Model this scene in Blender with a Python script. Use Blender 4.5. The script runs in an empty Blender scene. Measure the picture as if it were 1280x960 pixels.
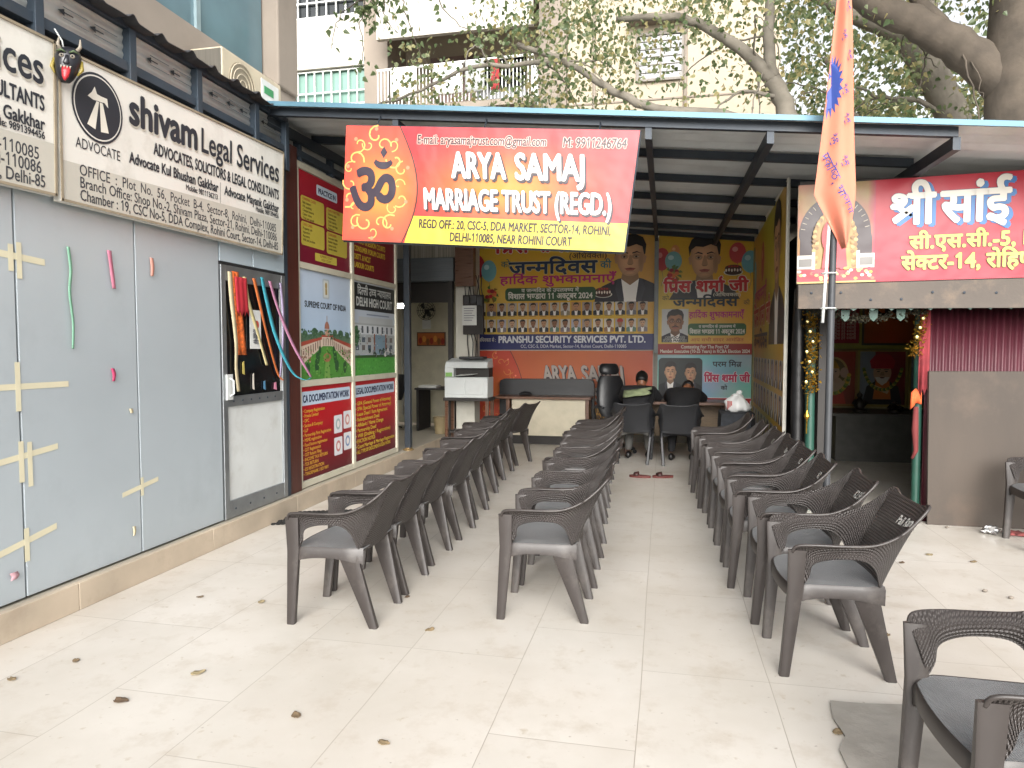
import bpy, math, random
from math import sin, cos, pi, radians as R
from mathutils import Vector, Matrix
from mathutils.geometry import tessellate_polygon
random.seed(7)
C = bpy.context.scene
COL = C.collection

# ---------------------------------------------------------------- camera, sky, sun, exposure
cam = bpy.data.cameras.new('camera')
cam.sensor_width = 36.0
cam.lens = 36.0 * 870.0 / 1280.0
cam.clip_start = 0.05
cam.clip_end = 600
cam_o = bpy.data.objects.new('camera', cam)
COL.objects.link(cam_o)
cam_o.location = (0, 0, 1.5)
cam_o.rotation_euler = (R(90 - 2.895), 0, R(12.32))
C.camera = cam_o

SUN_EL, SUN_AZ = 27.0, 170.0           # degrees; azimuth clockwise from +Y
world = bpy.data.worlds.new('World')
C.world = world
world.use_nodes = True
wn, wl = world.node_tree.nodes, world.node_tree.links
bg = wn['Background']
sky = wn.new('ShaderNodeTexSky')
sky.sky_type = 'NISHITA'
sky.sun_disc = False
sky.sun_elevation = R(SUN_EL)
sky.sun_rotation = R(SUN_AZ)
sky.air_density = 1.0
sky.dust_density = 4.0
hs = wn.new('ShaderNodeHueSaturation')
hs.inputs['Saturation'].default_value = 0.16
wl.new(sky.outputs[0], hs.inputs['Color'])
wl.new(hs.outputs[0], bg.inputs[0])
bg.inputs[1].default_value = 0.15

sun = bpy.data.lights.new('sun', 'SUN')
sun.energy = 1.55
sun.angle = R(48)
sun.color = (1.0, 0.97, 0.925)
sun_o = bpy.data.objects.new('sun', sun)
COL.objects.link(sun_o)
a = R(SUN_AZ)
sd = Vector((sin(a) * cos(R(SUN_EL)), cos(a) * cos(R(SUN_EL)), sin(R(SUN_EL))))   # towards the sun
sun_o.rotation_euler = sd.to_track_quat('Z', 'Y').to_euler()
sun_o.location = sd * 60

C.view_settings.view_transform = 'Standard'
C.view_settings.look = 'None'
C.view_settings.gamma = 1.0
C.view_settings.use_curve_mapping = False
C.view_settings.exposure = 1.15
C.cycles.max_bounces = 8
C.cycles.diffuse_bounces = 5
C.cycles.use_denoising = True

# ---------------------------------------------------------------- colours and materials
def s2l(c):
    c = c / 255.0
    return c / 12.92 if c <= 0.04045 else ((c + 0.055) / 1.055) ** 2.4
def rgb(h):
    if isinstance(h, str):
        h = tuple(int(h[i:i + 2], 16) for i in (0, 2, 4))
    return tuple(s2l(x) for x in h)

MATS = {}
def mat(name, col, rough=0.6, metal=0.0, var=0.12, vscale=6.0, bump=0.0, bscale=40.0, spec=0.5, stretch=None, dirt=None, dscale=1.2, damt=0.4):
    """Principled material whose colour wanders with two noises; optional dirt stains and bump."""
    if name in MATS: return MATS[name]
    m = bpy.data.materials.new(name); m.use_nodes = True
    n, l = m.node_tree.nodes, m.node_tree.links
    p = n['Principled BSDF']
    if isinstance(col, str): col = rgb(col)
    tc = n.new('ShaderNodeTexCoord'); vec = tc.outputs['Object']
    if stretch:
        mp = n.new('ShaderNodeMapping'); mp.inputs['Scale'].default_value = stretch
        l.new(vec, mp.inputs['Vector']); vec = mp.outputs[0]
    no = n.new('ShaderNodeTexNoise'); no.inputs['Scale'].default_value = vscale; no.inputs['Detail'].default_value = 5
    l.new(vec, no.inputs['Vector'])
    mx = n.new('ShaderNodeMix'); mx.data_type = 'RGBA'
    mx.inputs[6].default_value = tuple(max(0, c * (1 - var)) for c in col) + (1,)
    mx.inputs[7].default_value = tuple(min(1, c * (1 + var)) for c in col) + (1,)
    cr = n.new('ShaderNodeValToRGB'); cr.color_ramp.elements[0].position = .3; cr.color_ramp.elements[1].position = .7
    l.new(no.outputs['Fac'], cr.inputs[0]); l.new(cr.outputs[0], mx.inputs[0])
    out = mx.outputs[2]
    if dirt:
        n2 = n.new('ShaderNodeTexNoise'); n2.inputs['Scale'].default_value = dscale; n2.inputs['Detail'].default_value = 8
        n2.inputs['Roughness'].default_value = .68
        l.new(tc.outputs['Object'], n2.inputs['Vector'])
        c2 = n.new('ShaderNodeValToRGB'); c2.color_ramp.elements[0].position = .52; c2.color_ramp.elements[1].position = .78
        l.new(n2.outputs['Fac'], c2.inputs[0])
        mu = n.new('ShaderNodeMath'); mu.operation = 'MULTIPLY'; mu.inputs[1].default_value = damt
        l.new(c2.outputs[0], mu.inputs[0])
        m2 = n.new('ShaderNodeMix'); m2.data_type = 'RGBA'
        l.new(mu.outputs[0], m2.inputs[0]); l.new(out, m2.inputs[6])
        m2.inputs[7].default_value = (rgb(dirt) if isinstance(dirt, str) else dirt) + (1,)
        out = m2.outputs[2]
    l.new(out, p.inputs['Base Color'])
    p.inputs['Roughness'].default_value = rough
    p.inputs['Metallic'].default_value = metal
    p.inputs['Specular IOR Level'].default_value = spec
    rm = n.new('ShaderNodeMath'); rm.operation = 'MULTIPLY_ADD'
    rm.inputs[1].default_value = .18; rm.inputs[2].default_value = max(0.03, rough - .09)
    l.new(no.outputs['Fac'], rm.inputs[0]); l.new(rm.outputs[0], p.inputs['Roughness'])
    if bump:
        nb = n.new('ShaderNodeTexNoise'); nb.inputs['Scale'].default_value = bscale; nb.inputs['Detail'].default_value = 4
        l.new(vec, nb.inputs['Vector'])
        bp = n.new('ShaderNodeBump'); bp.inputs['Strength'].default_value = bump; bp.inputs['Distance'].default_value = .01
        l.new(nb.outputs['Fac'], bp.inputs['Height']); l.new(bp.outputs[0], p.inputs['Normal'])
    MATS[name] = m
    return m

def ink_mat(name, rough=.5, bump=.0, spec=.35, trans=0.0):
    """printed vinyl or paper: the ink colours are stored on the mesh"""
    if name in MATS: return MATS[name]
    m = bpy.data.materials.new(name); m.use_nodes = True
    n, l = m.node_tree.nodes, m.node_tree.links
    p = n['Principled BSDF']
    at = n.new('ShaderNodeAttribute'); at.attribute_name = 'Col'
    tc = n.new('ShaderNodeTexCoord')
    no = n.new('ShaderNodeTexNoise'); no.inputs['Scale'].default_value = 2.2; no.inputs['Detail'].default_value = 6
    l.new(tc.outputs['Object'], no.inputs['Vector'])
    hv = n.new('ShaderNodeHueSaturation')
    ma = n.new('ShaderNodeMath'); ma.operation = 'MULTIPLY_ADD'; ma.inputs[1].default_value = .22; ma.inputs[2].default_value = .88
    l.new(no.outputs['Fac'], ma.inputs[0]); l.new(ma.outputs[0], hv.inputs['Value'])
    l.new(at.outputs['Color'], hv.inputs['Color'])
    l.new(hv.outputs[0], p.inputs['Base Color'])
    p.inputs['Roughness'].default_value = rough
    p.inputs['Specular IOR Level'].default_value = spec
    if bump:
        nb = n.new('ShaderNodeTexNoise'); nb.inputs['Scale'].default_value = 3.5; nb.inputs['Detail'].default_value = 2
        l.new(tc.outputs['Object'], nb.inputs['Vector'])
        bp = n.new('ShaderNodeBump'); bp.inputs['Strength'].default_value = bump; bp.inputs['Distance'].default_value = .03
        l.new(nb.outputs['Fac'], bp.inputs['Height']); l.new(bp.outputs[0], p.inputs['Normal'])
    MATS[name] = m
    return m

def uv_weave_mat(name, col, period, strength, rough=.42, var=.12, spec=.5):
    """moulded rattan-pattern plastic: two diagonal strand directions crossing, in metres on the UV map"""
    m = mat(name, col, rough, var=var, vscale=9, spec=spec, dirt='8f8a84', dscale=3.0, damt=.22)
    n, l = m.node_tree.nodes, m.node_tree.links
    p = n['Principled BSDF']
    uv = n.new('ShaderNodeUVMap'); sp = n.new('ShaderNodeSeparateXYZ'); l.new(uv.outputs[0], sp.inputs[0])
    def mth(op, a_, b_=None):
        q = n.new('ShaderNodeMath'); q.operation = op
        for i, v in enumerate((a_, b_)):
            if v is None: continue
            if isinstance(v, (int, float)): q.inputs[i].default_value = v
            else: l.new(v, q.inputs[i])
        return q.outputs[0]
    k = 2 * pi / period
    A = mth('MULTIPLY', mth('ADD', sp.outputs[0], sp.outputs[1]), k)
    B = mth('MULTIPLY', mth('SUBTRACT', sp.outputs[0], sp.outputs[1]), k)
    h = mth('ADD', mth('MULTIPLY', mth('SINE', A), mth('SINE', B)), mth('MULTIPLY', mth('SINE', mth('MULTIPLY', A, 2.0)), .3))
    bp = n.new('ShaderNodeBump'); bp.inputs['Strength'].default_value = strength; bp.inputs['Distance'].default_value = .004
    l.new(h, bp.inputs['Height']); l.new(bp.outputs[0], p.inputs['Normal'])
    return m

def emit_mat(name, col, st):
    m = bpy.data.materials.new(name); m.use_nodes = True
    p = m.node_tree.nodes['Principled BSDF']
    p.inputs['Base Color'].default_value = (*col, 1)
    p.inputs['Emission Color'].default_value = (*col, 1); p.inputs['Emission Strength'].default_value = st
    return m

# ---------------------------------------------------------------- mesh builder
class MB:
    def __init__(s): s.v = []; s.f = []; s.uv = {}; s.c = []; s.usecol = False
    def add(s, vs, fs, uvs=None, col=None):
        b = len(s.v); s.v += [tuple(x) for x in vs]
        for i, f in enumerate(fs):
            if uvs is not None: s.uv[len(s.f)] = [uvs[j] for j in f]
            s.f.append([b + j for j in f]); s.c.append(col)
        return s
    def box(s, x0, x1, y0, y1, z0, z1, T=None):
        vs = [Vector(p) for p in ((x0,y0,z0),(x1,y0,z0),(x1,y1,z0),(x0,y1,z0),(x0,y0,z1),(x1,y0,z1),(x1,y1,z1),(x0,y1,z1))]
        if T: vs = [T @ p for p in vs]
        return s.add(vs, [(0,3,2,1),(4,5,6,7),(0,1,5,4),(1,2,6,5),(2,3,7,6),(3,0,4,7)])
    def hexa(s, lo, hi):
        """two quads (4 points each) joined"""
        return s.add(list(lo) + list(hi), [(0,3,2,1),(4,5,6,7),(0,1,5,4),(1,2,6,5),(2,3,7,6),(3,0,4,7)])
    def loft(s, rings, cap=True):
        n = len(rings[0]); vs = [p for r in rings for p in r]; fs = []
        for i in range(len(rings) - 1):
            for j in range(n):
                k = (j + 1) % n
                fs.append((i*n+j, i*n+k, (i+1)*n+k, (i+1)*n+j))
        if cap:
            fs.append(tuple(range(n - 1, -1, -1))); fs.append(tuple((len(rings)-1)*n + j for j in range(n)))
        return s.add(vs, fs)
    def tube(s, pts, r, n=8, cap=True):
        pts = [Vector(p) for p in pts]
        if not isinstance(r, (list, tuple)): r = [r] * len(pts)
        t0 = (pts[1] - pts[0]).normalized()
        up = Vector((0,0,1)) if abs(t0.z) < .9 else Vector((1,0,0))
        x = t0.cross(up).normalized(); rings = []
        for i, p in enumerate(pts):
            a_ = pts[max(0, i-1)]; b_ = pts[min(len(pts)-1, i+1)]
            t = (b_ - a_)
            t = t.normalized() if t.length > 1e-9 else t0
            x = (x - t * x.dot(t)); x = x.normalized() if x.length > 1e-6 else t.orthogonal().normalized()
            y = t.cross(x)
            rings.append([p + (x * cos(2*pi*j/n) + y * sin(2*pi*j/n)) * r[i] for j in range(n)])
        return s.loft(rings, cap)
    def lathe(s, c, prof, n=16):
        c = Vector(c)
        rings = [[c + Vector((r_*cos(2*pi*j/n), r_*sin(2*pi*j/n), z_)) for j in range(n)] for r_, z_ in prof]
        return s.loft(rings, True)
    def ball(s, c, r, n=10, m=7):
        if not isinstance(r, (tuple, list)): r = (r, r, r)
        rings = []
        for i in range(m + 1):
            a_ = -pi/2 + pi*(i+.02)/(m+.04)
            rings.append([Vector((c[0]+r[0]*cos(a_)*cos(2*pi*j/n), c[1]+r[1]*cos(a_)*sin(2*pi*j/n), c[2]+r[2]*sin(a_))) for j in range(n)])
        return s.loft(rings, True)
    def grid(s, P, uv=None, thick=0.0):
        """P[i][j] Vectors; a two-sided sheet of real thickness"""
        ni, nj = len(P), len(P[0])
        def nrm(i, j):
            du = P[min(i+1,ni-1)][j] - P[max(i-1,0)][j]; dv = P[i][min(j+1,nj-1)] - P[i][max(j-1,0)]
            q = du.cross(dv)
            return q.normalized() if q.length > 1e-12 else Vector((0,0,1))
        vs = [P[i][j] for i in range(ni) for j in range(nj)]
        uvs = [(uv[i][j] if uv else (i*.1, j*.1)) for i in range(ni) for j in range(nj)]
        fs = [(i*nj+j, (i+1)*nj+j, (i+1)*nj+j+1, i*nj+j+1) for i in range(ni-1) for j in range(nj-1)]
        if thick:
            N = ni*nj
            vs += [P[i][j] - nrm(i, j)*thick for i in range(ni) for j in range(nj)]; uvs = uvs + uvs
            fs += [tuple(N + k for k in reversed(f)) for f in fs]
            rim = [(i*nj) for i in range(ni)] + [(ni-1)*nj + j for j in range(1, nj)] + [i*nj + nj-1 for i in range(ni-2, -1, -1)] + [j for j in range(nj-2, 0, -1)]
            for k in range(len(rim)):
                a_, b_ = rim[k], rim[(k+1) % len(rim)]
                fs.append((b_, a_, N + a_, N + b_))
        return s.add(vs, fs, uvs)
    def prism(s, pts, d):
        """polygon of 3D points extruded by vector d"""
        pts = [Vector(p) for p in pts]; d = Vector(d); n = len(pts)
        tri = tessellate_polygon([pts])
        vs = pts + [p + d for p in pts]
        fs = [tuple(t) for t in tri] + [tuple(n + k for k in reversed(t)) for t in tri]
        fs += [(i, (i+1) % n, n + (i+1) % n, n + i) for i in range(n)]
        return s.add(vs, fs)
    def build(s, name, material, parent=None, smooth=False, bevel=0.0, local=False):
        me = bpy.data.meshes.new(name)
        off = parent_world(parent) if (parent is not None and not local) else Vector((0,0,0))
        me.from_pydata([(x-off.x, y-off.y, z-off.z) for x, y, z in s.v], [], s.f)
        if s.uv:
            ul = me.uv_layers.new(name='UVMap'); d = [0.0] * (2*len(me.loops))
            for p in me.polygons:
                u = s.uv.get(p.index)
                if u:
                    for k, li in enumerate(p.loop_indices): d[2*li], d[2*li+1] = u[k]
            ul.data.foreach_set('uv', d)
        if any(c is not None for c in s.c):
            ca = me.color_attributes.new('Col', 'FLOAT_COLOR', 'CORNER'); d = []
            for p in me.polygons:
                c = s.c[p.index] or (1,1,1)
                if isinstance(c, list):
                    for q in c: d += [*q, 1.0]
                else: d += [*c, 1.0] * len(p.loop_indices)
            ca.data.foreach_set('color', d)
        me.materials.append(material)
        if smooth:
            me.polygons.foreach_set('use_smooth', [True]*len(me.polygons))
            if smooth is not True: me.set_sharp_from_angle(angle=R(smooth))
        me.update()
        o = bpy.data.objects.new(name, me); COL.objects.link(o)
        if parent is not None: o.parent = parent
        if bevel:
            b = o.modifiers.new('bevel', 'BEVEL'); b.width = bevel; b.segments = 2; b.limit_method = 'ANGLE'; b.angle_limit = R(40)
        return o

def parent_world(p):
    v = Vector(p.location)
    while p.parent is not None: p = p.parent; v = v + Vector(p.location)
    return v
def tag(o, label=None, cat=None, group=None, kind=None):
    if label: o['label'] = label
    if cat: o['category'] = cat
    if group: o['group'] = group
    if kind: o['kind'] = kind
    return o
def thing(name, label, cat, loc=(0,0,0), rz=0, group=None):
    o = bpy.data.objects.new(name, None); COL.objects.link(o)
    o.location = loc; o.rotation_euler = (0, 0, rz); o.empty_display_size = .2
    return tag(o, label, cat, group)
def struct(o): o['kind'] = 'structure'; return o
def copy_tree(o, parent=None):
    c = o.copy(); COL.objects.link(c)
    if parent is not None: c.parent = parent
    for ch in list(o.children): copy_tree(ch, c)
    return c
def bx(x0, x1, y0, y1, z0, z1): return MB().box(x0, x1, y0, y1, z0, z1)

# ---------------------------------------------------------------- lettering: glyph outlines laid out by hand (Latin and Devanagari)
_G = {}
def _textmesh(st):
    cu = bpy.data.curves.new('glyph', 'FONT'); cu.body = st; cu.size = 1; cu.resolution_u = 3
    o = bpy.data.objects.new('glyph', cu); COL.objects.link(o)
    dg = bpy.context.evaluated_depsgraph_get()
    me = o.evaluated_get(dg).to_mesh()
    vs = [(v.co.x, v.co.y) for v in me.vertices]; fs = [[vs[i] for i in p.vertices] for p in me.polygons]
    o.evaluated_get(dg).to_mesh_clear()
    bpy.data.objects.remove(o); bpy.data.curves.remove(cu)
    return fs
def _mx(fs): return max([x for f in fs for x, y in f], default=0.0)
def glyph(ch):
    """outline and advance of one letter (the advance is read from a wide word set behind it)"""
    if '#' not in _G: _G['#'] = _mx(_textmesh('WWW'))
    if ch == '1' and ch not in _G:                      # a figure one with a flag
        _G[ch] = ([[(.24, 0), (.325, 0), (.325, .70), (.24, .70)], [(.24, .70), (.24, .59), (.10, .50), (.10, .585), (.20, .655)]], .52)
    if ch not in _G: _G[ch] = (_textmesh(ch) if ch != ' ' else [], _mx(_textmesh(ch + 'WWW')) - _G['#'])
    return _G[ch]
def clipx(polys, k):
    out = []
    for f in polys:
        r = []
        for i in range(len(f)):
            (x0, y0), (x1, y1) = f[i], f[(i+1) % len(f)]
            if x0 <= k: r.append((x0, y0))
            if (x0 <= k) != (x1 <= k):
                t = (k - x0) / (x1 - x0); r.append((k, y0 + t*(y1-y0)))
        if len(r) > 2: out.append(r)
    return out
CONS = set(chr(c) for c in range(0x915, 0x93a)); HAL = '\u094d'; MATRA = set(chr(c) for c in range(0x93e, 0x94d)); MARKS = set('\u0901\u0902\u0903\u093c')
def seg(p, q, w):
    (x0, y0), (x1, y1) = p, q; d = math.hypot(x1-x0, y1-y0) or 1; nx, ny = -(y1-y0)/d*w/2, (x1-x0)/d*w/2
    return [(x0+nx, y0+ny), (x1+nx, y1+ny), (x1-nx, y1-ny), (x0-nx, y0-ny)]
def layout(st, track=0.0):
    """positions the glyphs of a line; small Devanagari shaper: half letters, reph, ra-stroke, reordered short i"""
    out = []; pen = 0.0; i = 0
    def put(fs, adv):
        nonlocal pen
        out.extend([[(x+pen, y) for x, y in f] for f in fs]); pen += adv
    while i < len(st):
        ch = st[i]
        if ch in CONS:
            cl = [ch]; i += 1
            while i + 1 < len(st) and st[i] == HAL and st[i+1] in CONS: cl.append(st[i+1]); i += 2
            ms = []
            while i < len(st) and (st[i] in MATRA or st[i] in MARKS): ms.append(st[i]); i += 1
            aa, aadv = glyph('\u093e'); ax0 = min(x for f in aa for x, y in f if y < .3); ax1 = max(x for f in aa for x, y in f if y < .3)
            top = max(y for f in aa for x, y in f); bw = ax1 - ax0
            reph = False
            if len(cl) > 1 and cl[0] == '\u0930': reph = True; cl = cl[1:]
            rak = False
            if len(cl) > 1 and cl[-1] == '\u0930': rak = True; cl = cl[:-1]
            if '\u093f' in ms: put(*glyph('\u093f'))
            for c in cl[:-1]:
                g, ad = glyph(c)
                cut = ad*.74 if c in '\u0915\u092b' else ad - (aadv - ax0) - bw*.1
                put(clipx(g, cut), cut)
            c = cl[-1]; g, ad = glyph(c); x0 = pen
            if c == '\u0936' and rak:
                cut = ad - (aadv - ax0) - bw*.2
                h = [[(x*.95, top - (top-y)*.66) for x, y in f] for f in clipx(g, cut)]
                put(h + [seg((cut*.95 + bw*.6, top*.56), (cut*.95-.36, top*.12), bw*1.1)], cut*.95)
                put(aa, aadv)
            else:
                put(g, ad)
                if rak:
                    xb = pen - aadv + ax0 + bw/2
                    out.append(seg((xb, top*.42), (xb-.30, top*.06), bw*1.05))
            xr = pen
            for mk in ms:
                if mk == '\u093f': continue
                put(*glyph(mk))
            if reph:
                xr = pen - aadv + ax0 + bw/2; pts = [(xr + .02 + .11*cos(t) , top + .13 + .12*sin(t)) for t in [R(-100 - 18*k) for k in range(10)]]
                for k in range(len(pts)-1): out.append(seg(pts[k], pts[k+1], bw*.9))
            pen += track
        else:
            put(*glyph(ch)); pen += track; i += 1
    return out, pen

class Art:
    """flat printed artwork: every shape is a thin sheet a fraction of a millimetre above the one it lies on"""
    STEP = .0007
    def __init__(s, fn, asp=1.0):
        s.fn = fn; s.mb = MB(); s.bbs = []; s.clip = None
    def _layer(s, pts):
        xs = [p[0] for p in pts]; ys = [p[1] for p in pts]; b = (min(xs), max(xs), min(ys), max(ys)); L = 0
        for q, l_ in s.bbs:
            if b[0] < q[1] and b[1] > q[0] and b[2] < q[3] and b[3] > q[2]: L = max(L, l_ + 1)
        s.bbs.append((b, L)); return L * s.STEP
    def poly(s, pts, col, h=None):
        c = rgb(col) if isinstance(col, (str, tuple)) and (isinstance(col, str) or max(col) > 1) else col
        if s.clip:
            x0, y0, x1, y1 = s.clip
            for ax, lim, sg in ((0, x0, 1), (0, x1, -1), (1, y0, 1), (1, y1, -1)):
                r = []
                for i in range(len(pts)):
                    p, q = pts[i], pts[(i+1) % len(pts)]; a_, b_ = (p[ax]-lim)*sg, (q[ax]-lim)*sg
                    if a_ >= 0: r.append(p)
                    if (a_ >= 0) != (b_ >= 0):
                        t = a_/(a_-b_); r.append((p[0]+(q[0]-p[0])*t, p[1]+(q[1]-p[1])*t))
                pts = r
                if len(pts) < 3: return s
        if h is None: h = s._layer(pts)
        if len(pts) <= 4: fs = [tuple(range(len(pts)))]
        else: fs = [tuple(t) for t in tessellate_polygon([[Vector((x, y, 0)) for x, y in pts]])]
        s.mb.add([s.fn(x, y, h) for x, y in pts], fs, None, c); return s
    def blob(s, pts, edge, mid, ctr=None, rings=4):
        """a printed shape whose ink runs from one tone in the middle to another at the rim"""
        ctr = ctr or (sum(p[0] for p in pts)/len(pts), sum(p[1] for p in pts)/len(pts)); e, m_ = rgb(edge), rgb(mid); h = s._layer(pts)
        L = lambda p, f: (ctr[0] + (p[0]-ctr[0])*f, ctr[1] + (p[1]-ctr[1])*f); n = len(pts)
        def clampp(p):
            if not s.clip: return p
            return (min(max(p[0], s.clip[0]), s.clip[2]), min(max(p[1], s.clip[1]), s.clip[3]))
        for k in range(n):
            for r_ in range(rings):
                f0, f1 = r_/rings, (r_+1)/rings; q = [clampp(x) for x in (L(pts[k], f1), L(pts[(k+1) % n], f1), L(pts[(k+1) % n], f0), L(pts[k], f0))]
                c0, c1 = [tuple(a_ + (b_-a_)*f**1.7 for a_, b_ in zip(m_, e)) for f in (f0, f1)]
                s.mb.add([s.fn(x, y, h) for x, y in q], [(0,1,2,3)] if f0 > 0 else [(0,1,2)], None, [c1, c1, c0, c0] if f0 > 0 else [c1, c1, c0])
        return s
    def rect(s, x0, y0, x1, y1, col): return s.poly([(x0,y0),(x1,y0),(x1,y1),(x0,y1)], col)
    def ell(s, cx, cy, rx, ry, col, n=22, a0=0, a1=360): return s.poly([(cx + rx*cos(R(a0+(a1-a0)*k/n)), cy + ry*sin(R(a0+(a1-a0)*k/n))) for k in range(n + (a1-a0 < 360))], col)
    def rrect(s, x0, y0, x1, y1, r, col, ry=None):
        ry = ry or r; p = []
        for cx, cy, a0 in ((x1-r, y1-ry, 0), (x0+r, y1-ry, 90), (x0+r, y0+ry, 180), (x1-r, y0+ry, 270)):
            p += [(cx + r*cos(R(a0+18*k)), cy + ry*sin(R(a0+18*k))) for k in range(6)]
        return s.poly(p, col)
    def ring(s, cx, cy, rx, ry, w, col, n=28):
        return s.line([(cx + rx*cos(2*pi*k/n), cy + ry*sin(2*pi*k/n)) for k in range(n+1)], w, col)
    def line(s, pts, w, col):
        h = s._layer(pts + [(pts[0][0]+w, pts[0][1]+w)])
        for i in range(len(pts)-1):
            s.poly(seg(pts[i], pts[i+1], w), col, h + (i % 3)*.00008)
        return s
    def grad(s, x0, y0, x1, y1, fn, nx=16, ny=10):
        h = s._layer([(x0,y0),(x1,y1)])
        for i in range(nx):
            for j in range(ny):
                q = [(x0+(x1-x0)*(i+a_)/nx, y0+(y1-y0)*(j+b_)/ny) for a_, b_ in ((0,0),(1,0),(1,1),(0,1))]
                s.mb.add([s.fn(x, y, h) for x, y in q], [(0,1,2,3)], None, [rgb(fn(x, y)) for x, y in q])
        return s
    def text(s, st, x, y, size, col, width=None, align='l', bold=0.0, sx=1.0, shear=0.0, outline=None, shadow=None, track=0.0, rot=0.0, vsc=1.0):
        polys, W = st if isinstance(st, tuple) else layout(st, track)
        if not polys: return s
        k = size * sx
        if width: k = width / W
        ox = {'l': 0, 'c': -W*k/2, 'r': -W*k}[align]
        cr_, sr_ = cos(rot), sin(rot)
        def tr(px, py, dx, dy):
            X = ox + px*k + shear*py*size + dx*size; Y = (py*vsc + dy)*size
            return (x + X*cr_ - Y*sr_, y + X*sr_ + Y*cr_)
        allp = [tr(px, py, 0, 0) for f in polys for px, py in f]
        def passes(b, c, dx0=0, dy0=0):
            h = s._layer(allp)
            offs = [(0, 0)] if b <= 0 else ([(0,0)] + [(b*cos(t), b*sin(t)) for t in [R(45 + 60*q) for q in range(6)]])
            for q, (dx, dy) in enumerate(offs):
                for f in polys: s.poly([tr(px, py, dx+dx0, dy+dy0) for px, py in f], c, h + q*.00009)
        if shadow: passes(bold + (outline[1] if outline else 0), shadow[0], shadow[1], shadow[2])
        if outline: passes(bold + outline[1], outline[0])
        passes(bold, col); return s
    def speckle(s, x0, y0, x1, y1, n, r, cols, seed=1):
        q = random.Random(seed); h = s._layer([(x0, y0), (x1, y1)])
        for k in range(n):
            x, y, a_ = q.uniform(x0, x1), q.uniform(y0, y1), r*q.uniform(.5, 1.3)
            s.poly([(x + a_*cos(R(60*j + 20*k))*q.uniform(.7, 1.2), y + a_*.6*sin(R(60*j + 20*k))) for j in range(6)], q.choice(cols), h + (k % 12)*.00004)
        return s
    def build(s, name, parent, material=None): return s.mb.build(name, material or ink_mat('printed_ink'), parent)

def quad_map(p00, p10, p01, p11, n, w=1.0, hgt=1.0):
    """(u in 0..w, v in 0..hgt) on a flat four-cornered board, h out of its face"""
    p00, p10, p01, p11, n = map(Vector, (p00, p10, p01, p11, n))
    def fn(u, v, h=0.0):
        u /= w; v /= hgt
        return p00*(1-u)*(1-v) + p10*u*(1-v) + p01*(1-u)*v + p11*u*v + n*(h + .0015)
    return fn

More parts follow.
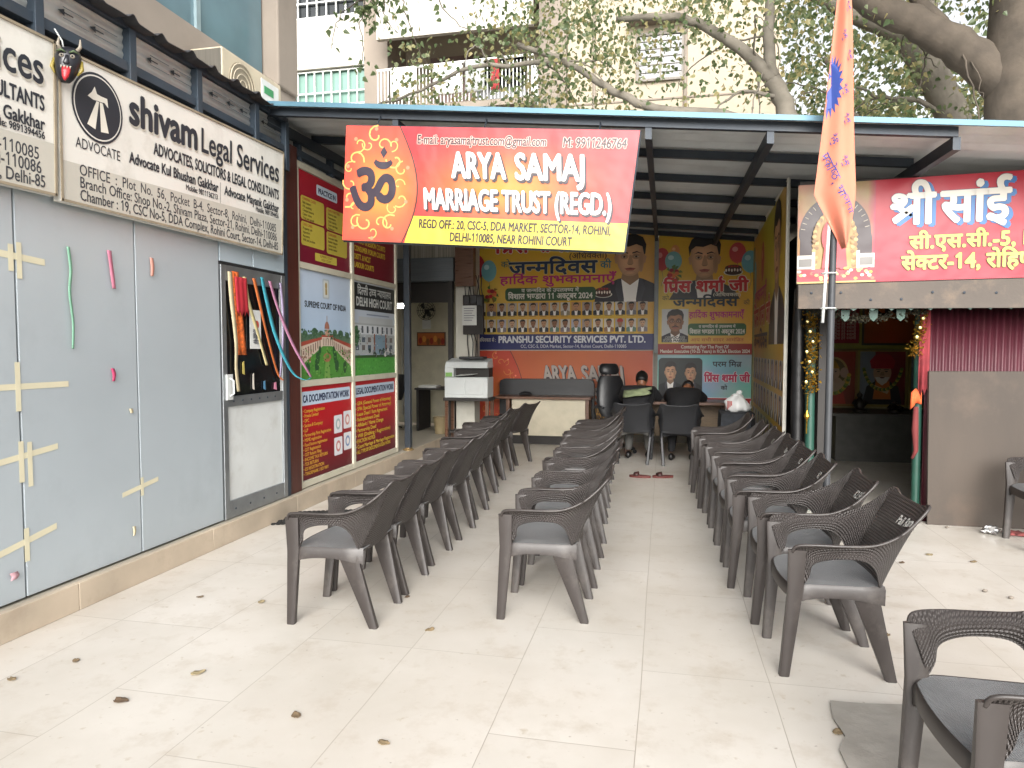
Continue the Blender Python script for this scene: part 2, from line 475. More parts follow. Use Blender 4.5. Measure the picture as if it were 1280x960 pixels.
def portrait(A, cx, y, s, k=1.0, skin='c79a74', hair='1c1614', coat='23232b', shirt='e9e6e0', must=False, specs=False, turban=None, full=True, tie=False):
    """a printed head-and-shoulders picture; s = head height, k = width factor of the local units"""
    w = s * .76 * k
    dark = tuple(int(int(skin[i:i+2], 16) * .72) for i in (0, 2, 4)); mid = tuple(int(int(skin[i:i+2], 16) * .87) for i in (0, 2, 4))
    P = lambda pts, c: A.poly([(cx + px*w, y + py*s) for px, py in pts], c)
    P([(-1.25,-1.0),(1.25,-1.0),(1.18,-.45),(.95,-.18),(.42,.0),(.0,-.1),(-.42,.0),(-.95,-.18),(-1.18,-.45)], coat)
    P([(-.3,.02),(.3,.02),(.22,-.5),(.2,-1.0),(-.2,-1.0),(-.22,-.5)], shirt)
    if tie: P([(-.07,-.12),(.07,-.12),(.1,-.8),(-.1,-.8)], '15151c')
    if full:
        P([(-.3,.02),(-.42,.0),(-.5,-.25),(-.22,-.95),(-.2,-.5)], '34343d'); P([(.3,.02),(.42,.0),(.5,-.25),(.22,-.95),(.2,-.5)], '34343d')
    P([(-.24,.22),(.24,.22),(.3,.0),(.0,-.16),(-.3,.0)], dark)
    if full: P([(-.54,.55),(-.46,.62),(-.44,.38),(-.5,.4)], mid); P([(.54,.55),(.46,.62),(.44,.38),(.5,.4)], mid)
    face = [(0,.07),(.10,.075),(.18,.1),(.27,.15),(.34,.22),(.40,.31),(.43,.4),(.455,.51),(.46,.62),(.445,.73),(.42,.82),(.34,.90),(.25,.94),(.13,.97),(0,.98),(-.13,.97),(-.25,.94),(-.34,.90),(-.42,.82),(-.445,.73),(-.46,.62),(-.455,.51),(-.43,.4),(-.40,.31),(-.34,.22),(-.27,.15),(-.18,.1),(-.10,.075)]
    lite = tuple(min(255, int(int(skin[i:i+2], 16)*1.10)) for i in (0, 2, 4))
    if full: A.blob([(cx + px*w, y + py*s) for px, py in face], mid, lite, (cx - .10*w, y + .50*s))
    else: P(face[::2], skin)
    if full:
        for sg in (-1, 1): A.blob([(cx + w*(sg*.2 + .15*cos(R(30*q))), y + s*(.56 + .075*sin(R(30*q)))) for q in range(12)], skin if sg < 0 else mid, dark)
        A.blob([(cx + w*(.36 + .09*cos(R(30*q))), y + s*(.42 + .26*sin(R(30*q)))) for q in range(12)], mid, tuple(int(v*.5 + u*.5) for v, u in zip(mid, dark)))
        A.blob([(cx + w*(.22*cos(R(30*q))), y + s*(.15 + .05*sin(R(30*q)))) for q in range(12)], mid, skin)
    if turban:
        P([(-.52,.66),(.52,.66),(.56,.9),(.35,1.12),(0,1.2),(-.35,1.12),(-.56,.9)], turban)
    else:
        P([(-.5,.58),(-.44,.74),(-.3,.82),(-.05,.8),(.2,.86),(.4,.8),(.46,.6),(.5,.62),(.53,.85),(.42,1.03),(.15,1.12),(-.2,1.1),(-.44,.98),(-.54,.8)], hair)
    if not full:
        P([(-.3,.56),(-.1,.58),(-.1,.52),(-.3,.5)], hair); P([(.3,.56),(.1,.58),(.1,.52),(.3,.5)], hair)
        P([(-.16,.26),(.16,.26),(.1,.2),(-.1,.2)], '7d4a40')
    else:
        for sg in (-1, 1):
            P([(sg*.36,.635),(sg*.22,.69),(sg*.07,.655),(sg*.07,.625),(sg*.22,.655)], hair)
            P([(sg*.29,.55),(sg*.2,.575),(sg*.12,.545),(sg*.2,.53)], 'c9bba8')
            P([(sg*.25,.55),(sg*.2,.58),(sg*.15,.55),(sg*.2,.527)], '2a1a12')
        P([(-.02,.6),(.04,.6),(.11,.38),(.0,.34),(-.1,.38)], mid); P([(-.09,.375),(.1,.375),(.05,.345),(-.05,.345)], dark)
        P([(-.19,.26),(0,.285),(.19,.26),(.1,.205),(-.1,.205)], 'a05a4c'); P([(-.19,.258),(0,.262),(.19,.258),(0,.244)], '5c2e28')
    if must: P([(-.24,.29),(0,.36),(.24,.29),(.2,.265),(0,.3),(-.2,.265)], hair)
    if specs:
        for sg in (-1, 1): A.line([(cx + w*(sg*.21 + .15*cos(t)), y + s*(.55 + .085*sin(t))) for t in [R(30*q) for q in range(13)]], s*.022*k, '1d1d1d')

# ================================================================ THE SETTING
def tile_material():
    m = bpy.data.materials.new('cream_floor_tiles'); m.use_nodes = True
    n, l = m.node_tree.nodes, m.node_tree.links
    p = n['Principled BSDF']; tc = n.new('ShaderNodeTexCoord')
    mp = n.new('ShaderNodeMapping'); mp.inputs['Rotation'].default_value = (0, 0, R(90)); mp.inputs['Location'].default_value = (.03, .645, 0)
    l.new(tc.outputs['Object'], mp.inputs['Vector'])
    nd = n.new('ShaderNodeTexNoise'); nd.inputs['Scale'].default_value = 1.3; nd.inputs['Detail'].default_value = 3
    l.new(tc.outputs['Object'], nd.inputs['Vector'])
    va = n.new('ShaderNodeVectorMath'); va.operation = 'MULTIPLY_ADD'; va.inputs[1].default_value = (.018, .018, 0)
    l.new(nd.outputs['Color'], va.inputs[0]); l.new(mp.outputs[0], va.inputs[2])
    br = n.new('ShaderNodeTexBrick'); br.offset = .37; br.offset_frequency = 3
    br.inputs['Scale'].default_value = 1; br.inputs['Brick Width'].default_value = 1.066; br.inputs['Row Height'].default_value = .566
    br.inputs['Mortar Size'].default_value = .0022; br.inputs['Mortar Smooth'].default_value = .3
    br.inputs['Color1'].default_value = (.565, .53, .48, 1); br.inputs['Color2'].default_value = (.61, .575, .525, 1)
    br.inputs['Mortar'].default_value = (.30, .265, .225, 1); br.inputs['Bias'].default_value = .1
    l.new(va.outputs[0], br.inputs['Vector'])
    def ramp(sock, a_, b_):
        c = n.new('ShaderNodeValToRGB'); c.color_ramp.elements[0].position = a_; c.color_ramp.elements[1].position = b_
        l.new(sock, c.inputs[0]); return c.outputs[0]
    def noise(sc, det, rough=.6, off=None):
        q = n.new('ShaderNodeTexNoise'); q.inputs['Scale'].default_value = sc; q.inputs['Detail'].default_value = det; q.inputs['Roughness'].default_value = rough
        if off:
            o_ = n.new('ShaderNodeMapping'); o_.inputs['Location'].default_value = off; l.new(tc.outputs['Object'], o_.inputs['Vector']); l.new(o_.outputs[0], q.inputs['Vector'])
        else: l.new(tc.outputs['Object'], q.inputs['Vector'])
        return q.outputs['Fac']
    def mixc(fac, amt, base, col):
        mu = n.new('ShaderNodeMath'); mu.operation = 'MULTIPLY'; mu.inputs[1].default_value = amt; l.new(fac, mu.inputs[0])
        mx = n.new('ShaderNodeMix'); mx.data_type = 'RGBA'; l.new(mu.outputs[0], mx.inputs[0]); l.new(base, mx.inputs[6]); mx.inputs[7].default_value = (*col, 1)
        return mx.outputs[2]
    c = br.outputs['Color']
    c = mixc(ramp(noise(.9, 7, .62), .40, .66), .55, c, (.42, .375, .31))
    c = mixc(ramp(noise(.35, 5, .6, (5, 5, 0)), .40, .62), .45, c, (.44, .41, .36))
    c = mixc(ramp(noise(4.5, 8, .7, (3, 1, 0)), .52, .72), .50, c, (.37, .31, .24))
    c = mixc(ramp(noise(14, 4, .6, (7, 2, 0)), .64, .74), .55, c, (.34, .27, .18))
    c = mixc(ramp(noise(34, 3, .5, (1, 9, 0)), .70, .76), .5, c, (.16, .12, .09))
    l.new(c, p.inputs['Base Color'])
    ro = n.new('ShaderNodeMath'); ro.operation = 'MULTIPLY_ADD'; ro.inputs[1].default_value = .35; ro.inputs[2].default_value = .2
    l.new(noise(2.2, 5), ro.inputs[0]); l.new(ro.outputs[0], p.inputs['Roughness'])
    p.inputs['Specular IOR Level'].default_value = .45
    bp = n.new('ShaderNodeBump'); bp.inputs['Strength'].default_value = .35; bp.inputs['Distance'].default_value = .002; bp.invert = True
    l.new(br.outputs['Fac'], bp.inputs['Height']); l.new(bp.outputs[0], p.inputs['Normal'])
    return m

m_dirtground = mat('trodden_earth', '8b8072', .9, var=.25, vscale=.8, dirt='5d5347', dscale=.5)
struct(bx(-150, 150, -80, 150, -.3, -.004).build('ground', m_dirtground))
struct(bx(-3.3, 14, -10, 11.6, -.2, 0).build('paving', tile_material()))
m_marble = mat('worn_cream_marble', 'b3a592', .5, var=.14, vscale=3, dirt='7b6a56', dscale=2.2, damt=.55)
m_plinthtop = mat('plinth_floor', 'a9a294', .45, var=.1, vscale=2, dirt='777064', dscale=1.6)
struct(bx(-7, -3.3, -4, 11.6, -.2, .155).build('plinth', m_plinthtop))
kb = MB()
y = -4.0
while y < 11.5:
    kb.box(-3.3, -3.262, y, min(11.5, y + 1.215), 0, .158); y += 1.218
struct(kb.build('kerb', m_marble, bevel=.004))

# ---------------------------------------------------------------- law office front on the left
m_acp = mat('grey_blue_cladding', 'aab3b8', .38, metal=.1, var=.05, vscale=1.2, spec=.5, dirt='8b9296', dscale=1.5, damt=.35)
m_acp2 = mat('pale_blue_cladding', 'b9c9d2', .35, metal=.2, var=.05, vscale=2)
m_blackgap = mat('dark_sealant', '17181a', .8)
m_slate = mat('slate_painted_steel', '39444f', .5, metal=.3, var=.15, vscale=5, dirt='6b6257', dscale=4, damt=.35)
m_alu = mat('scuffed_aluminium', '9a9fa2', .38, metal=.75, var=.1, vscale=8, dirt='6a6a68', dscale=5, damt=.3)
m_white = mat('white_painted_board', 'c9ccca', .45, var=.05, vscale=3, dirt='958d80', dscale=4, damt=.35)
m_brown = mat('brown_laminate_post', '4a2620', .38, var=.3, vscale=3, stretch=(30, 30, .8), spec=.5)
m_glassblk = mat('black_tinted_film', '101114', .12, var=.2, vscale=3, spec=.6)
m_corr = mat('pale_profiled_sheet', 'c3c6c2', .5, metal=.0, var=.15, vscale=3, dirt='6a6157', dscale=2, damt=.4)
m_corr_rust = mat('weathered_dark_sheet', '3a3a3d', .7, metal=.2, var=.25, vscale=5, dirt='6b5138', dscale=4, damt=.5)

office = thing('law_office', 'grey blue panelled law office front with glazed door and arrow printed strip under its roof', 'office', (-3.33, 3.9, .158))
XW = -3.33
bx(-6.5, XW - .03, -4, 5.72, .16, 3.4).build('backing_wall', m_blackgap, office)
seams = [-4, -2.99, -2.13, -1.27, -.41, .45, 1.31, 2.17, 3.035, 3.885, 4.755]
for y0, y1 in zip(seams[:-1], seams[1:]):
    bx(XW - .025, XW, y0 + .006, y1 - .006, .17, 2.42).build('cladding_panel', m_acp, office, bevel=.003)
for y0, y1 in ((4.765, 5.20), (5.212, 5.69)):
    bx(XW - .025, XW, y0, y1, 2.175, 2.42).build('cladding_panel', m_acp2, office, bevel=.002)
bx(XW - .02, XW + .004, 4.765, 5.70, 2.152, 2.172).build('transom', m_blackgap, office)
# the door
door = bx(XW - .022, XW - .012, 4.80, 5.66, .18, 2.12).build('door', m_white, office)
fr = MB()
fr.box(XW-.03, XW+.006, 4.768, 4.826, .162, 2.15); fr.box(XW-.03, XW+.006, 5.632, 5.69, .162, 2.15)
fr.box(XW-.03, XW+.005, 4.826, 5.632, 2.03, 2.15); fr.box(XW-.03, XW+.005, 4.826, 5.632, .162, .30); fr.box(XW-.03, XW+.005, 4.826, 5.632, 1.045, 1.125)
fr.build('door_frame', m_alu, door, bevel=.003)
bx(XW - .011, XW - .002, 4.828, 5.60, 1.127, 2.028).build('glass_panel', m_glassblk, door)
bx(XW - .011, XW - .001, 5.60, 5.631, 1.127, 2.028).build('side_strip', m_white, door)
hd = MB(); hd.box(XW+.006, XW+.02, 4.80, 4.875, 1.10, 1.30)
hd.tube([(XW+.02, 4.838, 1.13), (XW+.05, 4.838, 1.15), (XW+.05, 4.838, 1.25), (XW+.02, 4.838, 1.27)], .008)
hd.build('handle', m_white, door, bevel=.002)
rv = MB()
for z, ys in ((1.085, (4.9, 5.02, 5.14, 5.26, 5.38, 5.5)), (.23, (4.9, 5.1, 5.3, 5.5))):
    for y in ys: rv.ball((XW + .006, y, z), (.004, .009, .009), 8, 4)
rv.build('rivets', m_slate, door)
bx(XW - .03, XW + .002, 5.692, 5.748, .162, 3.3).build('side_post', m_slate, office)
# frame above the signs, arrow-printed sheet between its uprights, and the roof edge
fm = MB()
def wallbar(y0, z0a, z1a, y1, z0b, z1b, x0, x1): fm.hexa([(x0,y0,z0a),(x1,y0,z0a),(x1,y1,z0b),(x0,y1,z0b)], [(x0,y0,z1a),(x1,y0,z1a),(x1,y1,z1b),(x0,y1,z1b)])
wallbar(-4, 3.19, 3.27, 5.75, 3.245, 3.30, XW-.05, XW+.035)
wallbar(-4, 3.485, 3.53, 5.75, 3.505, 3.55, XW-.05, XW+.03)
for y in (-3.0, -1.6, -.2, 1.2, 2.5, 3.19, 3.865, 4.51, 5.235, 5.70):
    fm.box(XW-.04, XW+.05, y-.028, y+.028, 3.08, 3.5)
fm.build('overhead_frame', m_slate, office, bevel=.003)
st = MB()
ny = 390
P = [[Vector((XW - .004 + .004*sin(2*pi*z/.052), -4 + 9.7*i, 3.275 + z)) for z in [k*.0065 for k in range(35)]] for i in range(2)]
st.grid(P, None, .001).build('arrow_strip_sheet', m_corr, office, smooth=True)
for y in (3.4, 3.62, 4.08, 4.3, 4.72, 4.93, 5.1, 5.4, 5.58, 2.9, 2.65, 2.2, 1.8):
    z = 3.395 + .008*(y-4); ar = Art(lambda u, v, h=0: Vector((XW + .010 + h, u, v)))
    ar.poly([(y-.055, z), (y-.01, z+.02), (y-.01, z-.02)], '202428'); ar.rect(y-.012, z-.004, y+.05, z+.004, '202428')
    for q in (-.03, .03): ar.rect(y-.02, z+q-.0025, y+.16, z+q+.0025, '5a6268')
    ar.build('printed_arrow', office)
rs = MB(); P = []
for i in range(901):
    y = -4 + 9.45*i/900
    dz = .034*max(0, cos(2*pi*y/.27))**3 - .008
    P.append([Vector((x, y, 3.525 + .010*(y-4) + dz + (XW + .13 - x)*.05)) for x in (XW+.125 + .012*sin(y*9), -3.7, -5.0, -6.6)])
rs.grid(P, None, .004).build('roof', m_corr_rust, office, smooth=50)

# ---------------------------------------------------------------- the two office sign boards
m_board = mat('cream_flex_board', 'd7d5cd', .55, var=.04, vscale=2, dirt='97907f', dscale=3.2, damt=.4)
m_edge = mat('board_edge', '8f8470', .6, var=.2)
def office_sign(p00, p10, p01, p11, n, label, w, hg):
    t = thing('office_sign', label, 'sign', p00)
    n = Vector(n).normalized(); q = [Vector(x) for x in (p00, p10, p11, p01)]
    MB().prism([x - n*.002 for x in q], -n*.045).build('board', m_board, t, bevel=.003)
    ed = MB()
    for i in range(4):
        a_, b_ = q[i], q[(i+1) % 4]; d = (b_-a_).normalized()*.012; s_ = n.cross(d).normalized()*.012
        ed.prism([a_ - s_*.2 + n*.001, b_ - s_*.2 + n*.001, b_ + s_ + n*.001, a_ + s_ + n*.001], n*.006)
    ed.build('edge_trim', m_edge, t)
    f = quad_map(p00, p10, p01, p11, n, w, hg); K = '2b2f36'
    A = Art(f); A.poly([(.012, .012), (w-.012, .012), (w-.012, hg*.335), (.012, hg*.27)], 'b9b6ab'); A.build('address_band', t)
    A = Art(f); ex, ey, er = w*.118, hg*.70, hg*.225
    A.ell(ex, ey, er*1.02, er*1.06, K, 40); A.ell(ex, ey, er*.95, er*.985, 'd7d5cd', 40); A.ell(ex, ey, er*.91, er*.94, K, 40)
    W_ = 'e0dccf'; g = lambda pts: A.poly([(ex + x*er, ey + y_*er) for x, y_ in pts], W_)
    g([(-.14,.62),(-.05,.42),(.12,.40),(.36,.40),(.40,.12),(.24,.24),(.10,.22),(-.02,.22),(-.2,.2),(-.42,.26),(-.26,.42)])
    g([(-.08,.20),(.02,.20),(-.14,-.68),(-.46,-.60)]); g([(.05,.20),(.17,.20),(.40,-.66),(.08,-.70)])
    A.build('emblem', t)
    A = Art(f); X = lambda q_: q_*w
    A.text('ADVOCATE', X(.118), hg*.385, .085, K, width=w*.145, align='c')
    sh = ('b8b3a6', .03, -.04)
    A.text('shivam', X(.222), hg*.69, .27, K, width=w*.285, bold=.034, shadow=sh, vsc=1.0)
    A.text('Legal Services', X(.518), hg*.69, .235, K, width=w*.452, bold=.014, shadow=sh)
    A.text('ADVOCATES, SOLICITORS & LEGAL CONSULTANTS', X(.315), hg*.525, .107, K, width=w*.655, bold=.022)
    A.text('Advocate Kul Bhushan Gakkhar', X(.222), hg*.40, .095, K, width=w*.385, bold=.024)
    A.text('Advocate Mayank Gakkhar', X(.64), hg*.40, .092, K, width=w*.33, bold=.022)
    A.rect(X(.618), hg*.31, X(.6195), hg*.49, K)
    A.text('Mobile: 9811136213', X(.605), hg*.335, .052, K, width=w*.155, align='r', bold=.02)
    A.text('Mobile: 9891394456', X(.97), hg*.345, .052, K, width=w*.15, align='r', bold=.02)
    A.text('OFFICE  :  Plot  No.  56,  Pocket  B-4,  Sector-8,  Rohini,  Delhi-110085', X(.055), hg*.205, .088, '3a3d42', width=w*.90, bold=.008)
    A.text('Branch Office: Shop No.-2, Shivam Plaza, Sector-21, Rohini, Delhi-110086', X(.055), hg*.12, .088, '3a3d42', width=w*.905, bold=.008)
    A.text('Chamber : 19, CSC No-5, DDA Complex, Rohini Court, Sector-14, Delhi-85', X(.055), hg*.035, .088, '3a3d42', width=w*.915, bold=.008)
    A.build('lettering', t)
    return t
office_sign((-3.255, 3.262, 2.317), (-3.255, 5.535, 2.315), (-3.255, 3.271, 3.152), (-3.255, 5.585, 3.206), (1, 0, 0),
            'whole cream law office sign board with black advocate emblem, next to the glass door', 2.33, .83)
e1 = Vector((-3.255, 3.232, 0)); f1 = Vector((-3.255, .92, 0))
office_sign((f1.x, f1.y, 2.30), (e1.x, e1.y, 2.334), (f1.x, f1.y, 3.14), (e1.x, e1.y + .02, 3.167), (1, 0, 0),
            'cream law office sign board cut off by the left edge, ending in ICES and Delhi-85', 2.33, .79)

# ---------------------------------------------------------------- brown post and poster partition
bx(-3.44, -3.338, 5.755, 5.965, .157, 3.36).build('partition_post', m_brown, None, bevel=.006)
tag(bpy.data.objects['partition_post'], 'tall dark brown wood grain post between office door and poster partition', 'post')
m_cream = mat('cream_window_frame', 'c4c0ae', .45, var=.06, vscale=4, dirt='8f8873', dscale=5, damt=.3)
part_t = thing('poster_partition', 'cream framed glass partition covered with red and blue legal service posters', 'partition', (-3.36, 7.2, .157))
PX = -3.36; yA, yM, yB = 5.985, 7.165, 8.47; zs = (.165, .225, 1.135, 1.195, 2.265, 2.325, 3.20, 3.26)
pf = MB()
for z0, z1 in ((zs[0], zs[1]), (zs[2], zs[3]), (zs[4], zs[5]), (zs[6], zs[7])): pf.box(PX-.05, PX, yA, yB, z0, z1)
for y0, y1 in ((yA, yA+.035), (yM-.03, yM+.03), (yB-.05, yB)): pf.box(PX-.053, PX+.003, y0, y1, zs[0]-.003, zs[7])
pf.build('frame', m_cream, part_t, bevel=.003)
bx(PX-.04, PX-.022, yA, yB, zs[0], zs[7]).build('backing', m_white, part_t)
of = MB(); of.box(PX-.06, PX+.01, yA, yB+.3, 3.30, 3.36)
for y in (6.05, 6.7, 7.4, 8.1): of.box(PX-.06, PX+.012, y-.02, y+.02, 3.262, 3.5)
of.build('top_frame', m_slate, part_t)
def pane(y0, y1, z0, z1):
    w, h_ = y1-y0, z1-z0
    return w, h_, Art(lambda u, v, h=0: Vector((PX - .019 + h, y0 + u, z0 + v)))
aL, bL, aR, bR = yA+.037, yM-.032, yM+.032, yB-.052
RED = lambda x, y: (168 - 95*max(0, 1-y/.55), 24 + 8*y, 36)
def ptag(o, l): o['label'] = l; return o
w, h, A = pane(aL, bL, zs[5]+.003, zs[6]-.003)      # practice in
A.grad(0, 0, w, h, lambda x, y: (112 + 60*(y/.87)**2, 20 + 10*y, 44), 8, 10)
A.rrect(w*.34, h*.80, w*.74, h*.92, .02, 'c9d6e4'); A.text('PRACTICE IN', w*.54, h*.825, .075, '23304f', width=w*.34, align='c', bold=.03)
words = [['CRIMINAL CASES', 'Bail matters', 'FIR quashing', 'Cheque bounce', 'Cyber crime', 'Trial and appeal'], ['FAMILY MATTERS', 'Divorce cases', 'Maintenance', 'Child custody', 'Court marriage', 'Mediation'],
         ['CIVIL CASES', 'Property suit', 'Injunction', 'Recovery', 'Will and probate'], ['CONSUMER', 'Insurance claim', 'Builder dispute', 'Labour cases', 'Service matter']]
for k, (x, y) in enumerate(((.06, .47), (.52, .45), (.06, .19), (.52, .17))):
    A.rrect(w*x, h*y, w*(x+.42), h*(y+.26), .03, 'b9a944')
    for q, s_ in enumerate(words[k]): A.text(s_, w*(x+.03), h*(y+.215-.042*q), .034, 'a4402a' if q == 0 else '3b3420', bold=.01)
A.rrect(w*.30, h*.05, w*.72, h*.14, .01, 'c2b44c'); A.text('SUPREME COURT', w*.51, h*.102, .035, '6b2a20', align='c'); A.text('HIGH COURT', w*.51, h*.062, .035, '6b2a20', align='c')
ptag(A.build('poster', part_t), 'red practice poster with yellow boxes')
w, h, A = pane(aR, bR, zs[5]+.003, zs[6]-.003)
A.grad(0, 0, w, h, lambda x, y: (112 + 60*(y/.87)**2, 20 + 10*y, 40), 8, 10)
for q, s_ in enumerate(['SUPREME COURT', 'HIGH COURT', 'TRIBUNALS', 'DISTRICT & SESSION COURTS', 'CONSUMER FORUM COURTS', 'DISTT. & NCLT', 'LABOUR COURTS']):
    A.text(s_, w*.04, h*(.73-.105*q), .085, 'd8bd3c', sx=.78, bold=.025)
ptag(A.build('poster', part_t), 'red poster listing courts in yellow')
w, h, A = pane(aL, bL, zs[3]+.003, zs[4]-.003)      # court picture with lawns
A.grad(0, 0, w, h, lambda x, y: (150 + 35*y, 178 + 22*y, 205 + 14*y), 6, 10)
A.rrect(w*.43, h*.76, w*.56, h*.95, .02, 'aeb8c0'); A.rrect(w*.45, h*.775, w*.54, h*.935, .015, 'c8ccc8')
A.ell(w*.495, h*.885, .022, .035, 'a8925c'); A.rect(w*.478, h*.80, w*.512, h*.855, 'a8925c')
A.text('SUPREME COURT OF INDIA', w*.5, h*.665, .085, '20242c', width=w*.80, align='c', bold=.03)
A.poly([(0, h*.0), (w, 0), (w, h*.40), (w*.7, h*.43), (w*.3, h*.43), (0, h*.40)], '55705a')
A.poly([(0,0),(w,0),(w,h*.28),(w*.62,h*.34),(w*.36,h*.34),(0,h*.26)], '4f8a3a')
for x, y, r_ in ((.1,.42,.05),(.27,.44,.06),(.4,.43,.04),(.66,.44,.05),(.78,.43,.06),(.92,.42,.05)): A.ell(w*x, h*y, r_, r_*.7, '3f5f46', 12)
A.poly([(0,h*.12),(w*.0,h*.34),(w*.42,h*.40),(w*.42,h*.31)], 'c9b7a6'); A.poly([(w,h*.10),(w,h*.33),(w*.6,h*.40),(w*.6,h*.31)], 'c9b7a6')
A.poly([(0,h*.34),(w*.42,h*.40),(w*.42,h*.375),(0,h*.30)], '9d4a3c'); A.poly([(w,h*.33),(w*.6,h*.40),(w*.6,h*.375),(w,h*.29)], '9d4a3c')
for k in range(9):
    A.rect(w*(.02+.042*k), h*(.16+.018*k), w*(.035+.042*k), h*(.27+.012*k), '6d5146'); A.rect(w*(.965-.042*k), h*(.15+.018*k), w*(.98-.042*k), h*(.26+.012*k), '6d5146')
A.rect(w*.40, h*.31, w*.62, h*.40, 'd2c4b4'); A.rect(w*.395, h*.395, w*.625, h*.415, '9d4a3c'); A.rect(w*.465, h*.41, w*.545, h*.47, 'b98f78')
A.ell(w*.505, h*.475, .052, .075, '9c6a58', 16, 0, 180); A.rect(w*.50, h*.53, w*.51, h*.60, 'a5826e')
for k in range(6): A.rect(w*(.415+.035*k), h*.315, w*(.43+.035*k), h*.385, '7c6252')
A.poly([(w*.44,0),(w*.56,0),(w*.52,h*.3),(w*.49,h*.3)], '6f9a4c'); A.ell(w*.5, h*.2, .085, .045, '9a6a50', 18); A.ell(w*.5, h*.21, .05, .026, '6b7f3c', 14)
for x, y, r_ in ((.32,.2,.05),(.66,.2,.05),(.3,.13,.055),(.69,.12,.055),(.36,.27,.035),(.63,.27,.035),(.14,.1,.05),(.86,.1,.05)): A.ell(w*x, h*y, r_*.8, r_*1.35, '2c5230', 12)
A.speckle(0, 0, w, h*.28, 150, .016, ['46802f', '5b9645', '3d6f2c', '6aa04e'], 3); A.speckle(0, h*.38, w, h*.46, 90, .018, ['47674d', '5a7a5c', '385743'], 4)
A.speckle(0, h*.16, w*.2, h*.3, 40, .012, ['b9a390', '7d5a4a', 'd6c8b8', '8f4a3c'], 5); A.speckle(w*.8, h*.16, w, h*.3, 40, .012, ['b9a390', '7d5a4a', 'd6c8b8', '8f4a3c'], 6)
ptag(A.build('poster', part_t), 'pale blue poster of a domed court behind lawns')
w, h, A = pane(aR, bR, zs[3]+.003, zs[4]-.003)      # high court picture
A.grad(0, 0, w, h, lambda x, y: (165 + 30*y, 182 + 22*y, 200 + 14*y), 5, 6)
A.rect(0, h*.70, w, h*.985, '23292c'); A.text('दिल्ली उच्च न्यायालय', w*.5, h*.865, .13, 'c7ccca', width=w*.8, align='c', bold=.02); A.text('DELHI HIGH COURT', w*.5, h*.745, .14, 'c7ccca', width=w*.86, align='c', bold=.03)
A.rect(0, h*.22, w, h*.56, 'a9b0b2'); A.rect(w*.12, h*.56, w*.95, h*.63, 'b9bfc2'); A.rect(w*.02, h*.44, w, h*.54, 'ccd2d6'); A.rect(w*.3, h*.65, w*.85, h*.665, '8793a8')
for k in range(8): A.rect(w*(.06+.118*k), h*.455, w*(.10+.118*k), h*.53, '4c5660')
for j in range(2):
    for k in range(7): A.rect(w*(.05+.135*k), h*(.27+.085*j), w*(.12+.135*k), h*(.325+.085*j), '6f6a68' if (k+j) % 2 else '55616e')
A.rect(w*.48, h*.22, w*.75, h*.44, '7c97a8'); A.rect(w*.46, h*.22, w*.49, h*.45, '93604a'); A.rect(w*.74, h*.22, w*.77, h*.45, '93604a')
A.rect(0, 0, w, h*.2, '4c9a3e'); A.rect(0, h*.185, w, h*.215, '36592f')
rnd = random.Random(3)
for k in range(26): A.ell(w*(.3 + .65*rnd.random()), h*(.215 + .06*rnd.random()), .035, .028, rnd.choice(['d7d8d4', '56606a', '8c9296', '31473a']), 8)
A.ell(w*.06, h*.42, .07, .12, '3f6b45', 12); A.speckle(0, 0, w, h*.18, 120, .018, ['3f8a34', '57a548', '458f3c'], 8); A.speckle(0, h*.22, w, h*.5, 110, .014, ['8f979b', 'b9c0c4', '6d757c', '9a8a80'], 9); A.speckle(w*.02, h*.36, w*.14, h*.5, 30, .018, ['355c3b', '4c7a50'], 10)
ptag(A.build('poster', part_t), 'blue and green poster of a grey court building')
w, h, A = pane(aL, bL, zs[1]+.003, zs[2]-.003)      # documentation lists
A.grad(0, 0, w, h, lambda x, y: (88 + 85*min(1, y/.6), 20, 30), 6, 8)
A.rrect(w*.02, h*.80, w*.97, h*.95, .025, 'bccbdc'); A.text('CA DOCUMENTATION WORK', w*.495, h*.835, .1, '23304f', width=w*.9, align='c', bold=.035)
for q, s_ in enumerate(['Company Registration', 'Private Limited', 'OPC', 'Section 8 Company', 'LLP', 'Partnership Firm Registration', 'MSME registration', 'Food licence registration', 'GST Registration', 'GST Return Filing', 'INCOME TAX RETURN', 'TDS RETURN', 'ESI REGISTRATION', 'TRADEMARK / ISO 9001']):
    A.text('• ' + s_, w*.04, h*(.725-.052*q), .046, 'd3a53a', bold=.015)
for x, y, c in ((.62, .42, '9fb3b4'), (.82, .45, 'c98a86'), (.62, .16, 'c47f7c'), (.82, .19, '7f93b8')):
    A.rrect(w*x, h*y, w*(x+.17), h*(y+.21), .015, 'd9dade'); A.ell(w*(x+.085), h*(y+.105), .055, .06, c, 16); A.ell(w*(x+.085), h*(y+.105), .032, .036, 'e4dfdc', 14)
ptag(A.build('poster', part_t), 'red documentation list poster with four white emblems')
w, h, A = pane(aR, bR, zs[1]+.003, zs[2]-.003)
A.grad(0, 0, w, h, lambda x, y: (88 + 85*min(1, y/.6), 20, 30), 6, 8)
A.rrect(w*.02, h*.80, w*.97, h*.95, .025, 'bccbdc'); A.text('LEGAL DOCUMENTATION WORK', w*.495, h*.84, .1, '23304f', width=w*.9, align='c', bold=.035)
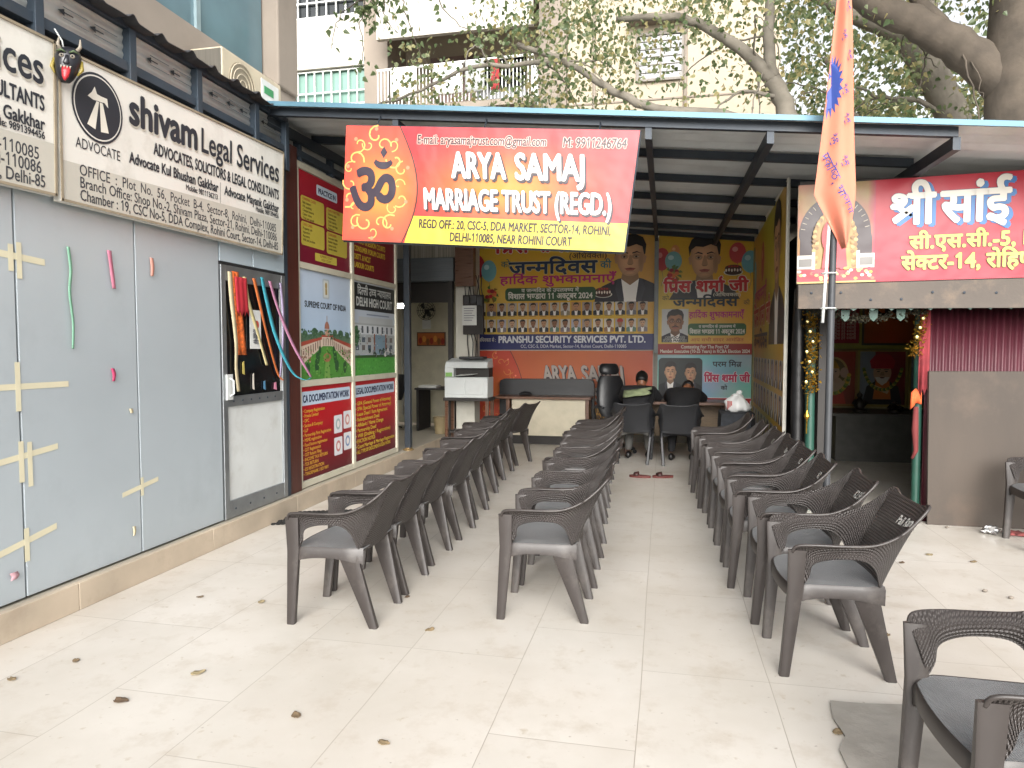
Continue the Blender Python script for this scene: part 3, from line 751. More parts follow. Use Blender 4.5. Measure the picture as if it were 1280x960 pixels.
for q, s_ in enumerate(['GPA (General Power of Attorney)', 'SPA (Special Power of Attorney)', 'Lease Deed / Rent Agreement', 'Relinquishment Deed', 'Affidavit / Name Change', 'Partnership Deed', 'Will (Drafting / Registration)', 'EVICTION NOTICE', 'Court Marriage & Marriage Registration', 'ALL TYPE OF DOCUMENTATION WORK']):
    A.text('• ' + s_, w*.03, h*(.70-.068*q), .06, 'd3b83a', bold=.018, width=w*min(.94, .026*len(s_)+.05))
ptag(A.build('poster', part_t), 'red legal documentation list poster without emblems')
bx(PX-.075, PX-.055, 5.98, 8.6, 3.27, 3.56).build('upper_panel', m_corr, part_t)

# ---------------------------------------------------------------- main canopy
m_sheetblue = mat('blue_coated_sheet_edge', '4d7080', .45, metal=.3, var=.12, vscale=4, dirt='59656a', dscale=6, damt=.4)
m_under = mat('grey_sheet_underside', 'd0d4d5', .5, metal=.25, var=.12, vscale=2, dirt='5f6264', dscale=1.2, damt=.35)
m_steel = mat('dark_steel_section', '2c333b', .5, metal=.3, var=.2, vscale=4, dirt='4d4a46', dscale=3, damt=.35)
def roof_z(x, y): return 3.565 - .098*(x + 3.3) + .018*(y - 5.45)
canopy = thing('canopy', 'long blue edged corrugated steel canopy on dark steel beams over the chairs', 'canopy', (0, 5.45, 0))
P = []; prof = [(0, 0), (.06, 0), (.085, .028), (.125, .028), (.15, 0)]
yy = []
y = 5.40
while y < 12.0:
    for dy, dz in prof[:-1]: yy.append((y + dy, dz))
    y += .21
P = [[Vector((x, y_, roof_z(x, y_) + dz)) for y_, dz in yy] for x in (-4.15, -1.2, 1.0, 3.2, 5.2)]
MB().grid(P, None, .003).build('roof_sheet', m_under, canopy, smooth=30)
MB().hexa([(-3.46,5.375,roof_z(-3.46,5.4)-.022),(5.2,5.375,roof_z(5.2,5.4)-.022),(5.2,5.395,roof_z(5.2,5.4)-.022),(-3.46,5.395,roof_z(-3.46,5.4)-.022)],
          [(-3.46,5.375,roof_z(-3.46,5.4)+.016),(5.2,5.375,roof_z(5.2,5.4)+.016),(5.2,5.395,roof_z(5.2,5.4)+.016),(-3.46,5.395,roof_z(-3.46,5.4)+.016)]).build('edge_flashing', m_sheetblue, canopy)
def xbeam(y, x0, x1, d=.07, w=.05, drop=.006):
    q = lambda x, o, yo: (x, y + yo, roof_z(x, y) - drop - o)
    return MB().hexa([q(x0,d,0), q(x1,d,0), q(x1,d,w), q(x0,d,w)], [q(x0,0,0), q(x1,0,0), q(x1,0,w), q(x0,0,w)])
for y, x1 in ((5.46, 1.98), (6.35, 1.98), (7.3, 1.98), (8.3, 1.98), (9.4, 1.6), (10.5, 1.6), (11.25, 1.6)):
    xbeam(y, -3.4, x1).build('purlin', m_steel, canopy)
def ybeam(x, y0, y1, d=.09, w=.05, drop=.075):
    q = lambda y, o, xo: (x + xo, y, roof_z(x + xo, y) - drop - o)
    return MB().hexa([q(y0,d,0), q(y0,d,w), q(y1,d,w), q(y1,d,0)], [q(y0,0,0), q(y0,0,w), q(y1,0,w), q(y1,0,0)])
for x in (-3.38, -2.2, -.16, .72, 1.95):
    ybeam(x, 5.47, 11.3 if x < 1.5 else 8.35).build('rafter', m_steel, canopy)
for (x, y, z0, l_) in ((-3.31, 8.70, .157, 'front'), ):
    p_ = bx(x-.04, x+.04, y-.04, y+.04, z0, roof_z(x, y)-.17).build('support_post', m_steel, canopy, bevel=.005)
    MB().lathe((x, y, z0), [(.075, 0), (.075, .012), (.05, .02), (.05, .035)], 12).build('base_collar', mat('brass_collar', '8a7148', .5, metal=.4), p_)
xs_ = -.13
bx(xs_-.03, xs_+.03, 11.22, 11.28, 1.43, roof_z(xs_, 11.2)-.17).build('support_post', mat('grey_painted_post', '7c8282', .5, var=.15), canopy)

# ================================================================ WOVEN PLASTIC ARMCHAIRS
m_wovenback = uv_weave_mat('woven_brown_plastic', '3c3735', .028, .9, rough=.40)
m_wovenseat = uv_weave_mat('sky_lit_woven_seat', '78797a', .014, .5, rough=.36)  # paler than the frame: the sky's reflection on the seats is in this colour
m_plastic = mat('smooth_brown_plastic', '35302e', .42, var=.1, vscale=8, dirt='8b847c', dscale=5, damt=.25)
m_darkplastic = mat('black_plastic', '26272a', .45, var=.12, vscale=6)
m_chalk = mat('white_marker_paint', 'd8d6d0', .7, var=.05)

def catmull(K, n):
    out = []
    for i in range(len(K)-1):
        p0, p1, p2, p3 = K[max(0,i-1)], K[i], K[i+1], K[min(len(K)-1,i+2)]
        for k in range(n):
            t = k/n
            out.append(tuple(.5*((2*b)+(c-a_)*t+(2*a_-5*b+4*c-d)*t*t+(3*b-a_-3*c+d)*t**3) for a_, b, c, d in zip(p0, p1, p2, p3)))
    out.append(tuple(K[-1])); return out
KT = [(.256,.258,.590),(.238,.272,.622),(.16,.285,.632),(.03,.291,.634),(-.085,.284,.643),(-.185,.266,.684),(-.262,.238,.745),(-.318,.212,.805),(-.314,.12,.786),(-.316,0,.782)]
KB = [(.208,.248,.428),(.184,.255,.472),(.168,.264,.535),(.085,.274,.567),(-.035,.272,.566),(-.092,.260,.525),(-.118,.238,.455),(-.130,.205,.418),(-.143,.11,.412),(-.148,0,.41)]
NS = 6
def mirror(K): return K + [(x, -y, z) for x, y, z in reversed(K[:-1])]
_T, _B = catmull(mirror(KT), NS), catmull(mirror(KB), NS)
_NT = 7
def shell_point(i, t):
    T_, B_ = Vector(_T[i]), Vector(_B[i])
    p = B_.lerp(T_, t); out = Vector((p.x*.25 if abs(p.y) > .2 else -1, p.y*3, 0)); out.normalize()
    return p - out*.018*sin(pi*t)*(1 if i > 0 else 0) + out*.010*max(0, (t-.8)/.2)
def shell(i0, i1):
    """part of the horseshoe shell; the rim is rolled"""
    P, U = [], []; s = 0
    for i in range(i0, i1+1):
        row, ur = [], []; L = (Vector(_T[i]) - Vector(_B[i])).length
        if i > i0: s += (Vector(_T[i]) - Vector(_T[i-1])).length
        for j in range(_NT+1):
            row.append(shell_point(i, j/_NT)); ur.append((s, L*j/_NT))
        P.append(row); U.append(ur)
    return P, U
iA, iB = 5*NS, 13*NS
def rim_tube(i0, i1, bottom=False):
    return MB().tube([Vector(_B[i]) if bottom else shell_point(i, 1.0) for i in range(i0, i1+1)], .0075, 6)

def make_chair(name):
    t = thing(name, 'x', 'chair')
    P, U = shell(iA, iB); b = MB().grid(P, U, .007).build('backrest', m_wovenback, t, smooth=60, local=True)
    rim_tube(iA, iB).build('rim', m_plastic, b, smooth=True, local=True)
    for i0, i1 in ((0, iA), (iB, 18*NS)):
        P, U = shell(i0, i1); a_ = MB().grid(P, U, .007).build('armrest', m_wovenback, t, smooth=60, local=True)
        rim_tube(i0, i1).build('rim', m_plastic, a_, smooth=True, local=True)
    # seat: dished woven pan with a rolled front and a skirt
    NX, NY = 12, 12; P, U = [], []
    for i in range(NX+1):
        row, ur = [], []; fx = i/NX; x = -.148 + (.265+.148)*fx
        for j in range(NY+1):
            v = j/NY*2-1; hw = .232 + .012*fx - .03*max(0, (fx-.86)/.14)**2 - .02*max(0, (.15-fx)/.15)
            y = v*hw; z = .438 - .014*(1-v*v)*sin(pi*min(1, fx*.95+.05)) - .018*max(0, (fx-.78)/.22)**2
            x2 = x - .02*v*v*max(0, (fx-.7)/.3)
            row.append(Vector((x2, y, z))); ur.append((x2, y))
        P.append(row); U.append(ur)
    s = MB().grid(P, U, .006).build('seat', m_wovenseat, t, smooth=60, local=True)
    sk = MB()
    edge = [P[i][0] for i in range(0, NX+1)] + [P[NX][j] for j in range(1, NY+1)] + [P[i][NY] for i in range(NX-1, -1, -1)]
    rows, ur, sL = [], [], 0
    for k, p in enumerate(edge):
        if k: sL += (edge[k]-edge[k-1]).length
        c = abs(p.y); drop = .075 if c > .2 else .055
        mid = (p.x - .06)/.2
        if c > .2: drop = .055 + .03*min(1, mid*mid)
        n_ = Vector((.25*(p.x-.05), p.y, 0)); n_.normalize()
        if p.x > .235 and c < .215: n_ = Vector((1, p.y*1.5, 0)).normalized()
        rows.append([p + n_*.002 + Vector((0,0,.002)), p + n_*.012 - Vector((0,0,.014)), p + n_*.010 - Vector((0,0,drop))]); ur.append([(sL, .1), (sL, .08), (sL, .02)])
    sk.grid(rows, ur, -.006).build('skirt', m_plastic, s, smooth=50, local=True)
    def leg(top, mid, bot, wt, wm, wb):
        def ring(c, w):
            x, y, z = c; a_, b_ = w[0]/2, w[1]/2; e = .3
            return [Vector((x+px*a_, y+py*b_, z)) for px, py in ((-1,-1+e),(-1+e,-1),(1-e,-1),(1,-1+e),(1,1-e),(1-e,1),(-1+e,1),(-1,1-e))]
        R_ = [ring(bot, wb), ring([a_*.5+b_*.5 for a_, b_ in zip(bot, mid)], [(a_+b_)/2 for a_, b_ in zip(wb, wm)]), ring(mid, wm)]
        if top: R_.append(ring(top, wt))
        return MB().loft(R_)
    for sg in (1, -1):
        leg((.236, sg*.262, .60), (.236, sg*.245, .42), (.272, sg*.215, 0), (.075, .020), (.066, .034), (.044, .038)).build('leg', m_plastic, t, smooth=40, local=True)
        leg(None, (-.058, sg*.226, .425), (-.192, sg*.190, 0), None, (.115, .026), (.046, .040)).build('leg', m_plastic, t, smooth=40, local=True)
    return t
proto = make_chair('woven_armchair'); used = [False]
def place_chair(x, y, rz, label, group, dark=False):
    o = proto if not used[0] else copy_tree(proto); used[0] = True
    q = random.Random(int(x*977 + y*331)); x += q.uniform(-.018, .018); y += q.uniform(-.015, .015); rz += q.uniform(-2.5, 2.5)
    o.location = (x, y, 0); o.rotation_euler = (0, 0, R(rz)); tag(o, label, 'chair', group)
    if dark:
        def rec(q):
            if q.type == 'MESH': q.material_slots[0].link = 'OBJECT'; q.material_slots[0].material = m_darkplastic
            for c in q.children: rec(c)
        rec(o)
    return o
ORD = ['first', 'second', 'third', 'fourth', 'fifth', 'sixth', 'seventh', 'eighth', 'ninth']
LEFT = [(-1.70,3.615,181),(-1.715,4.14,180),(-1.73,4.72,178),(-1.735,5.38,181),(-1.79,6.06,180),(-1.89,6.81,178),(-1.98,7.50,181),(-2.03,8.14,172),(-1.96,8.93,165)]
MIDDLE = [(-.60,3.94,180.5),(-.625,4.50,180),(-.63,5.14,181),(-.66,5.75,179),(-.69,6.36,180),(-.73,6.98,182),(-.76,7.58,179),(-.75,8.19,180)]
RIGHT = [(.800,3.565,181),(.758,4.15,179),(.70,4.71,180),(.67,5.27,181),(.66,5.80,179),(.65,6.34,180),(.63,6.92,178),(.585,7.66,182)]
rows = {}
for nm, pts, tx in (('L', LEFT, 'row by poster partition'), ('M', MIDDLE, 'middle row'), ('R', RIGHT, 'row by flag pole')):
    for k, (x, y, r_) in enumerate(pts):
        ex = {('L', 0): ', leaf on seat', ('R', 0): ', white scrawl on back'}.get((nm, k), '')
        rows[nm, k] = place_chair(x, y, r_, 'brown woven armchair, %s from front in %s%s' % (ORD[k], tx, ex), 'woven armchairs in three rows')
place_chair(1.075, 2.21, 182, 'brown woven plastic armchair cropped by the bottom right corner, beside the grey slab', 'woven armchairs standing apart')
place_chair(2.92, 5.95, 181, 'brown woven plastic armchair in front of the plywood, cropped by the right edge', 'woven armchairs standing apart')
place_chair(-.375, 9.30, 90, 'black plastic armchair under the person wearing the green scarf', 'chairs of the two seated people', True)
place_chair(.20, 9.235, 88, 'black plastic armchair under the person slumped over the right end of the desk', 'chairs of the two seated people', True)
# white hand lettering inside some backs (inner face, near the near top corner)
def chair_scrawl(ch, st, size):
    i0, i1 = 6*NS + 4, 9*NS
    def fn(u, v, h=0):
        i = i0 + 12.5 - u*58; k = max(i0, min(i1-1, int(i))); f_ = i - k; t_ = .74 + v*2.9
        p = shell_point(k, t_).lerp(shell_point(k+1, t_), f_)
        return p + Vector((.0100 + h*.4, 0, .004))
    A = Art(fn); A.text(st, 0, 0, size, 'dcdad4', bold=.02, shear=.1); A.build('lettering', ch, mat('white_marker_paint', 'd8d6d0', .7))
    lt = [c for c in ch.children if c.name.startswith('lettering')][-1]
    # build() moved the mesh to the chair's base; scrawl coordinates are already local
    for v in lt.data.vertices: v.co += Vector(ch.location)
for k, st in ((0, 'Pali Ram'), (1, 'K2 541'), (2, 'K2'), (3, 'K2'), (4, 'Ram'), (5, 'K2')):
    chair_scrawl(rows['R', k], st, .05)

# ================================================================ TWO PEOPLE AT THE DESK (seen from behind)
m_skin = mat('brown_skin', '7c5138', .5, var=.08)
m_hair = mat('black_hair', '0c0b0b', .5, var=.3, vscale=30, bump=.3)
m_blackcloth = mat('black_wool_cloth', '17171a', .85, var=.2, vscale=10, bump=.3, bscale=25)
m_greycloth = mat('grey_trouser_cloth', '5c5b58', .85, var=.15, vscale=10)
m_greencloth = mat('green_scarf_cloth', '7b8564', .85, var=.2, vscale=14, bump=.3, bscale=30)
m_shoe = mat('black_shoe_leather', '141212', .4)
def skin_figure(name, J, E, parent, material, sub=2):
    """one continuous surface grown round a skeleton: J = {joint: (x,y,z,r)}"""
    names = list(J); me = bpy.data.meshes.new(name)
    me.from_pydata([J[k][:3] for k in names], [(names.index(a_), names.index(b_)) for a_, b_ in E], [])
    o = bpy.data.objects.new(name, me); COL.objects.link(o)
    o.modifiers.new('skin', 'SKIN'); ss = o.modifiers.new('sub', 'SUBSURF'); ss.levels = sub; ss.render_levels = sub
    lay = me.skin_vertices[0].data if me.skin_vertices else None
    if lay is None:
        bpy.context.view_layer.objects.active = o
        me.attributes
    for i, k in enumerate(names):
        r_ = J[k][3]; me.skin_vertices[0].data[i].radius = (r_, r_) if not isinstance(r_, tuple) else r_
    me.skin_vertices[0].data[0].use_root = True
    dg = bpy.context.evaluated_depsgraph_get()
    m2 = bpy.data.meshes.new_from_object(o.evaluated_get(dg))
    bpy.data.objects.remove(o)
    m2.name = name; m2.materials.clear(); m2.materials.append(material)
    m2.polygons.foreach_set('use_smooth', [True]*len(m2.polygons))
    o = bpy.data.objects.new(name, m2); COL.objects.link(o)
    if parent is not None: o.parent = parent
    return o
def hand(mb_parent, wrist, d, side):
    """palm and five bent fingers in one skinned surface; d = pointing direction, side = thumb side"""
    d = Vector(d).normalized(); s_ = Vector(side).normalized(); up = Vector((0, 0, 1)); w_ = Vector(wrist)
    J = {'wrist': (*w_, .026), 'palm': (*(w_ + d*.055), (.036)), 'knuckle': (*(w_ + d*.085), .030)}; E = [('wrist', 'palm'), ('palm', 'knuckle')]
    for k, (o_, L) in enumerate(((-.030, .060), (-.010, .078), (.011, .082), (.031, .070))):
        a_ = w_ + d*.095 + s_*o_
        J['f%da' % k] = (*a_, .010); J['f%db' % k] = (*(a_ + d*L*.55 + up*.006), .009); J['f%dc' % k] = (*(a_ + d*L - up*.018), .0075)
        E += [('knuckle', 'f%da' % k), ('f%da' % k, 'f%db' % k), ('f%db' % k, 'f%dc' % k)]
    b_ = w_ + d*.04 + s_*.03
    J['ta'] = (*b_, .012); J['tb'] = (*(b_ + s_*.028 + d*.03), .0105); J['tc'] = (*(b_ + s_*.034 + d*.062), .0085)
    E += [('palm', 'ta'), ('ta', 'tb'), ('tb', 'tc')]
    return skin_figure('hand', J, E, mb_parent, m_skin, 1)
def seated_person(loc, label, top, trousers, lean, turn, scarf, bow, hs_=1.0):
    """local frame: +y is where the person faces, origin on the floor under the seat"""
    t = thing('person', label, 'person', loc, R(turn))
    lx = lean; zz = lambda z: .53 + (z-.53)*hs_
    J = {'pelvis': (0, 0, .53, .135), 'waist': (.0, .09*lx, zz(.67), .14), 'chest': (.01, .27*lx, zz(.84), .165), 'neck0': (.02, .42*lx, zz(.985), .10), 'neck1': (.02, .42*lx+.045, zz(.985) + .035, .055)}
    E = [('pelvis', 'waist'), ('waist', 'chest'), ('chest', 'neck0'), ('neck0', 'neck1')]
    for sg, nm in ((-1, 'l'), (1, 'r')):
        J.update({nm+'sh': (sg*.175, .38*lx, zz(.945)-.02, .080), nm+'el': (sg*.25, .42*lx+.17, .81, .052), nm+'wr': (sg*.13, .42*lx+.38, .80, .036),
                  nm+'hip': (sg*.095, .03, .52, .10), nm+'kn': (sg*.12, .42, .50, .072), nm+'ca': (sg*.13, .40, .28, .060), nm+'an': (sg*.13, .36 + .04*sg, .10, .042)})
        E += [('neck0', nm+'sh'), (nm+'sh', nm+'el'), (nm+'el', nm+'wr'), ('pelvis', nm+'hip'), (nm+'hip', nm+'kn'), (nm+'kn', nm+'ca'), (nm+'ca', nm+'an')]
    UP = ['pelvis', 'waist', 'chest', 'neck0', 'neck1', 'lsh', 'lel', 'lwr', 'rsh', 'rel', 'rwr']
    LO = ['pelvis', 'lhip', 'lkn', 'lca', 'lan', 'rhip', 'rkn', 'rca', 'ran']
    # the whole body is one surface; jacket and trousers are clothing layers over it
    body = skin_figure('body', {k: (v[0], v[1], v[2], v[3]*(.45 if k in ('pelvis', 'waist', 'chest', 'neck0') else .7)) for k, v in J.items()}, E, t, m_skin, 2)
    skin_figure('jacket', {k: (*J[k][:3], J[k][3]*1.28) for k in UP if k not in ('neck1',)}, [e for e in E if e[0] in UP and e[1] in UP and 'neck1' not in e], t, top, 2)
    skin_figure('trousers', {k: (J[k][0], J[k][1], J[k][2], J[k][3]*1.12) for k in LO}, [e for e in E if e[0] in LO and e[1] in LO], t, trousers, 2)
    MB().loft([[Vector((cx_ + rx*cos(a_), cy_ + ry*sin(a_), cz_ + .006*sin(3*a_ + cz_*20))) for a_ in [2*pi*k/20 for k in range(20)]] for cx_, cy_, cz_, rx, ry in
        ((0, 0, .47, .185, .14), (0, .03*lx, zz(.58), .185, .14), (0, .09*lx, zz(.67), .18, .135), (.01, .18*lx, zz(.76), .195, .14), (.01, .27*lx, zz(.84), .215, .15), (.015, .36*lx, zz(.93), .205, .125), (.02, .41*lx, zz(.985), .13, .09), (.02, .43*lx, zz(1.02), .06, .05))]).build('coat_back', top, t, smooth=True, local=True)
    hc = Vector((.02, .42*lx + .06 + .11*bow, zz(.985) + .165 - .075*bow)); tilt = Matrix.Rotation(-R(14 + 42*bow), 4, 'X')
    rings = []
    prof = [(-.115,.035,.04,.018),(-.10,.052,.058,.022),(-.07,.062,.078,.016),(-.02,.072,.092,.004),(.03,.077,.098,-.004),(.075,.070,.09,-.008),(.105,.045,.06,-.008),(.12,.012,.015,-.008)]
    for z, rx, ry, oy in prof: rings.append([hc + tilt @ Vector((rx*cos(2*pi*k/18), oy + ry*sin(2*pi*k/18), z)) for k in range(18)])
    hd_ = MB().loft(rings)
    hd_.loft([[hc + tilt @ Vector((x + w_*cos(2*pi*k/8), y, z + w_*.8*sin(2*pi*k/8))) for k in range(8)] for x, y, z, w_ in ((0,.09,.02,.012),(0,.108,-.015,.015),(0,.112,-.03,.016),(0,.09,-.04,.012))])
    for sg in (-1, 1):
        hd_.ball(hc + tilt @ Vector((sg*.074, -.005, -.005)), (.012, .022, .033), 8, 6)
    hd_.build('head', m_skin, t, smooth=True, local=True)
    ey = MB()
    for sg in (-1, 1): ey.ball(hc + tilt @ Vector((sg*.032, .082, .012)), .012, 8, 6)
    ey.build('eyes', m_white, t, smooth=True, local=True)
    MB().ball(hc + tilt @ Vector((0, .09, -.062)), (.022, .008, .007), 8, 5).build('mouth', mat('lips', '6e3b33', .5), t, smooth=True, local=True)
    hr = MB(); rings = []
    for z, rx, ry, oy in ((-.06,.066,.05,-.045),(-.03,.076,.075,-.03),(.02,.084,.098,-.012),(.06,.083,.103,-.008),(.10,.064,.082,-.008),(.13,.03,.04,-.008),(.138,.006,.01,-.008)):
        rings.append([hc + tilt @ Vector((rx*cos(2*pi*k/18)*(1+.03*sin(5*k)), oy + ry*sin(2*pi*k/18), z + .006*sin(3*k))) for k in range(18)])
    hr.loft(rings).build('hair', m_hair, t, smooth=True, local=True)
    for sg, nm in ((-1, 'l'), (1, 'r')):
        w_ = J[nm+'wr']; e_ = J[nm+'el']
        hand(t, Vector(w_[:3]) + (Vector(w_[:3]) - Vector(e_[:3])).normalized()*.03, Vector((w_[0]-e_[0], w_[1]-e_[1], -.02)), (-sg, .2, 0))
        an = J[nm+'an']; sh = MB()
        sh.loft([[Vector((an[0] + a_*cos(2*pi*k/10), an[1] + dy + .0*k, max(.004, z + b_*sin(2*pi*k/10)))) for k in range(10)] for dy, a_, b_, z in ((-.06,.02,.03,.045),(-.04,.035,.045,.05),(.03,.042,.045,.05),(.10,.046,.03,.035),(.16,.04,.024,.028),(.185,.02,.012,.022))])
        sh.build('shoe', m_shoe, t, smooth=True, local=True)
    if scarf:
        P = []
        for i in range(15):
            f_ = i/14; a_ = pi*(.92 - .80*f_) ; rad = .20 - .015*sin(pi*f_)
            c = Vector((rad*cos(a_)*1.02, .31*lx - rad*.86*sin(a_)*1.25 - .02, zz(.97) - .06*(1-f_) ))
            P.append([c + Vector((0, .045*(j-1.5)*.6, .030*(j-1.5))) + Vector((0, -.012*sin(j*2.1 + i*.7), 0)) for j in range(4)])
        MB().grid(P, None, .008).build('scarf', m_greencloth, t, smooth=True, local=True)
    return t
seated_person((-.36, 9.30, 0), 'person in black with a green scarf bent over the desk, beside the office chair', m_blackcloth, m_greycloth, 1.0, -4, True, .8, .95)
seated_person((.19, 9.22, 0), 'person in plain black clothes bent low over the desk, head out of sight', m_blackcloth, m_blackcloth, 1.45, -8, False, 1.8, .86)

# ================================================================ BACK WALL, POSTERS, BOOTH
m_wallgrey = mat('grey_plastered_wall', '8d8a82', .8, var=.12, vscale=2, bump=.15, dirt='5f5a50', dscale=1.6)
m_wallwhite = mat('white_distemper_wall', 'bdbbb0', .8, var=.08, vscale=2, dirt='837c6e', dscale=1.8, damt=.5)
m_dark = mat('dark_boarding_and_shade', '2a2725', .7, var=.25, vscale=4)  # boards dark in themselves; also colours the shade strip in the booth
m_flexedge = mat('white_flex_edge', 'c8c6bc', .6)
m_flex = ink_mat('vinyl_banner_ink', .42, .25, .35)
YB = 11.35
bw = bx(-3.12, 1.36, YB, YB + .15, 0, roof_z(1.4, YB) + .05).build('back_wall', m_wallgrey); tag(bw, 'grey rear wall behind the birthday posters and the counter', 'wall')

def balloon(A, x, y, rx, ry, col, hi):
    A.ell(x, y, rx, ry, col, 20); A.ell(x - rx*.3, y + ry*.35, rx*.35, ry*.25, hi, 12); A.poly([(x-.015, y-ry*1.06), (x+.015, y-ry*1.06), (x, y-ry*.95)], col)
    A.line([(x, y-ry), (x+.02, y-ry-.12), (x-.01, y-ry-.24)], .006, '6d6a58')
def cake(A, x, y, r):
    A.ell(x, y-.3*r, r*1.15, r*.42, 'd9d4c4', 20); A.rect(x-r, y-.3*r, x+r, y+.25*r, '3b2018'); A.ell(x, y-.3*r, r, r*.35, '3b2018', 20); A.ell(x, y+.25*r, r, r*.38, '4d2a1c', 20)
    for k in range(6): A.ell(x - r*.85 + k*r*.34, y + r*(.0 if k % 2 else -.06), r*.11, r*.2, 'e3d8c6', 8)
    for k in range(4): A.ell(x - r*.5 + k*r*.33, y + r*.42, r*.12, r*.12, 'a31f24', 8)
def flowers(A, x, y, r, sd=1):
    q = random.Random(sd)
    for k in range(9): 
        a_ = q.random()*6.28; A.poly([(x, y), (x+1.2*r*cos(a_), y+1.2*r*sin(a_)), (x+1.0*r*cos(a_+.35), y+1.0*r*sin(a_+.35))], q.choice(['4d6a2c', '7a5a22', '5f7a34']))
    for k in range(9): A.ell(x+(q.random()-.5)*r*1.2, y+(q.random()-.5)*r, r*.28, r*.26, q.choice(['b0252c', 'c8402f', '8d1c28', 'd2703a']), 9)
def yellow(x, y): return (214 - 16*abs(x-1.2)*.4, 172 - 18*(x*.25) + 6*sin(x*3+y*2), 62 + 18*sin(x*1.7 + y*2.2))
def wall_art(x0, z0, y=YB - .012): return Art(lambda u, v, h=0: Vector((x0 + u, y - h, z0 + v)))
def poster(name, label, x0, x1, z0, z1, y=YB - .002, th=.008):
    t = thing(name, label, 'poster', ((x0+x1)/2, y, z0))
    bx(x0, x1, y - th, y, z0, z1).build('sheet', m_flexedge, t); return t, wall_art(x0, z0, y - th - .001), x1-x0, z1-z0

# ---- large birthday poster
t, A, w, h = poster('birthday_poster', 'wide yellow birthday poster with two rows of small portraits and a blue footer', -3.09, -.165, 1.487, 3.36)
A.clip = (0, 0, w, h); A.grad(0, .25, w, h, yellow, 14, 8); A.rect(0, 0, w, .255, '252a5c')
A.build('print', t, m_flex); A = wall_art(-3.09, 1.487, YB - .0125); A.clip = (0, .76, w, h)
portrait(A, 2.545, 1.13, .635, .98, 'c99c76'); A.build('portrait', t, m_flex)
A = wall_art(-3.09, 1.487, YB - .0155); A.clip = (0, 0, w, h)
rr = random.Random(5)
for j, vy in enumerate((.575, .305)):
    for k in range(16):
        cx = .085 + .1775*k
        A.rect(cx-.078, vy-.015, cx+.078, vy+.195, rr.choice(['b9b2a2', 'a79f92', 'c6c0b4', '9b8f86', 'd0c6b0', 'b98a5a' if j == 0 else 'a9aab6']))
        A.clip = (cx-.078, vy-.015, cx+.078, vy+.2)
        portrait(A, cx, vy+.065, .115, 1, rr.choice(['9c6f4e', 'b58763', '8a5f42', 'c29a78', 'a87a58']), rr.choice(['17120f', '201915', '4a4440']), rr.choice(['1d1d24', '24242c', '1a1a20', '6d6a72', '8a7f6a'] if j == 0 else ['1d1d24', '7a7076', '9a938a', '8e6a4c', '2a2a33', '5d7a6c']), turban='a8342c' if (j, k) == (1, 13) else None, full=False, must=rr.random() < .4)
        A.clip = (0, 0, w, h)
A.build('portrait_rows', t, m_flex)
A = wall_art(-3.09, 1.487, YB - .0145); A.clip = (0, 0, w, h)
balloon(A, .02, 1.38, .13, .2, 'a8323a', 'cf7a78'); balloon(A, .22, 1.31, .13, .175, '6ea3ab', 'b5d2d2'); flowers(A, .24, .92, .13, 2); cake(A, 2.12, .925, .125)
A.rrect(.50, .80, 2.0, 1.015, .06, '2c4d2e'); A.build('decoration', t, m_flex)
A = wall_art(-3.09, 1.487, YB - .0185); wh = 'd8d4c8'
A.text('प्रिंस शर्मा जी', 1.2, 1.60, .36, 'b3262c', width=1.75, align='c', bold=.035, outline=('d9d4c6', .03))
A.text('(अधिवक्ता)', 1.56, 1.475, .13, '26242a', width=.62, bold=.012)
A.text('को', .43, 1.36, .15, '1e5a58', bold=.01); A.text('की', 2.07, 1.31, .17, '1e6a78', bold=.015)
A.text('जन्मदिवस', 1.29, 1.245, .30, '20304c', width=1.45, align='c', bold=.035, outline=('cfc9a0', .02))
A.text('हार्दिक शुभकामनाएँ', 1.36, 1.085, .19, 'b02a68', width=1.9, align='c', bold=.03)
A.text('व जन्मदिन के उपलक्ष्य में', 1.25, .945, .085, wh, width=.95, align='c', bold=.02)
A.text('विशाल भण्डारा 11 अक्टूबर 2024', 1.25, .835, .13, wh, width=1.4, align='c', bold=.025)
A.text('अधिवक्ता से :', .04, .13, .09, wh, width=.30); A.text('PRANSHU SECURITY SERVICES PVT. LTD.', 1.59, .115, .155, 'c9cbd0', width=2.42, align='c', bold=.035)
A.text('CC, CSC-5, DDA Market, Sector-14, Rohini Court, Delhi-110085', 1.63, .03, .075, 'b7b9c4', width=1.74, align='c', bold=.012)
for k in range(32): A.rect(.02 + .1775*(k % 16), (.545, .275)[k//16], .13 + .1775*(k % 16), (.552, .282)[k//16], '6a5a34')
A.build('lettering', t, m_flex)

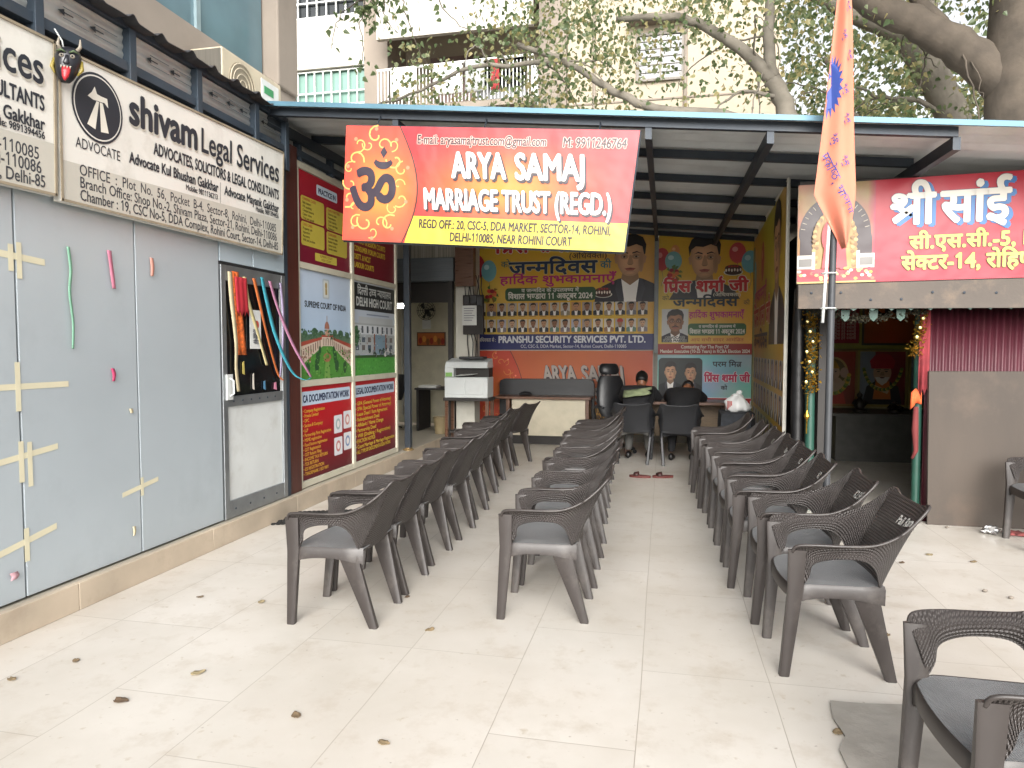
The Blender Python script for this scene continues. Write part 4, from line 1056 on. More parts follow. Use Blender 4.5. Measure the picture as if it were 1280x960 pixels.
# ---- upright birthday poster
t, A, w, h = poster('birthday_poster', 'upright yellow birthday poster with one large and one small portrait above a red band', -.098, 1.333, 1.412, 3.305)
A.clip = (0, 0, w, h); A.grad(0, .16, w, h, yellow, 8, 8); A.rect(0, 0, w, .168, '8c2620'); A.build('print', t, m_flex)
A = wall_art(-.098, 1.412, YB - .0125); A.clip = (0, .86, w, h); portrait(A, .70, 1.15, .655, .92, 'c99c76', coat='3a3836'); A.build('portrait', t, m_flex); A = wall_art(-.098, 1.412, YB - .0125)
A.clip = None; A.rect(.055, .19, .465, .715, 'bfc0bc'); A.clip = (.055, .19, .465, .715); portrait(A, .265, .335, .34, .95, '9c6d4c', coat='202026', must=True, specs=True); A.build('portrait', t, m_flex)
A = wall_art(-.098, 1.412, YB - .0155); A.clip = (0, 0, w, h)
balloon(A, .05, 1.50, .12, .18, 'b03a3c', 'd58680'); balloon(A, .25, 1.62, .07, .1, 'cf8a4a', 'e3b07a'); balloon(A, .225, 1.47, .13, .15, '74a6a6', 'b5d2d2'); balloon(A, 1.19, 1.57, .125, .16, 'c04a4a', 'dd9a92'); balloon(A, 1.38, 1.43, .13, .17, '6fa7b2', 'a9cdd2')
flowers(A, .23, 1.27, .12, 4); cake(A, 1.13, 1.31, .125); A.rrect(.46, .295, 1.335, .485, .05, '38603a'); A.build('decoration', t, m_flex)
A = wall_art(-.098, 1.412, YB - .0185)
A.text('प्रिंस शर्मा जी', .715, .985, .25, 'c0282e', width=1.27, align='c', bold=.045, outline=('ddd6c4', .045))
A.text('(अधिवक्ता)', 1.25, .905, .075, 'd8d2c0', width=.42, align='r', bold=.02)
A.text('को', .06, .855, .1, '2a2a30'); A.text('की', 1.29, .77, .1, '2a2a30', width=.09)
A.text('जन्मदिवस', .715, .755, .2, '22303a', width=.98, align='c', bold=.035)
A.text('हार्दिक शुभकामनाएँ', .885, .575, .14, 'b32d70', width=.82, align='c', bold=.025)
A.text('व जन्मदिन के उपलक्ष्य में', .9, .415, .065, wh, width=.55, align='c', bold=.02)
A.text('विशाल भण्डारा 11 अक्टूबर 2024', .9, .325, .1, wh, width=.83, align='c', bold=.025)
A.text('आप सभी सादर आमंत्रित', .9, .205, .07, 'a8402c', width=.8, align='c', bold=.01)
A.text('ADVOCATE', .26, .245, .055, '26262c', width=.30, align='c', bold=.04, outline=('cfcfc8', .06)); A.text('SATYA PRAKASH', .26, .20, .05, '26262c', width=.36, align='c', bold=.04, outline=('cfcfc8', .06))
A.text('Contesting For The Post Of', .715, .095, .075, 'd6cfc0', width=.72, align='c', bold=.02)
A.text('Member Executive (10-25 Years) in RCBA Election 2024', .715, .025, .075, 'd6cfc0', width=1.36, align='c', bold=.02)
A.build('lettering', t, m_flex)

# ---- pale blue poster of two friends
t, A, w, h = poster('friends_poster', 'pale blue poster with two lawyers in a dark panel and red Hindi lettering', -.10, 1.325, .42, 1.402)
A.grad(0, 0, w, h, lambda x, y: (120 + 34*sin(x*3+y*4)**2, 168 + 26*sin(x*2-y*3)**2, 178 + 20*sin(x*2.4)**2), 10, 8); A.build('print', t, m_flex)
A = wall_art(-.10, .42, YB - .0125); A.rrect(.015, .03, .69, .935, .06, '2a3030'); A.clip = (.015, .03, .69, .9)
portrait(A, .20, .56, .29, .8, 'c09472', coat='15161a'); A.build('portrait', t, m_flex); A = wall_art(-.10, .42, YB - .0150); A.clip = (.015, .03, .69, .9); portrait(A, .51, .55, .28, .8, 'b88a68', coat='15161a'); A.build('portrait', t, m_flex)
A = wall_art(-.10, .42, YB - .0190)
A.text('परम मित्र', 1.06, .80, .12, '20242c', width=.43, align='c', bold=.03); A.text('प्रिंस शर्मा जी', 1.06, .565, .17, 'b32850', width=.68, align='c', bold=.045, outline=('d5dadc', .05))
A.text('को', 1.02, .44, .09, '20242c', align='c', bold=.03); A.text('जन्मदिन', 1.08, .16, .22, 'b0242c', width=.68, align='c', bold=.045, outline=('d5dadc', .05)); A.build('lettering', t, m_flex)

# ---- trust banner artwork, used by the hanging banner and by its older copy on the wall
def swirl(A, x, y, r, a0, col):
    pts = [(x + r*(1-.085*k)*cos(a0 + .55*k), y + r*(1-.085*k)*sin(a0 + .55*k)) for k in range(10)]
    A.line(pts, r*.16, col)
def om_sign(A, cx, y, size, width, col, bold):
    """the om letter with a separate heavy crescent and diamond"""
    f, _w = glyph('ॐ'); body = [[(x - .15, v) for x, v in q] for q in f if max(v for x, v in q) < .64]
    A.text((body, .69), cx, y, size, col, width=width, align='c', bold=bold); k = width/.69; mx_, my = cx + .13*k, y + .70*size
    A.poly([(mx_ + .19*k*cos(R(a_)), my + .055*size + .13*size*sin(R(a_))) for a_ in range(200, 341, 14)] + [(mx_ + .15*k*cos(R(a_)), my + .075*size + .055*size*sin(R(a_))) for a_ in range(340, 199, -20)], col)
    A.poly([(mx_, my + .07*size), (mx_ + .065*k, my + .15*size), (mx_, my + .23*size), (mx_ - .065*k, my + .15*size)], col)
def trust_art(fn, w, h, t, mt, faded=False):
    A = Art(fn); A.clip = (0, 0, w, h)
    red = (lambda x, y: (182, 42 + 80*math.exp(-((x-w*.58)**2*3.0+(y-h*.50)**2*14)), 52 - 8*math.exp(-((x-w*.62)**2+(y-h*.52)**2*7)))) if not faded else (lambda x, y: (176, 74 + 18*sin(x), 48))
    A.grad(0, 0, w, h, red, 24, 10); A.clip = None
    arc = [(w*.185 + w*.082*sin(pi*k/16)**1 , h - h*k/16) for k in range(17)]
    cyel = 'c3b13c' if not faded else 'b98a38'
    A.poly([(w*.235, 0), (w, 0), (w, h*.235), (w*.262, h*.235)], cyel); A.build('print', t, mt)
    A = Art(lambda u, v, q=0: fn(u, v, q + .0016))
    ctr = (w*.125, h*.45)
    body = [(0, 0)] + [(w*.195 + w*.075*sin(pi*(.12 + .88*k/14)), h*k/14) for k in range(15)] + [(0, h)]
    A.poly([(x + (.012 if x > 0 else 0), y) for x, y in body], '3a2a24')
    hb = A._layer([(0,0),(w*.26,h)]); n_ = len(body)
    col = lambda x, y: (192, 66 + 66*math.exp(-((x-ctr[0])**2 + (y-ctr[1])**2)*9/(h*h)), 56) if not faded else (176, 62 + 30*math.exp(-((x-ctr[0])**2 + (y-ctr[1])**2)*9), 44)
    NR = 8
    for k in range(n_):
        p, q = body[k], body[(k+1) % n_]
        for r_ in range(NR):
            f0, f1 = r_/NR, (r_+1)/NR; L_ = lambda P_, f_: (ctr[0] + (P_[0]-ctr[0])*f_, ctr[1] + (P_[1]-ctr[1])*f_)
            qs = [L_(p, f1), L_(q, f1), L_(q, f0), L_(p, f0)]
            A.mb.add([A.fn(x, y, hb) for x, y in qs], [(0,1,2,3)], None, [rgb(col(x, y)) for x, y in qs])
    q_ = random.Random(9); sw = 'e8a45c' if not faded else 'c47a3a'
    for k in range(20):
        a_ = 2*pi*k/20; rx, ry = w*.105, h*.42
        x, y = ctr[0] - w*.012 + rx*cos(a_)*(1 if k % 2 else .86), h*.5 + ry*sin(a_)*(1 if k % 2 else .84)
        swirl(A, max(.045, x), y, .055 + .012*(k % 3), a_*1.7 + k, sw)
        if k % 2: A.ell(max(.03, x + .05*cos(a_)), y + .05*sin(a_), .016, .016, 'e07a5c', 8)
    if not faded: om_sign(A, w*.118, h*.22, .60*h/.92, w*.135, '2d2430', .022)
    A.build('emblem', t, mt)
    A = Art(lambda u, v, q=0: fn(u, v, q + .005)); W_ = 'e4e0d8' if not faded else '9d948c'; K = '2c2428'; s = h/.92
    if not faded:
        ol = ('d9a59a', .05)
        A.text('E-mail: aryasamajtrust.com@gmail.com', w*.262, h*.855, .10*s, K, width=w*.445, bold=.02, outline=ol); A.text('M: 9911246764', w*.76, h*.85, .105*s, K, width=w*.205, bold=.02, outline=ol)
    sh = ('31262c', .055, -.065)
    A.text('ARYA', w*.395, h*.575, .285*s, W_, width=w*.185, bold=.026, shear=-.12, shadow=sh, outline=('3a2b30', .012)); A.text('SAMAJ', w*.612, h*.575, .285*s, W_, width=w*.235, bold=.026, shear=-.12, shadow=sh, outline=('3a2b30', .012))
    A.text('MARRIAGE TRUST (REGD.)', w*.30, h*.30, .235*s, W_, width=w*.645, bold=.024, shear=-.1, shadow=sh, outline=('3a2b30', .012))
    A.text('REGD OFF.: 20, CSC-5, DDA MARKET, SECTOR-14, ROHINI,', w*.285, h*.135, .098*s, K, width=w*.665, bold=.022); A.text('DELHI-110085, NEAR ROHINI COURT', w*.40, h*.03, .098*s, K, width=w*.425, bold=.022)
    A.build('lettering', t, mt)
t = thing('trust_poster', 'dull orange poster reading ARYA SAMAJ low on the rear wall behind the office chair', 'poster', (-1.6, YB - .003, .3))
bx(-3.085, -.17, YB - .010, YB - .003, .28, 1.475).build('sheet', m_flexedge, t)
trust_art(lambda u, v, q=0: Vector((-3.08 + u, YB - .0115 - q, .30 + v)), 2.905, 1.17, t, m_flex, True)
# ---- hanging banner in front of the canopy
YF = 5.33
t = thing('trust_banner', 'large red and yellow ARYA SAMAJ banner with black om, hung along the canopy edge', 'banner', (-1.4, YF, 2.23))
q = [Vector(p) for p in ((-2.587, YF, 2.391), (-.303, YF, 2.226), (-.193, YF, 3.117), (-2.54, YF, 3.31))]
MB().prism(q, (0, .012, 0)).build('sheet', m_flexedge, t)
bf = MB()
for a_, b_ in ((0,1),(1,2),(2,3),(3,0)): bf.tube([q[a_] + Vector((0,.028,0)), q[b_] + Vector((0,.028,0))], .014, 6)
bf.build('frame', m_steel, t)
trust_art(quad_map((-2.587, YF, 2.391), (-.303, YF, 2.226), (-2.54, YF, 3.31), (-.193, YF, 3.117), (0, -1, 0), 2.32, .92), 2.32, .92, t, ink_mat('banner_ink', .34, .35, .4))
wr = MB()
for x, z in ((-2.3, 3.30), (-1.4, 3.22), (-.5, 3.15)): wr.tube([(x, YF+.03, z-.02), (x+.01, YF+.08, z+.06), (x, 5.47, roof_z(x, 5.47)-.05)], .006, 5)
wr.build('tie_wire', m_steel, t)

# ---- side poster panel on the right
t = thing('side_poster_panel', 'tall yellow poster panel seen edge on, closing the right side of the seating', 'poster', (1.23, 9.2, .2))
S0, S1 = Vector((1.318, 11.2, 0)), Vector((1.15, 7.2, 0)); sdir = (S1 - S0); SL = sdir.length; sdir.normalize(); sn = Vector((-1, 0, 0)); sn = (sn - sdir*sn.dot(sdir)).normalized()
P4 = [S0 + Vector((0,0,.2)), S1 + Vector((0,0,.2)), S1 + Vector((0,0,3.13)), S0 + Vector((0,0,3.22))]
MB().prism([p - sn*.002 for p in P4], -sn*.02).build('sheet', m_flexedge, t)
fe = MB(); fe.tube([S1 + Vector((0,-.012,.18)), S1 + Vector((0,-.012,3.14))], .016, 6); fe.tube([P4[3], P4[2]], .010, 6); fe.build('edge_frame', m_flexedge, t)
sfn = lambda u, v, q=0: S0 + sdir*u + Vector((0, 0, .2 + v)) + sn*(q + .001)
A = Art(sfn); A.grad(0, 0, SL, 2.92, lambda x, y: (190 + 12*sin(x*2), 160 + 10*sin(y*2+x), 66 + 26*sin(x+y)), 12, 8); A.build('print', t, m_flex)
A = Art(lambda u, v, q=0: sfn(u, v, q + .0015)); A.clip = (0, 1.35, SL, 2.9)
portrait(A, 3.2, 1.95, .85, 1.0, 'c99c76', coat='2d2c30'); A.build('portrait', t, m_flex); A = Art(lambda u, v, q=0: sfn(u, v, q + .0015)); A.clip = (0, 1.35, SL, 2.9); balloon(A, .35, 2.3, .22, .28, '7aa7a6', 'b5d2d2'); balloon(A, 1.5, 2.45, .2, .26, 'b04a48', 'd58680'); A.clip = None
for j in range(3):
    for k in range(9):
        A.rect(.35+.4*k, .16+.36*j, .66+.4*k, .46+.36*j, rr.choice(['c6c2b8', 'b6b0a6', 'aaa6b0'])); A.clip = (.35+.4*k, .16+.36*j, .66+.4*k, .46+.36*j)
        portrait(A, .505+.4*k, .26+.36*j, .18, 1, 'a0734f', full=False); A.clip = None
A.build('printed_faces', t, m_flex)
A = Art(lambda u, v, q=0: sfn(u, v, q + .006)); A.text('प्रिंस शर्मा जी', .3, 1.62, .36, 'b0262c', width=2.3, bold=.04, outline=('d8d2c0', .04)); A.text('जन्मदिवस', .4, 1.32, .28, '2a3350', width=1.9, bold=.04)
A.text('शुभकामनाएँ', .4, 1.95, .24, 'b03070', width=1.7, bold=.03); A.build('lettering', t, m_flex)

# ---- table with dark settee behind it
m_wood = mat('varnished_brown_wood', '5c3f2e', .3, var=.25, vscale=3, stretch=(2, 18, 18), spec=.5)
m_laminate = mat('cream_laminate', 'b5ad98', .5, var=.08, dirt='7d745f', dscale=2.4)
m_leather = mat('black_leatherette', '1b1c1f', .38, var=.15, vscale=10, bump=.15, bscale=20)
t = thing('counter_table', 'long brown topped table with cream front panel before the orange poster', 'table', (-1.8, 10.75, 0))
bx(-2.62, -1.09, 10.62, 11.10, .715, .755).build('tabletop', m_wood, t, bevel=.006)
bx(-2.34, -1.17, 10.70, 10.72, .14, .712).build('front_panel', m_laminate, t)
for x in (-2.40, -1.15): bx(x-.025, x+.03, 10.66, 11.06, 0, .714).build('leg', m_wood, t, bevel=.004)
bx(-2.34, -1.19, 10.74, 10.78, 0, .138).build('kick_board', m_dark, t)
t = thing('settee', 'low black leatherette settee back showing above the brown table', 'settee', (-1.85, 11.2, 0))
b = MB(); q = []
for x, z in ((-2.64, .30), (-1.09, .30), (-1.085, .93), (-1.11, .985), (-1.17, 1.01), (-2.56, 1.01), (-2.62, .985), (-2.64, .93)): q.append((x, 11.13, z))
b.prism(q, (0, .12, 0)); b.build('backrest', m_leather, t, bevel=.02, smooth=40)
bx(-2.62, -1.11, 10.86, 11.13, .30, .44).build('seat', m_leather, t, bevel=.03)
for x in (-2.5, -1.25): bx(x, x+.05, 10.9, 11.2, 0, .298).build('leg', m_dark, t)
tag(MB().lathe((-2.18, 11.0, .757), [(.02,0),(.10,.005),(.105,.02),(.07,.045),(.02,.055)], 14).build('cloth_bundle', m_blackcloth, smooth=True), 'small dark cloth bundle lying on the brown table', 'cloth')

# ---- office chair
t = thing('office_chair', 'black high backed leatherette office chair with headrest before the orange poster', 'office chair', (-.74, 10.35, 0), R(28))
def pad(w, h_, d, z0, tilt, bulge=.03):
    rings = []
    for k in range(9):
        f_ = k/8; hw = w/2*(.86 + .14*sin(pi*min(1, f_*1.15)))*(1 if 0 < k < 8 else .8); z = z0 + h_*f_; y = tilt*f_
        rings.append([Vector((hw*cos(a_)*(1 if abs(cos(a_)) < .9 else .97), y + d/2*sin(a_)*(1 + .2*sin(pi*f_)), z)) for a_ in [2*pi*j/20 for j in range(20)]])
    return MB().loft(rings)
pad(.48, .60, .12, .50, .10).build('backrest', m_leather, t, smooth=50, local=True)
pad(.33, .16, .13, 1.12, .03).build('headrest', m_leather, t, smooth=50, local=True).location = (0, .115, 0)
s_ = MB().loft([[Vector((.26*cos(a_)*r_, -.27 + .26*sin(a_)*r_, z)) for a_ in [2*pi*j/20 for j in range(20)]] for r_, z in ((.85,.40),(1,.43),(1,.48),(.85,.505),(.3,.515))]); s_.build('seat', m_leather, t, smooth=50, local=True)
for sg in (-1, 1): MB().tube([(sg*.25, .02, .45), (sg*.29, .0, .62), (sg*.29, -.08, .67), (sg*.29, -.33, .66)], [.016, .016, .024, .022], 8).build('armrest', m_darkplastic, t, smooth=True, local=True)
MB().lathe((0, -.2, .10), [(.03, 0), (.03, .2), (.02, .2), (.02, .31)], 10).build('gas_column', m_steel, t, local=True)
for k in range(5):
    a_ = 2*pi*k/5 + .3; lg = MB().tube([(0, -.2, .11), (.28*cos(a_), -.2+.28*sin(a_), .075)], [.025, .016], 6).build('leg', m_darkplastic, t, local=True)
    MB().ball((.28*cos(a_), -.2+.28*sin(a_), .032), .031, 10, 6).build('castor', m_darkplastic, lg, local=True)

# ---- desk of the two people
t = thing('desk', 'brown wooden desk the two seated people lean on', 'desk', (.2, 10.05, 0))
bx(-.55, .86, 9.72, 10.35, .735, .775).build('desktop', m_wood, t, bevel=.005)
for x in (-.52, .80): bx(x, x+.04, 9.76, 10.32, 0, .733).build('side_panel', m_wood, t, bevel=.003)
bx(-.478, .798, 10.2, 10.22, .25, .73).build('modesty_panel', mat('light_plywood', '7d6a52', .5, var=.2, stretch=(2, 2, 20)), t)
m_floral = mat('dark_floral_cloth', '23262b', .9, var=.6, vscale=26)
t = thing('side_table', 'small table under a dark floral cloth by the side poster panel', 'table', (.86, 8.75, 0))
P = []
for i in range(14):
    a_ = 2*pi*i/13; row = []
    for r_, z in ((.02, .745), (.9, .745), (1.0, .735), (1.03, .6), (1.06 + .05*sin(5*a_), .3), (1.08 + .07*sin(5*a_), .02)):
        sx_ = max(abs(cos(a_)), abs(sin(a_))); row.append(Vector((.86 + .19*r_*cos(a_)/sx_, 8.75 + .28*r_*sin(a_)/sx_, z)))
    P.append(row)
MB().grid(P, None, .004).build('tablecloth', m_floral, t, smooth=50)
bx(.70, 1.02, 8.5, 9.0, .70, .735).build('tabletop', m_wood, t)
# ---- carrier bag on it
m_bag = mat('white_polythene', 'cfd0cf', .35, var=.06, vscale=8)
t = thing('carrier_bag', 'knotted white carrier bag with red print on the floral cloth', 'bag', (.86, 8.72, .75))
rings = []; q_ = random.Random(12)
for z, r_ in ((0,.10),(.015,.135),(.06,.150),(.11,.135),(.15,.10),(.18,.06),(.195,.038)):
    rings.append([Vector((.86 + .012*sin(z*40) + r_*cos(a_)*(1+.10*sin(5*a_+z*30) + q_.uniform(-.05,.05)), 8.72 + r_*.75*sin(a_)*(1+.08*sin(7*a_) + q_.uniform(-.05,.05)), .75 + z + .012*sin(4*a_) + q_.uniform(-.004,.004))) for a_ in [2*pi*j/30 for j in range(30)]])
MB().loft(rings).build('bag_body', m_bag, t, smooth=True)
for sg in (-1, 1):
    P = [[Vector((.86 + sg*(.010 + .020*f_) + (w_-.5)*.07*(1-.1*f_), 8.72 + sg*.02 + .018*sin(w_*7 + f_*5), .935 + (.05 + .02*sg)*f_ - .02*abs(w_-.5))) for f_ in (0, .33, .66, 1)] for w_ in (0, .25, .5, .75, 1)]
    MB().grid(P, None, .002).build('knot_ear', m_bag, t, smooth=True)
A = Art(lambda u, v, q=0: Vector((.86 + .150*sin(u), 8.72 - .118*cos(u)-.006, .75 + v)))
for k in range(4): A.rect(-.9 + .12*k, .03 + .015*k, -.82 + .12*k, .13, 'a83a32')
A.build('red_print', t)
# ---- slippers
m_slip = mat('maroon_rubber', '5d2b26', .6, var=.15)
def slipper(x, y, rz, l_):
    t = thing('slipper', l_, 'slipper', (x, y, 0), R(rz), 'pair of slippers on the floor')
    pts = []
    for k in range(24):
        a_ = 2*pi*k/24; px = .125*cos(a_); py = (.046 + .010*cos(a_))*sin(a_); pts.append((px, py, 0))
    MB().prism(pts, (0, 0, .024)).build('sole', m_slip, t, bevel=.005, local=True)
    P = [[Vector((.015 + .055*f_ + dx, (.05)*cos(pi*i/8), .022 + .05*sin(pi*i/8)*(1-.25*f_))) for f_, dx in ((0,0),(.5,.0),(1,0))] for i in range(9)]
    MB().grid(P, None, .006).build('strap', mat('dark_strap', '3a211e', .5), t, smooth=True, local=True)
slipper(-.26, 8.20, 172, 'left one of two maroon slippers left on the floor behind the seated people'); slipper(-.0, 8.24, 195, 'right one of two maroon slippers left on the floor behind the seated people')

# ---- booth behind the partition: shutter box, walls, tube light
booth = thing('booth', 'small lit booth with a rolled shutter box behind the poster partition', 'booth', (-4.2, 10.4, .155))
bx(-5.6, -3.1, 12.0, 12.12, .155, 3.9).build('rear_wall', mat('cream_booth_wall', 'c0bba6', .8, var=.08, dirt='857d68', dscale=2), booth)
bx(-5.6, -5.5, 8.6, 12.0, .155, 3.9).build('side_wall', m_wallwhite, booth)
bx(-5.5, -3.2, 10.25, 12.0, 2.56, 2.62).build('ceiling', m_wallwhite, booth)
bx(-3.2, -3.12, 11.5, 12.0, .155, 2.56).build('side_wall', m_wallwhite, booth)
sb = bx(-5.5, -3.14, 10.2, 10.34, 2.53, 2.89).build('shutter_box', mat('grey_shutter_steel', '5a5f63', .5, metal=.4, var=.15, vscale=3, stretch=(1, 1, 40)), booth, bevel=.01)
bx(-5.5, -3.2, 10.36, 10.44, 2.22, 2.56).build('shutter_gap_shade', m_dark, booth)  # solid dark strip standing in for the shadow in the shutter gap
bx(-5.5, -3.14, 10.34, 10.4, 2.9, 3.6).build('upper_panel', mat('dim_blind_slats', '8a8478', .8, var=.5, vscale=2, stretch=(40, 1, .3)), booth)
bx(-3.235, -3.165, 10.22, 10.30, .155, 2.53).build('door_post', m_dark, booth)
tl = bx(-4.75, -4.10, 10.62, 10.66, 2.175, 2.21).build('tube_light', emit_mat('tube_light_glow', (1.0, .98, .92), 22), booth)
bx(-4.8, -4.06, 10.66, 10.70, 2.15, 2.24).build('batten', m_white, tl)
for x in (-4.66, -4.60): MB().tube([(x, 11.97, .3), (x, 11.97, 2.5)], .02, 6).build('conduit', m_wallwhite, booth)
col = bx(-3.16, -2.86, 10.38, 10.70, 0, 3.5).build('column', m_wallwhite, None, bevel=.006); tag(col, 'whitewashed column between booth and wide birthday poster', 'column')
cb = thing('cabinet', 'brown wooden box mounted high on the whitewashed column', 'cabinet', (-2.98, 10.3, 2.45)); bx(-3.12, -2.83, 10.22, 10.375, 2.45, 3.30).build('case', m_wood, cb, bevel=.004); bx(-3.10, -2.85, 10.213, 10.222, 2.47, 3.28).build('door', m_wood, cb, bevel=.003)
mt_ = thing('meter_board', 'black electric meter board with a paper notice on the whitewashed column', 'meter board', (-2.95, 10.34, 1.75))
bx(-3.02, -2.70, 10.30, 10.372, 1.72, 2.32).build('board', m_dark, mt_, bevel=.004)
for x, z in ((-2.95, 2.24), (-2.84, 2.25), (-2.75, 2.22)): bx(x-.04, x+.04, 10.265, 10.298, z-.06, z+.06).build('meter', m_darkplastic, mt_, bevel=.004)
bx(-3.03, -2.80, 10.288, 10.292, 1.86, 2.16).build('paper_notice', mat('white_paper', 'c9cac6', .8), mt_)
A = Art(lambda u, v, q=0: Vector((-3.03 + u, 10.2875 - q, 1.86 + v)))
for k in range(6): A.rect(.03, .25 - .036*k, .2 - .02*(k % 3), .262 - .036*k, '7a7c80')
A.build('notice_text', mt_)
cbm = MB(); rr2 = random.Random(4)
for k in range(7): x = -2.98 + .045*k; cbm.tube([(x, 10.31, 2.3), (x + .03*sin(k*2), 10.28, 2.42 + .05*(k % 3)), (x - .02, 10.33, 2.62)], .008, 5)
for k in range(4): x = -2.95 + .05*k; cbm.tube([(x, 10.32, 1.74), (x + .05*sin(k), 10.30, 1.6), (x + .02, 10.33, 1.35 - .05*k)], .008, 5)
cbm.build('cables', m_darkplastic, mt_)
# photocopier on its stand
t = thing('photocopier', 'bulky white photocopier with papers in its output tray', 'photocopier', (-2.85, 10.0, .77))
m_copier = mat('off_white_copier_plastic', 'bfc3c2', .4, var=.05, vscale=3, dirt='8a8a84', dscale=4, damt=.25)
bx(-3.18, -2.52, 9.86, 10.22, .775, 1.08).build('body', m_copier, t, bevel=.012)
bx(-3.17, -2.53, 9.98, 10.215, 1.08, 1.215).build('output_bay', m_dark, t)
bx(-3.18, -3.04, 9.87, 10.21, 1.083, 1.215).build('bay_side', m_copier, t, bevel=.008)
MB().hexa([(-3.18,9.86,1.215),(-2.52,9.86,1.215),(-2.52,10.22,1.215),(-3.18,10.22,1.215)], [(-3.17,9.90,1.31),(-2.53,9.90,1.31),(-2.53,10.21,1.36),(-3.17,10.21,1.36)]).build('scanner_head', m_copier, t, bevel=.012)
bx(-2.98, -2.6, 9.93, 10.15, 1.35, 1.385).build('document_feeder', m_darkplastic, t, bevel=.01)
bx(-3.16, -3.06, 9.852, 9.862, 1.09, 1.15).build('green_label', mat('green_label', '6d9a4c', .6), t)
for x0, x1 in ((-3.14, -2.87), (-2.85, -2.58)): bx(x0, x1, 9.85, 9.862, .83, 1.04).build('paper_drawer', m_copier, t, bevel=.004)
MB().hexa([(-3.0,9.80,1.10),(-2.74,9.78,1.12),(-2.7,10.0,1.13),(-2.95,10.02,1.12)], [(-3.0,9.80,1.104),(-2.74,9.78,1.124),(-2.7,10.0,1.134),(-2.95,10.02,1.124)]).build('paper_sheet', MATS['white_paper'], t)
t = thing('copier_stand', 'dark stand under the white photocopier', 'stand', (-2.85, 10.0, 0))
bx(-3.2, -2.5, 9.86, 10.24, .73, .772).build('top', m_dark, t, bevel=.003)
for x in (-3.18, -2.56):
    for y in (9.88, 10.18): bx(x, x+.045, y, y+.045, 0, .728).build('leg', m_wood, t)
bx(-3.13, -2.57, 9.9, 10.2, .25, .275).build('shelf', m_dark, t)
t = thing('bucket', 'pale blue plastic bucket under the photocopier stand', 'bucket', (-2.72, 9.75, 0))
MB().lathe((-2.72, 9.75, 0), [(.10, 0), (.105, .01), (.14, .30), (.15, .305), (.15, .32), (.135, .322), (.10, .02)], 20).build('pail', mat('pale_blue_plastic', '8a9ba3', .45), t, smooth=40)
MB().tube([(-2.72 + .148*cos(pi*k/12), 9.75 - .04*sin(pi*k/12)-.0, .30 - .13*sin(pi*k/12)) for k in range(13)], .004, 5).build('handle', m_steel, t)
# booth furniture
t = thing('booth_desk', 'small dark desk with papers inside the booth', 'desk', (-3.7, 11.0, .155)); bx(-3.98, -3.42, 10.75, 11.4, .83, .86).build('desktop', m_dark, t); 
for x in (-3.96, -3.47): bx(x, x+.04, 10.78, 11.38, .156, .829).build('side_panel', m_dark, t)
tag(bx(-3.93, -3.62, 10.8, 11.05, .862, .90).build('paper_stack', MATS['white_paper'], bevel=.002), 'stack of white papers on the small booth desk', 'papers')
t = thing('swivel_chair', 'black swivel chair beside the small desk inside the booth', 'office chair', (-4.32, 10.9, .155), R(-50))
pad(.42, .42, .08, .50, .06).build('backrest', m_leather, t, smooth=50, local=True)
MB().loft([[Vector((.23*cos(a_)*r_, -.24 + .23*sin(a_)*r_, z)) for a_ in [2*pi*j/18 for j in range(18)]] for r_, z in ((.85,.42),(1,.44),(1,.48),(.8,.50))]).build('seat', m_leather, t, smooth=50, local=True)
MB().tube([(0, -.2, .07), (0, -.2, .43)], .024, 8).build('gas_column', m_steel, t, local=True)
for k in range(5): a_ = 2*pi*k/5; MB().tube([(0, -.2, .09), (.25*cos(a_), -.2+.25*sin(a_), .04)], [.022, .016], 6).build('leg', m_darkplastic, t, local=True)
t = thing('wall_fan', 'caged black wall fan high on the booth wall', 'fan', (-4.14, 11.95, 2.15))
cg = MB()
for r_ in (.06, .10, .14, .17): cg.tube([(-4.14 + r_*cos(2*pi*k/20), 11.80 - .03*(1-r_/.17), 2.18 + r_*sin(2*pi*k/20)) for k in range(21)], .005, 5)
for k in range(10): a_ = 2*pi*k/10; cg.tube([(-4.14, 11.765, 2.18), (-4.14 + .17*cos(a_), 11.80, 2.18 + .17*sin(a_))], .004, 4)
cg.build('cage', m_darkplastic, t); MB().tube([(-4.14, 11.99, 2.1), (-4.14, 11.86, 2.16)], [.03, .05], 8).build('motor', m_darkplastic, t)
bl = MB()
for k in range(3):
    a_ = 2*pi*k/3; c_, s__ = cos(a_), sin(a_); bl.prism([(-4.14 + c_*.03 - s__*.02, 11.81, 2.18 + s__*.03 + c_*.02), (-4.14 + c_*.14 - s__*.05, 11.80, 2.18 + s__*.14 + c_*.05), (-4.14 + c_*.15 + s__*.02, 11.82, 2.18 + s__*.15 - c_*.02)], (0, .004, 0))
bl.build('blades', m_dark, t)
t = thing('wall_picture', 'small orange picture on the cream booth wall', 'picture', (-4.1, 11.99, 1.56)); bx(-4.38, -3.84, 11.975, 11.998, 1.55, 1.80).build('frame', m_wood, t)
A = Art(lambda u, v, q=0: Vector((-4.36 + u, 11.973 - q, 1.57 + v))); A.rect(0, 0, .5, .21, 'b0602c')
for k in range(7): A.ell(.05 + .07*k, .08 + .03*sin(k*2), .035, .06, ['8c2f1e', 'd08a3c', '7a4a20'][k % 3], 10)
A.build('print', t)
t = thing('notice_sheet', 'white notice sheet pinned below the wall fan', 'notice', (-4.2, 11.99, 1.9)); bx(-4.28, -4.12, 11.992, 11.998, 1.86, 2.02).build('sheet', MATS['white_paper'], t)
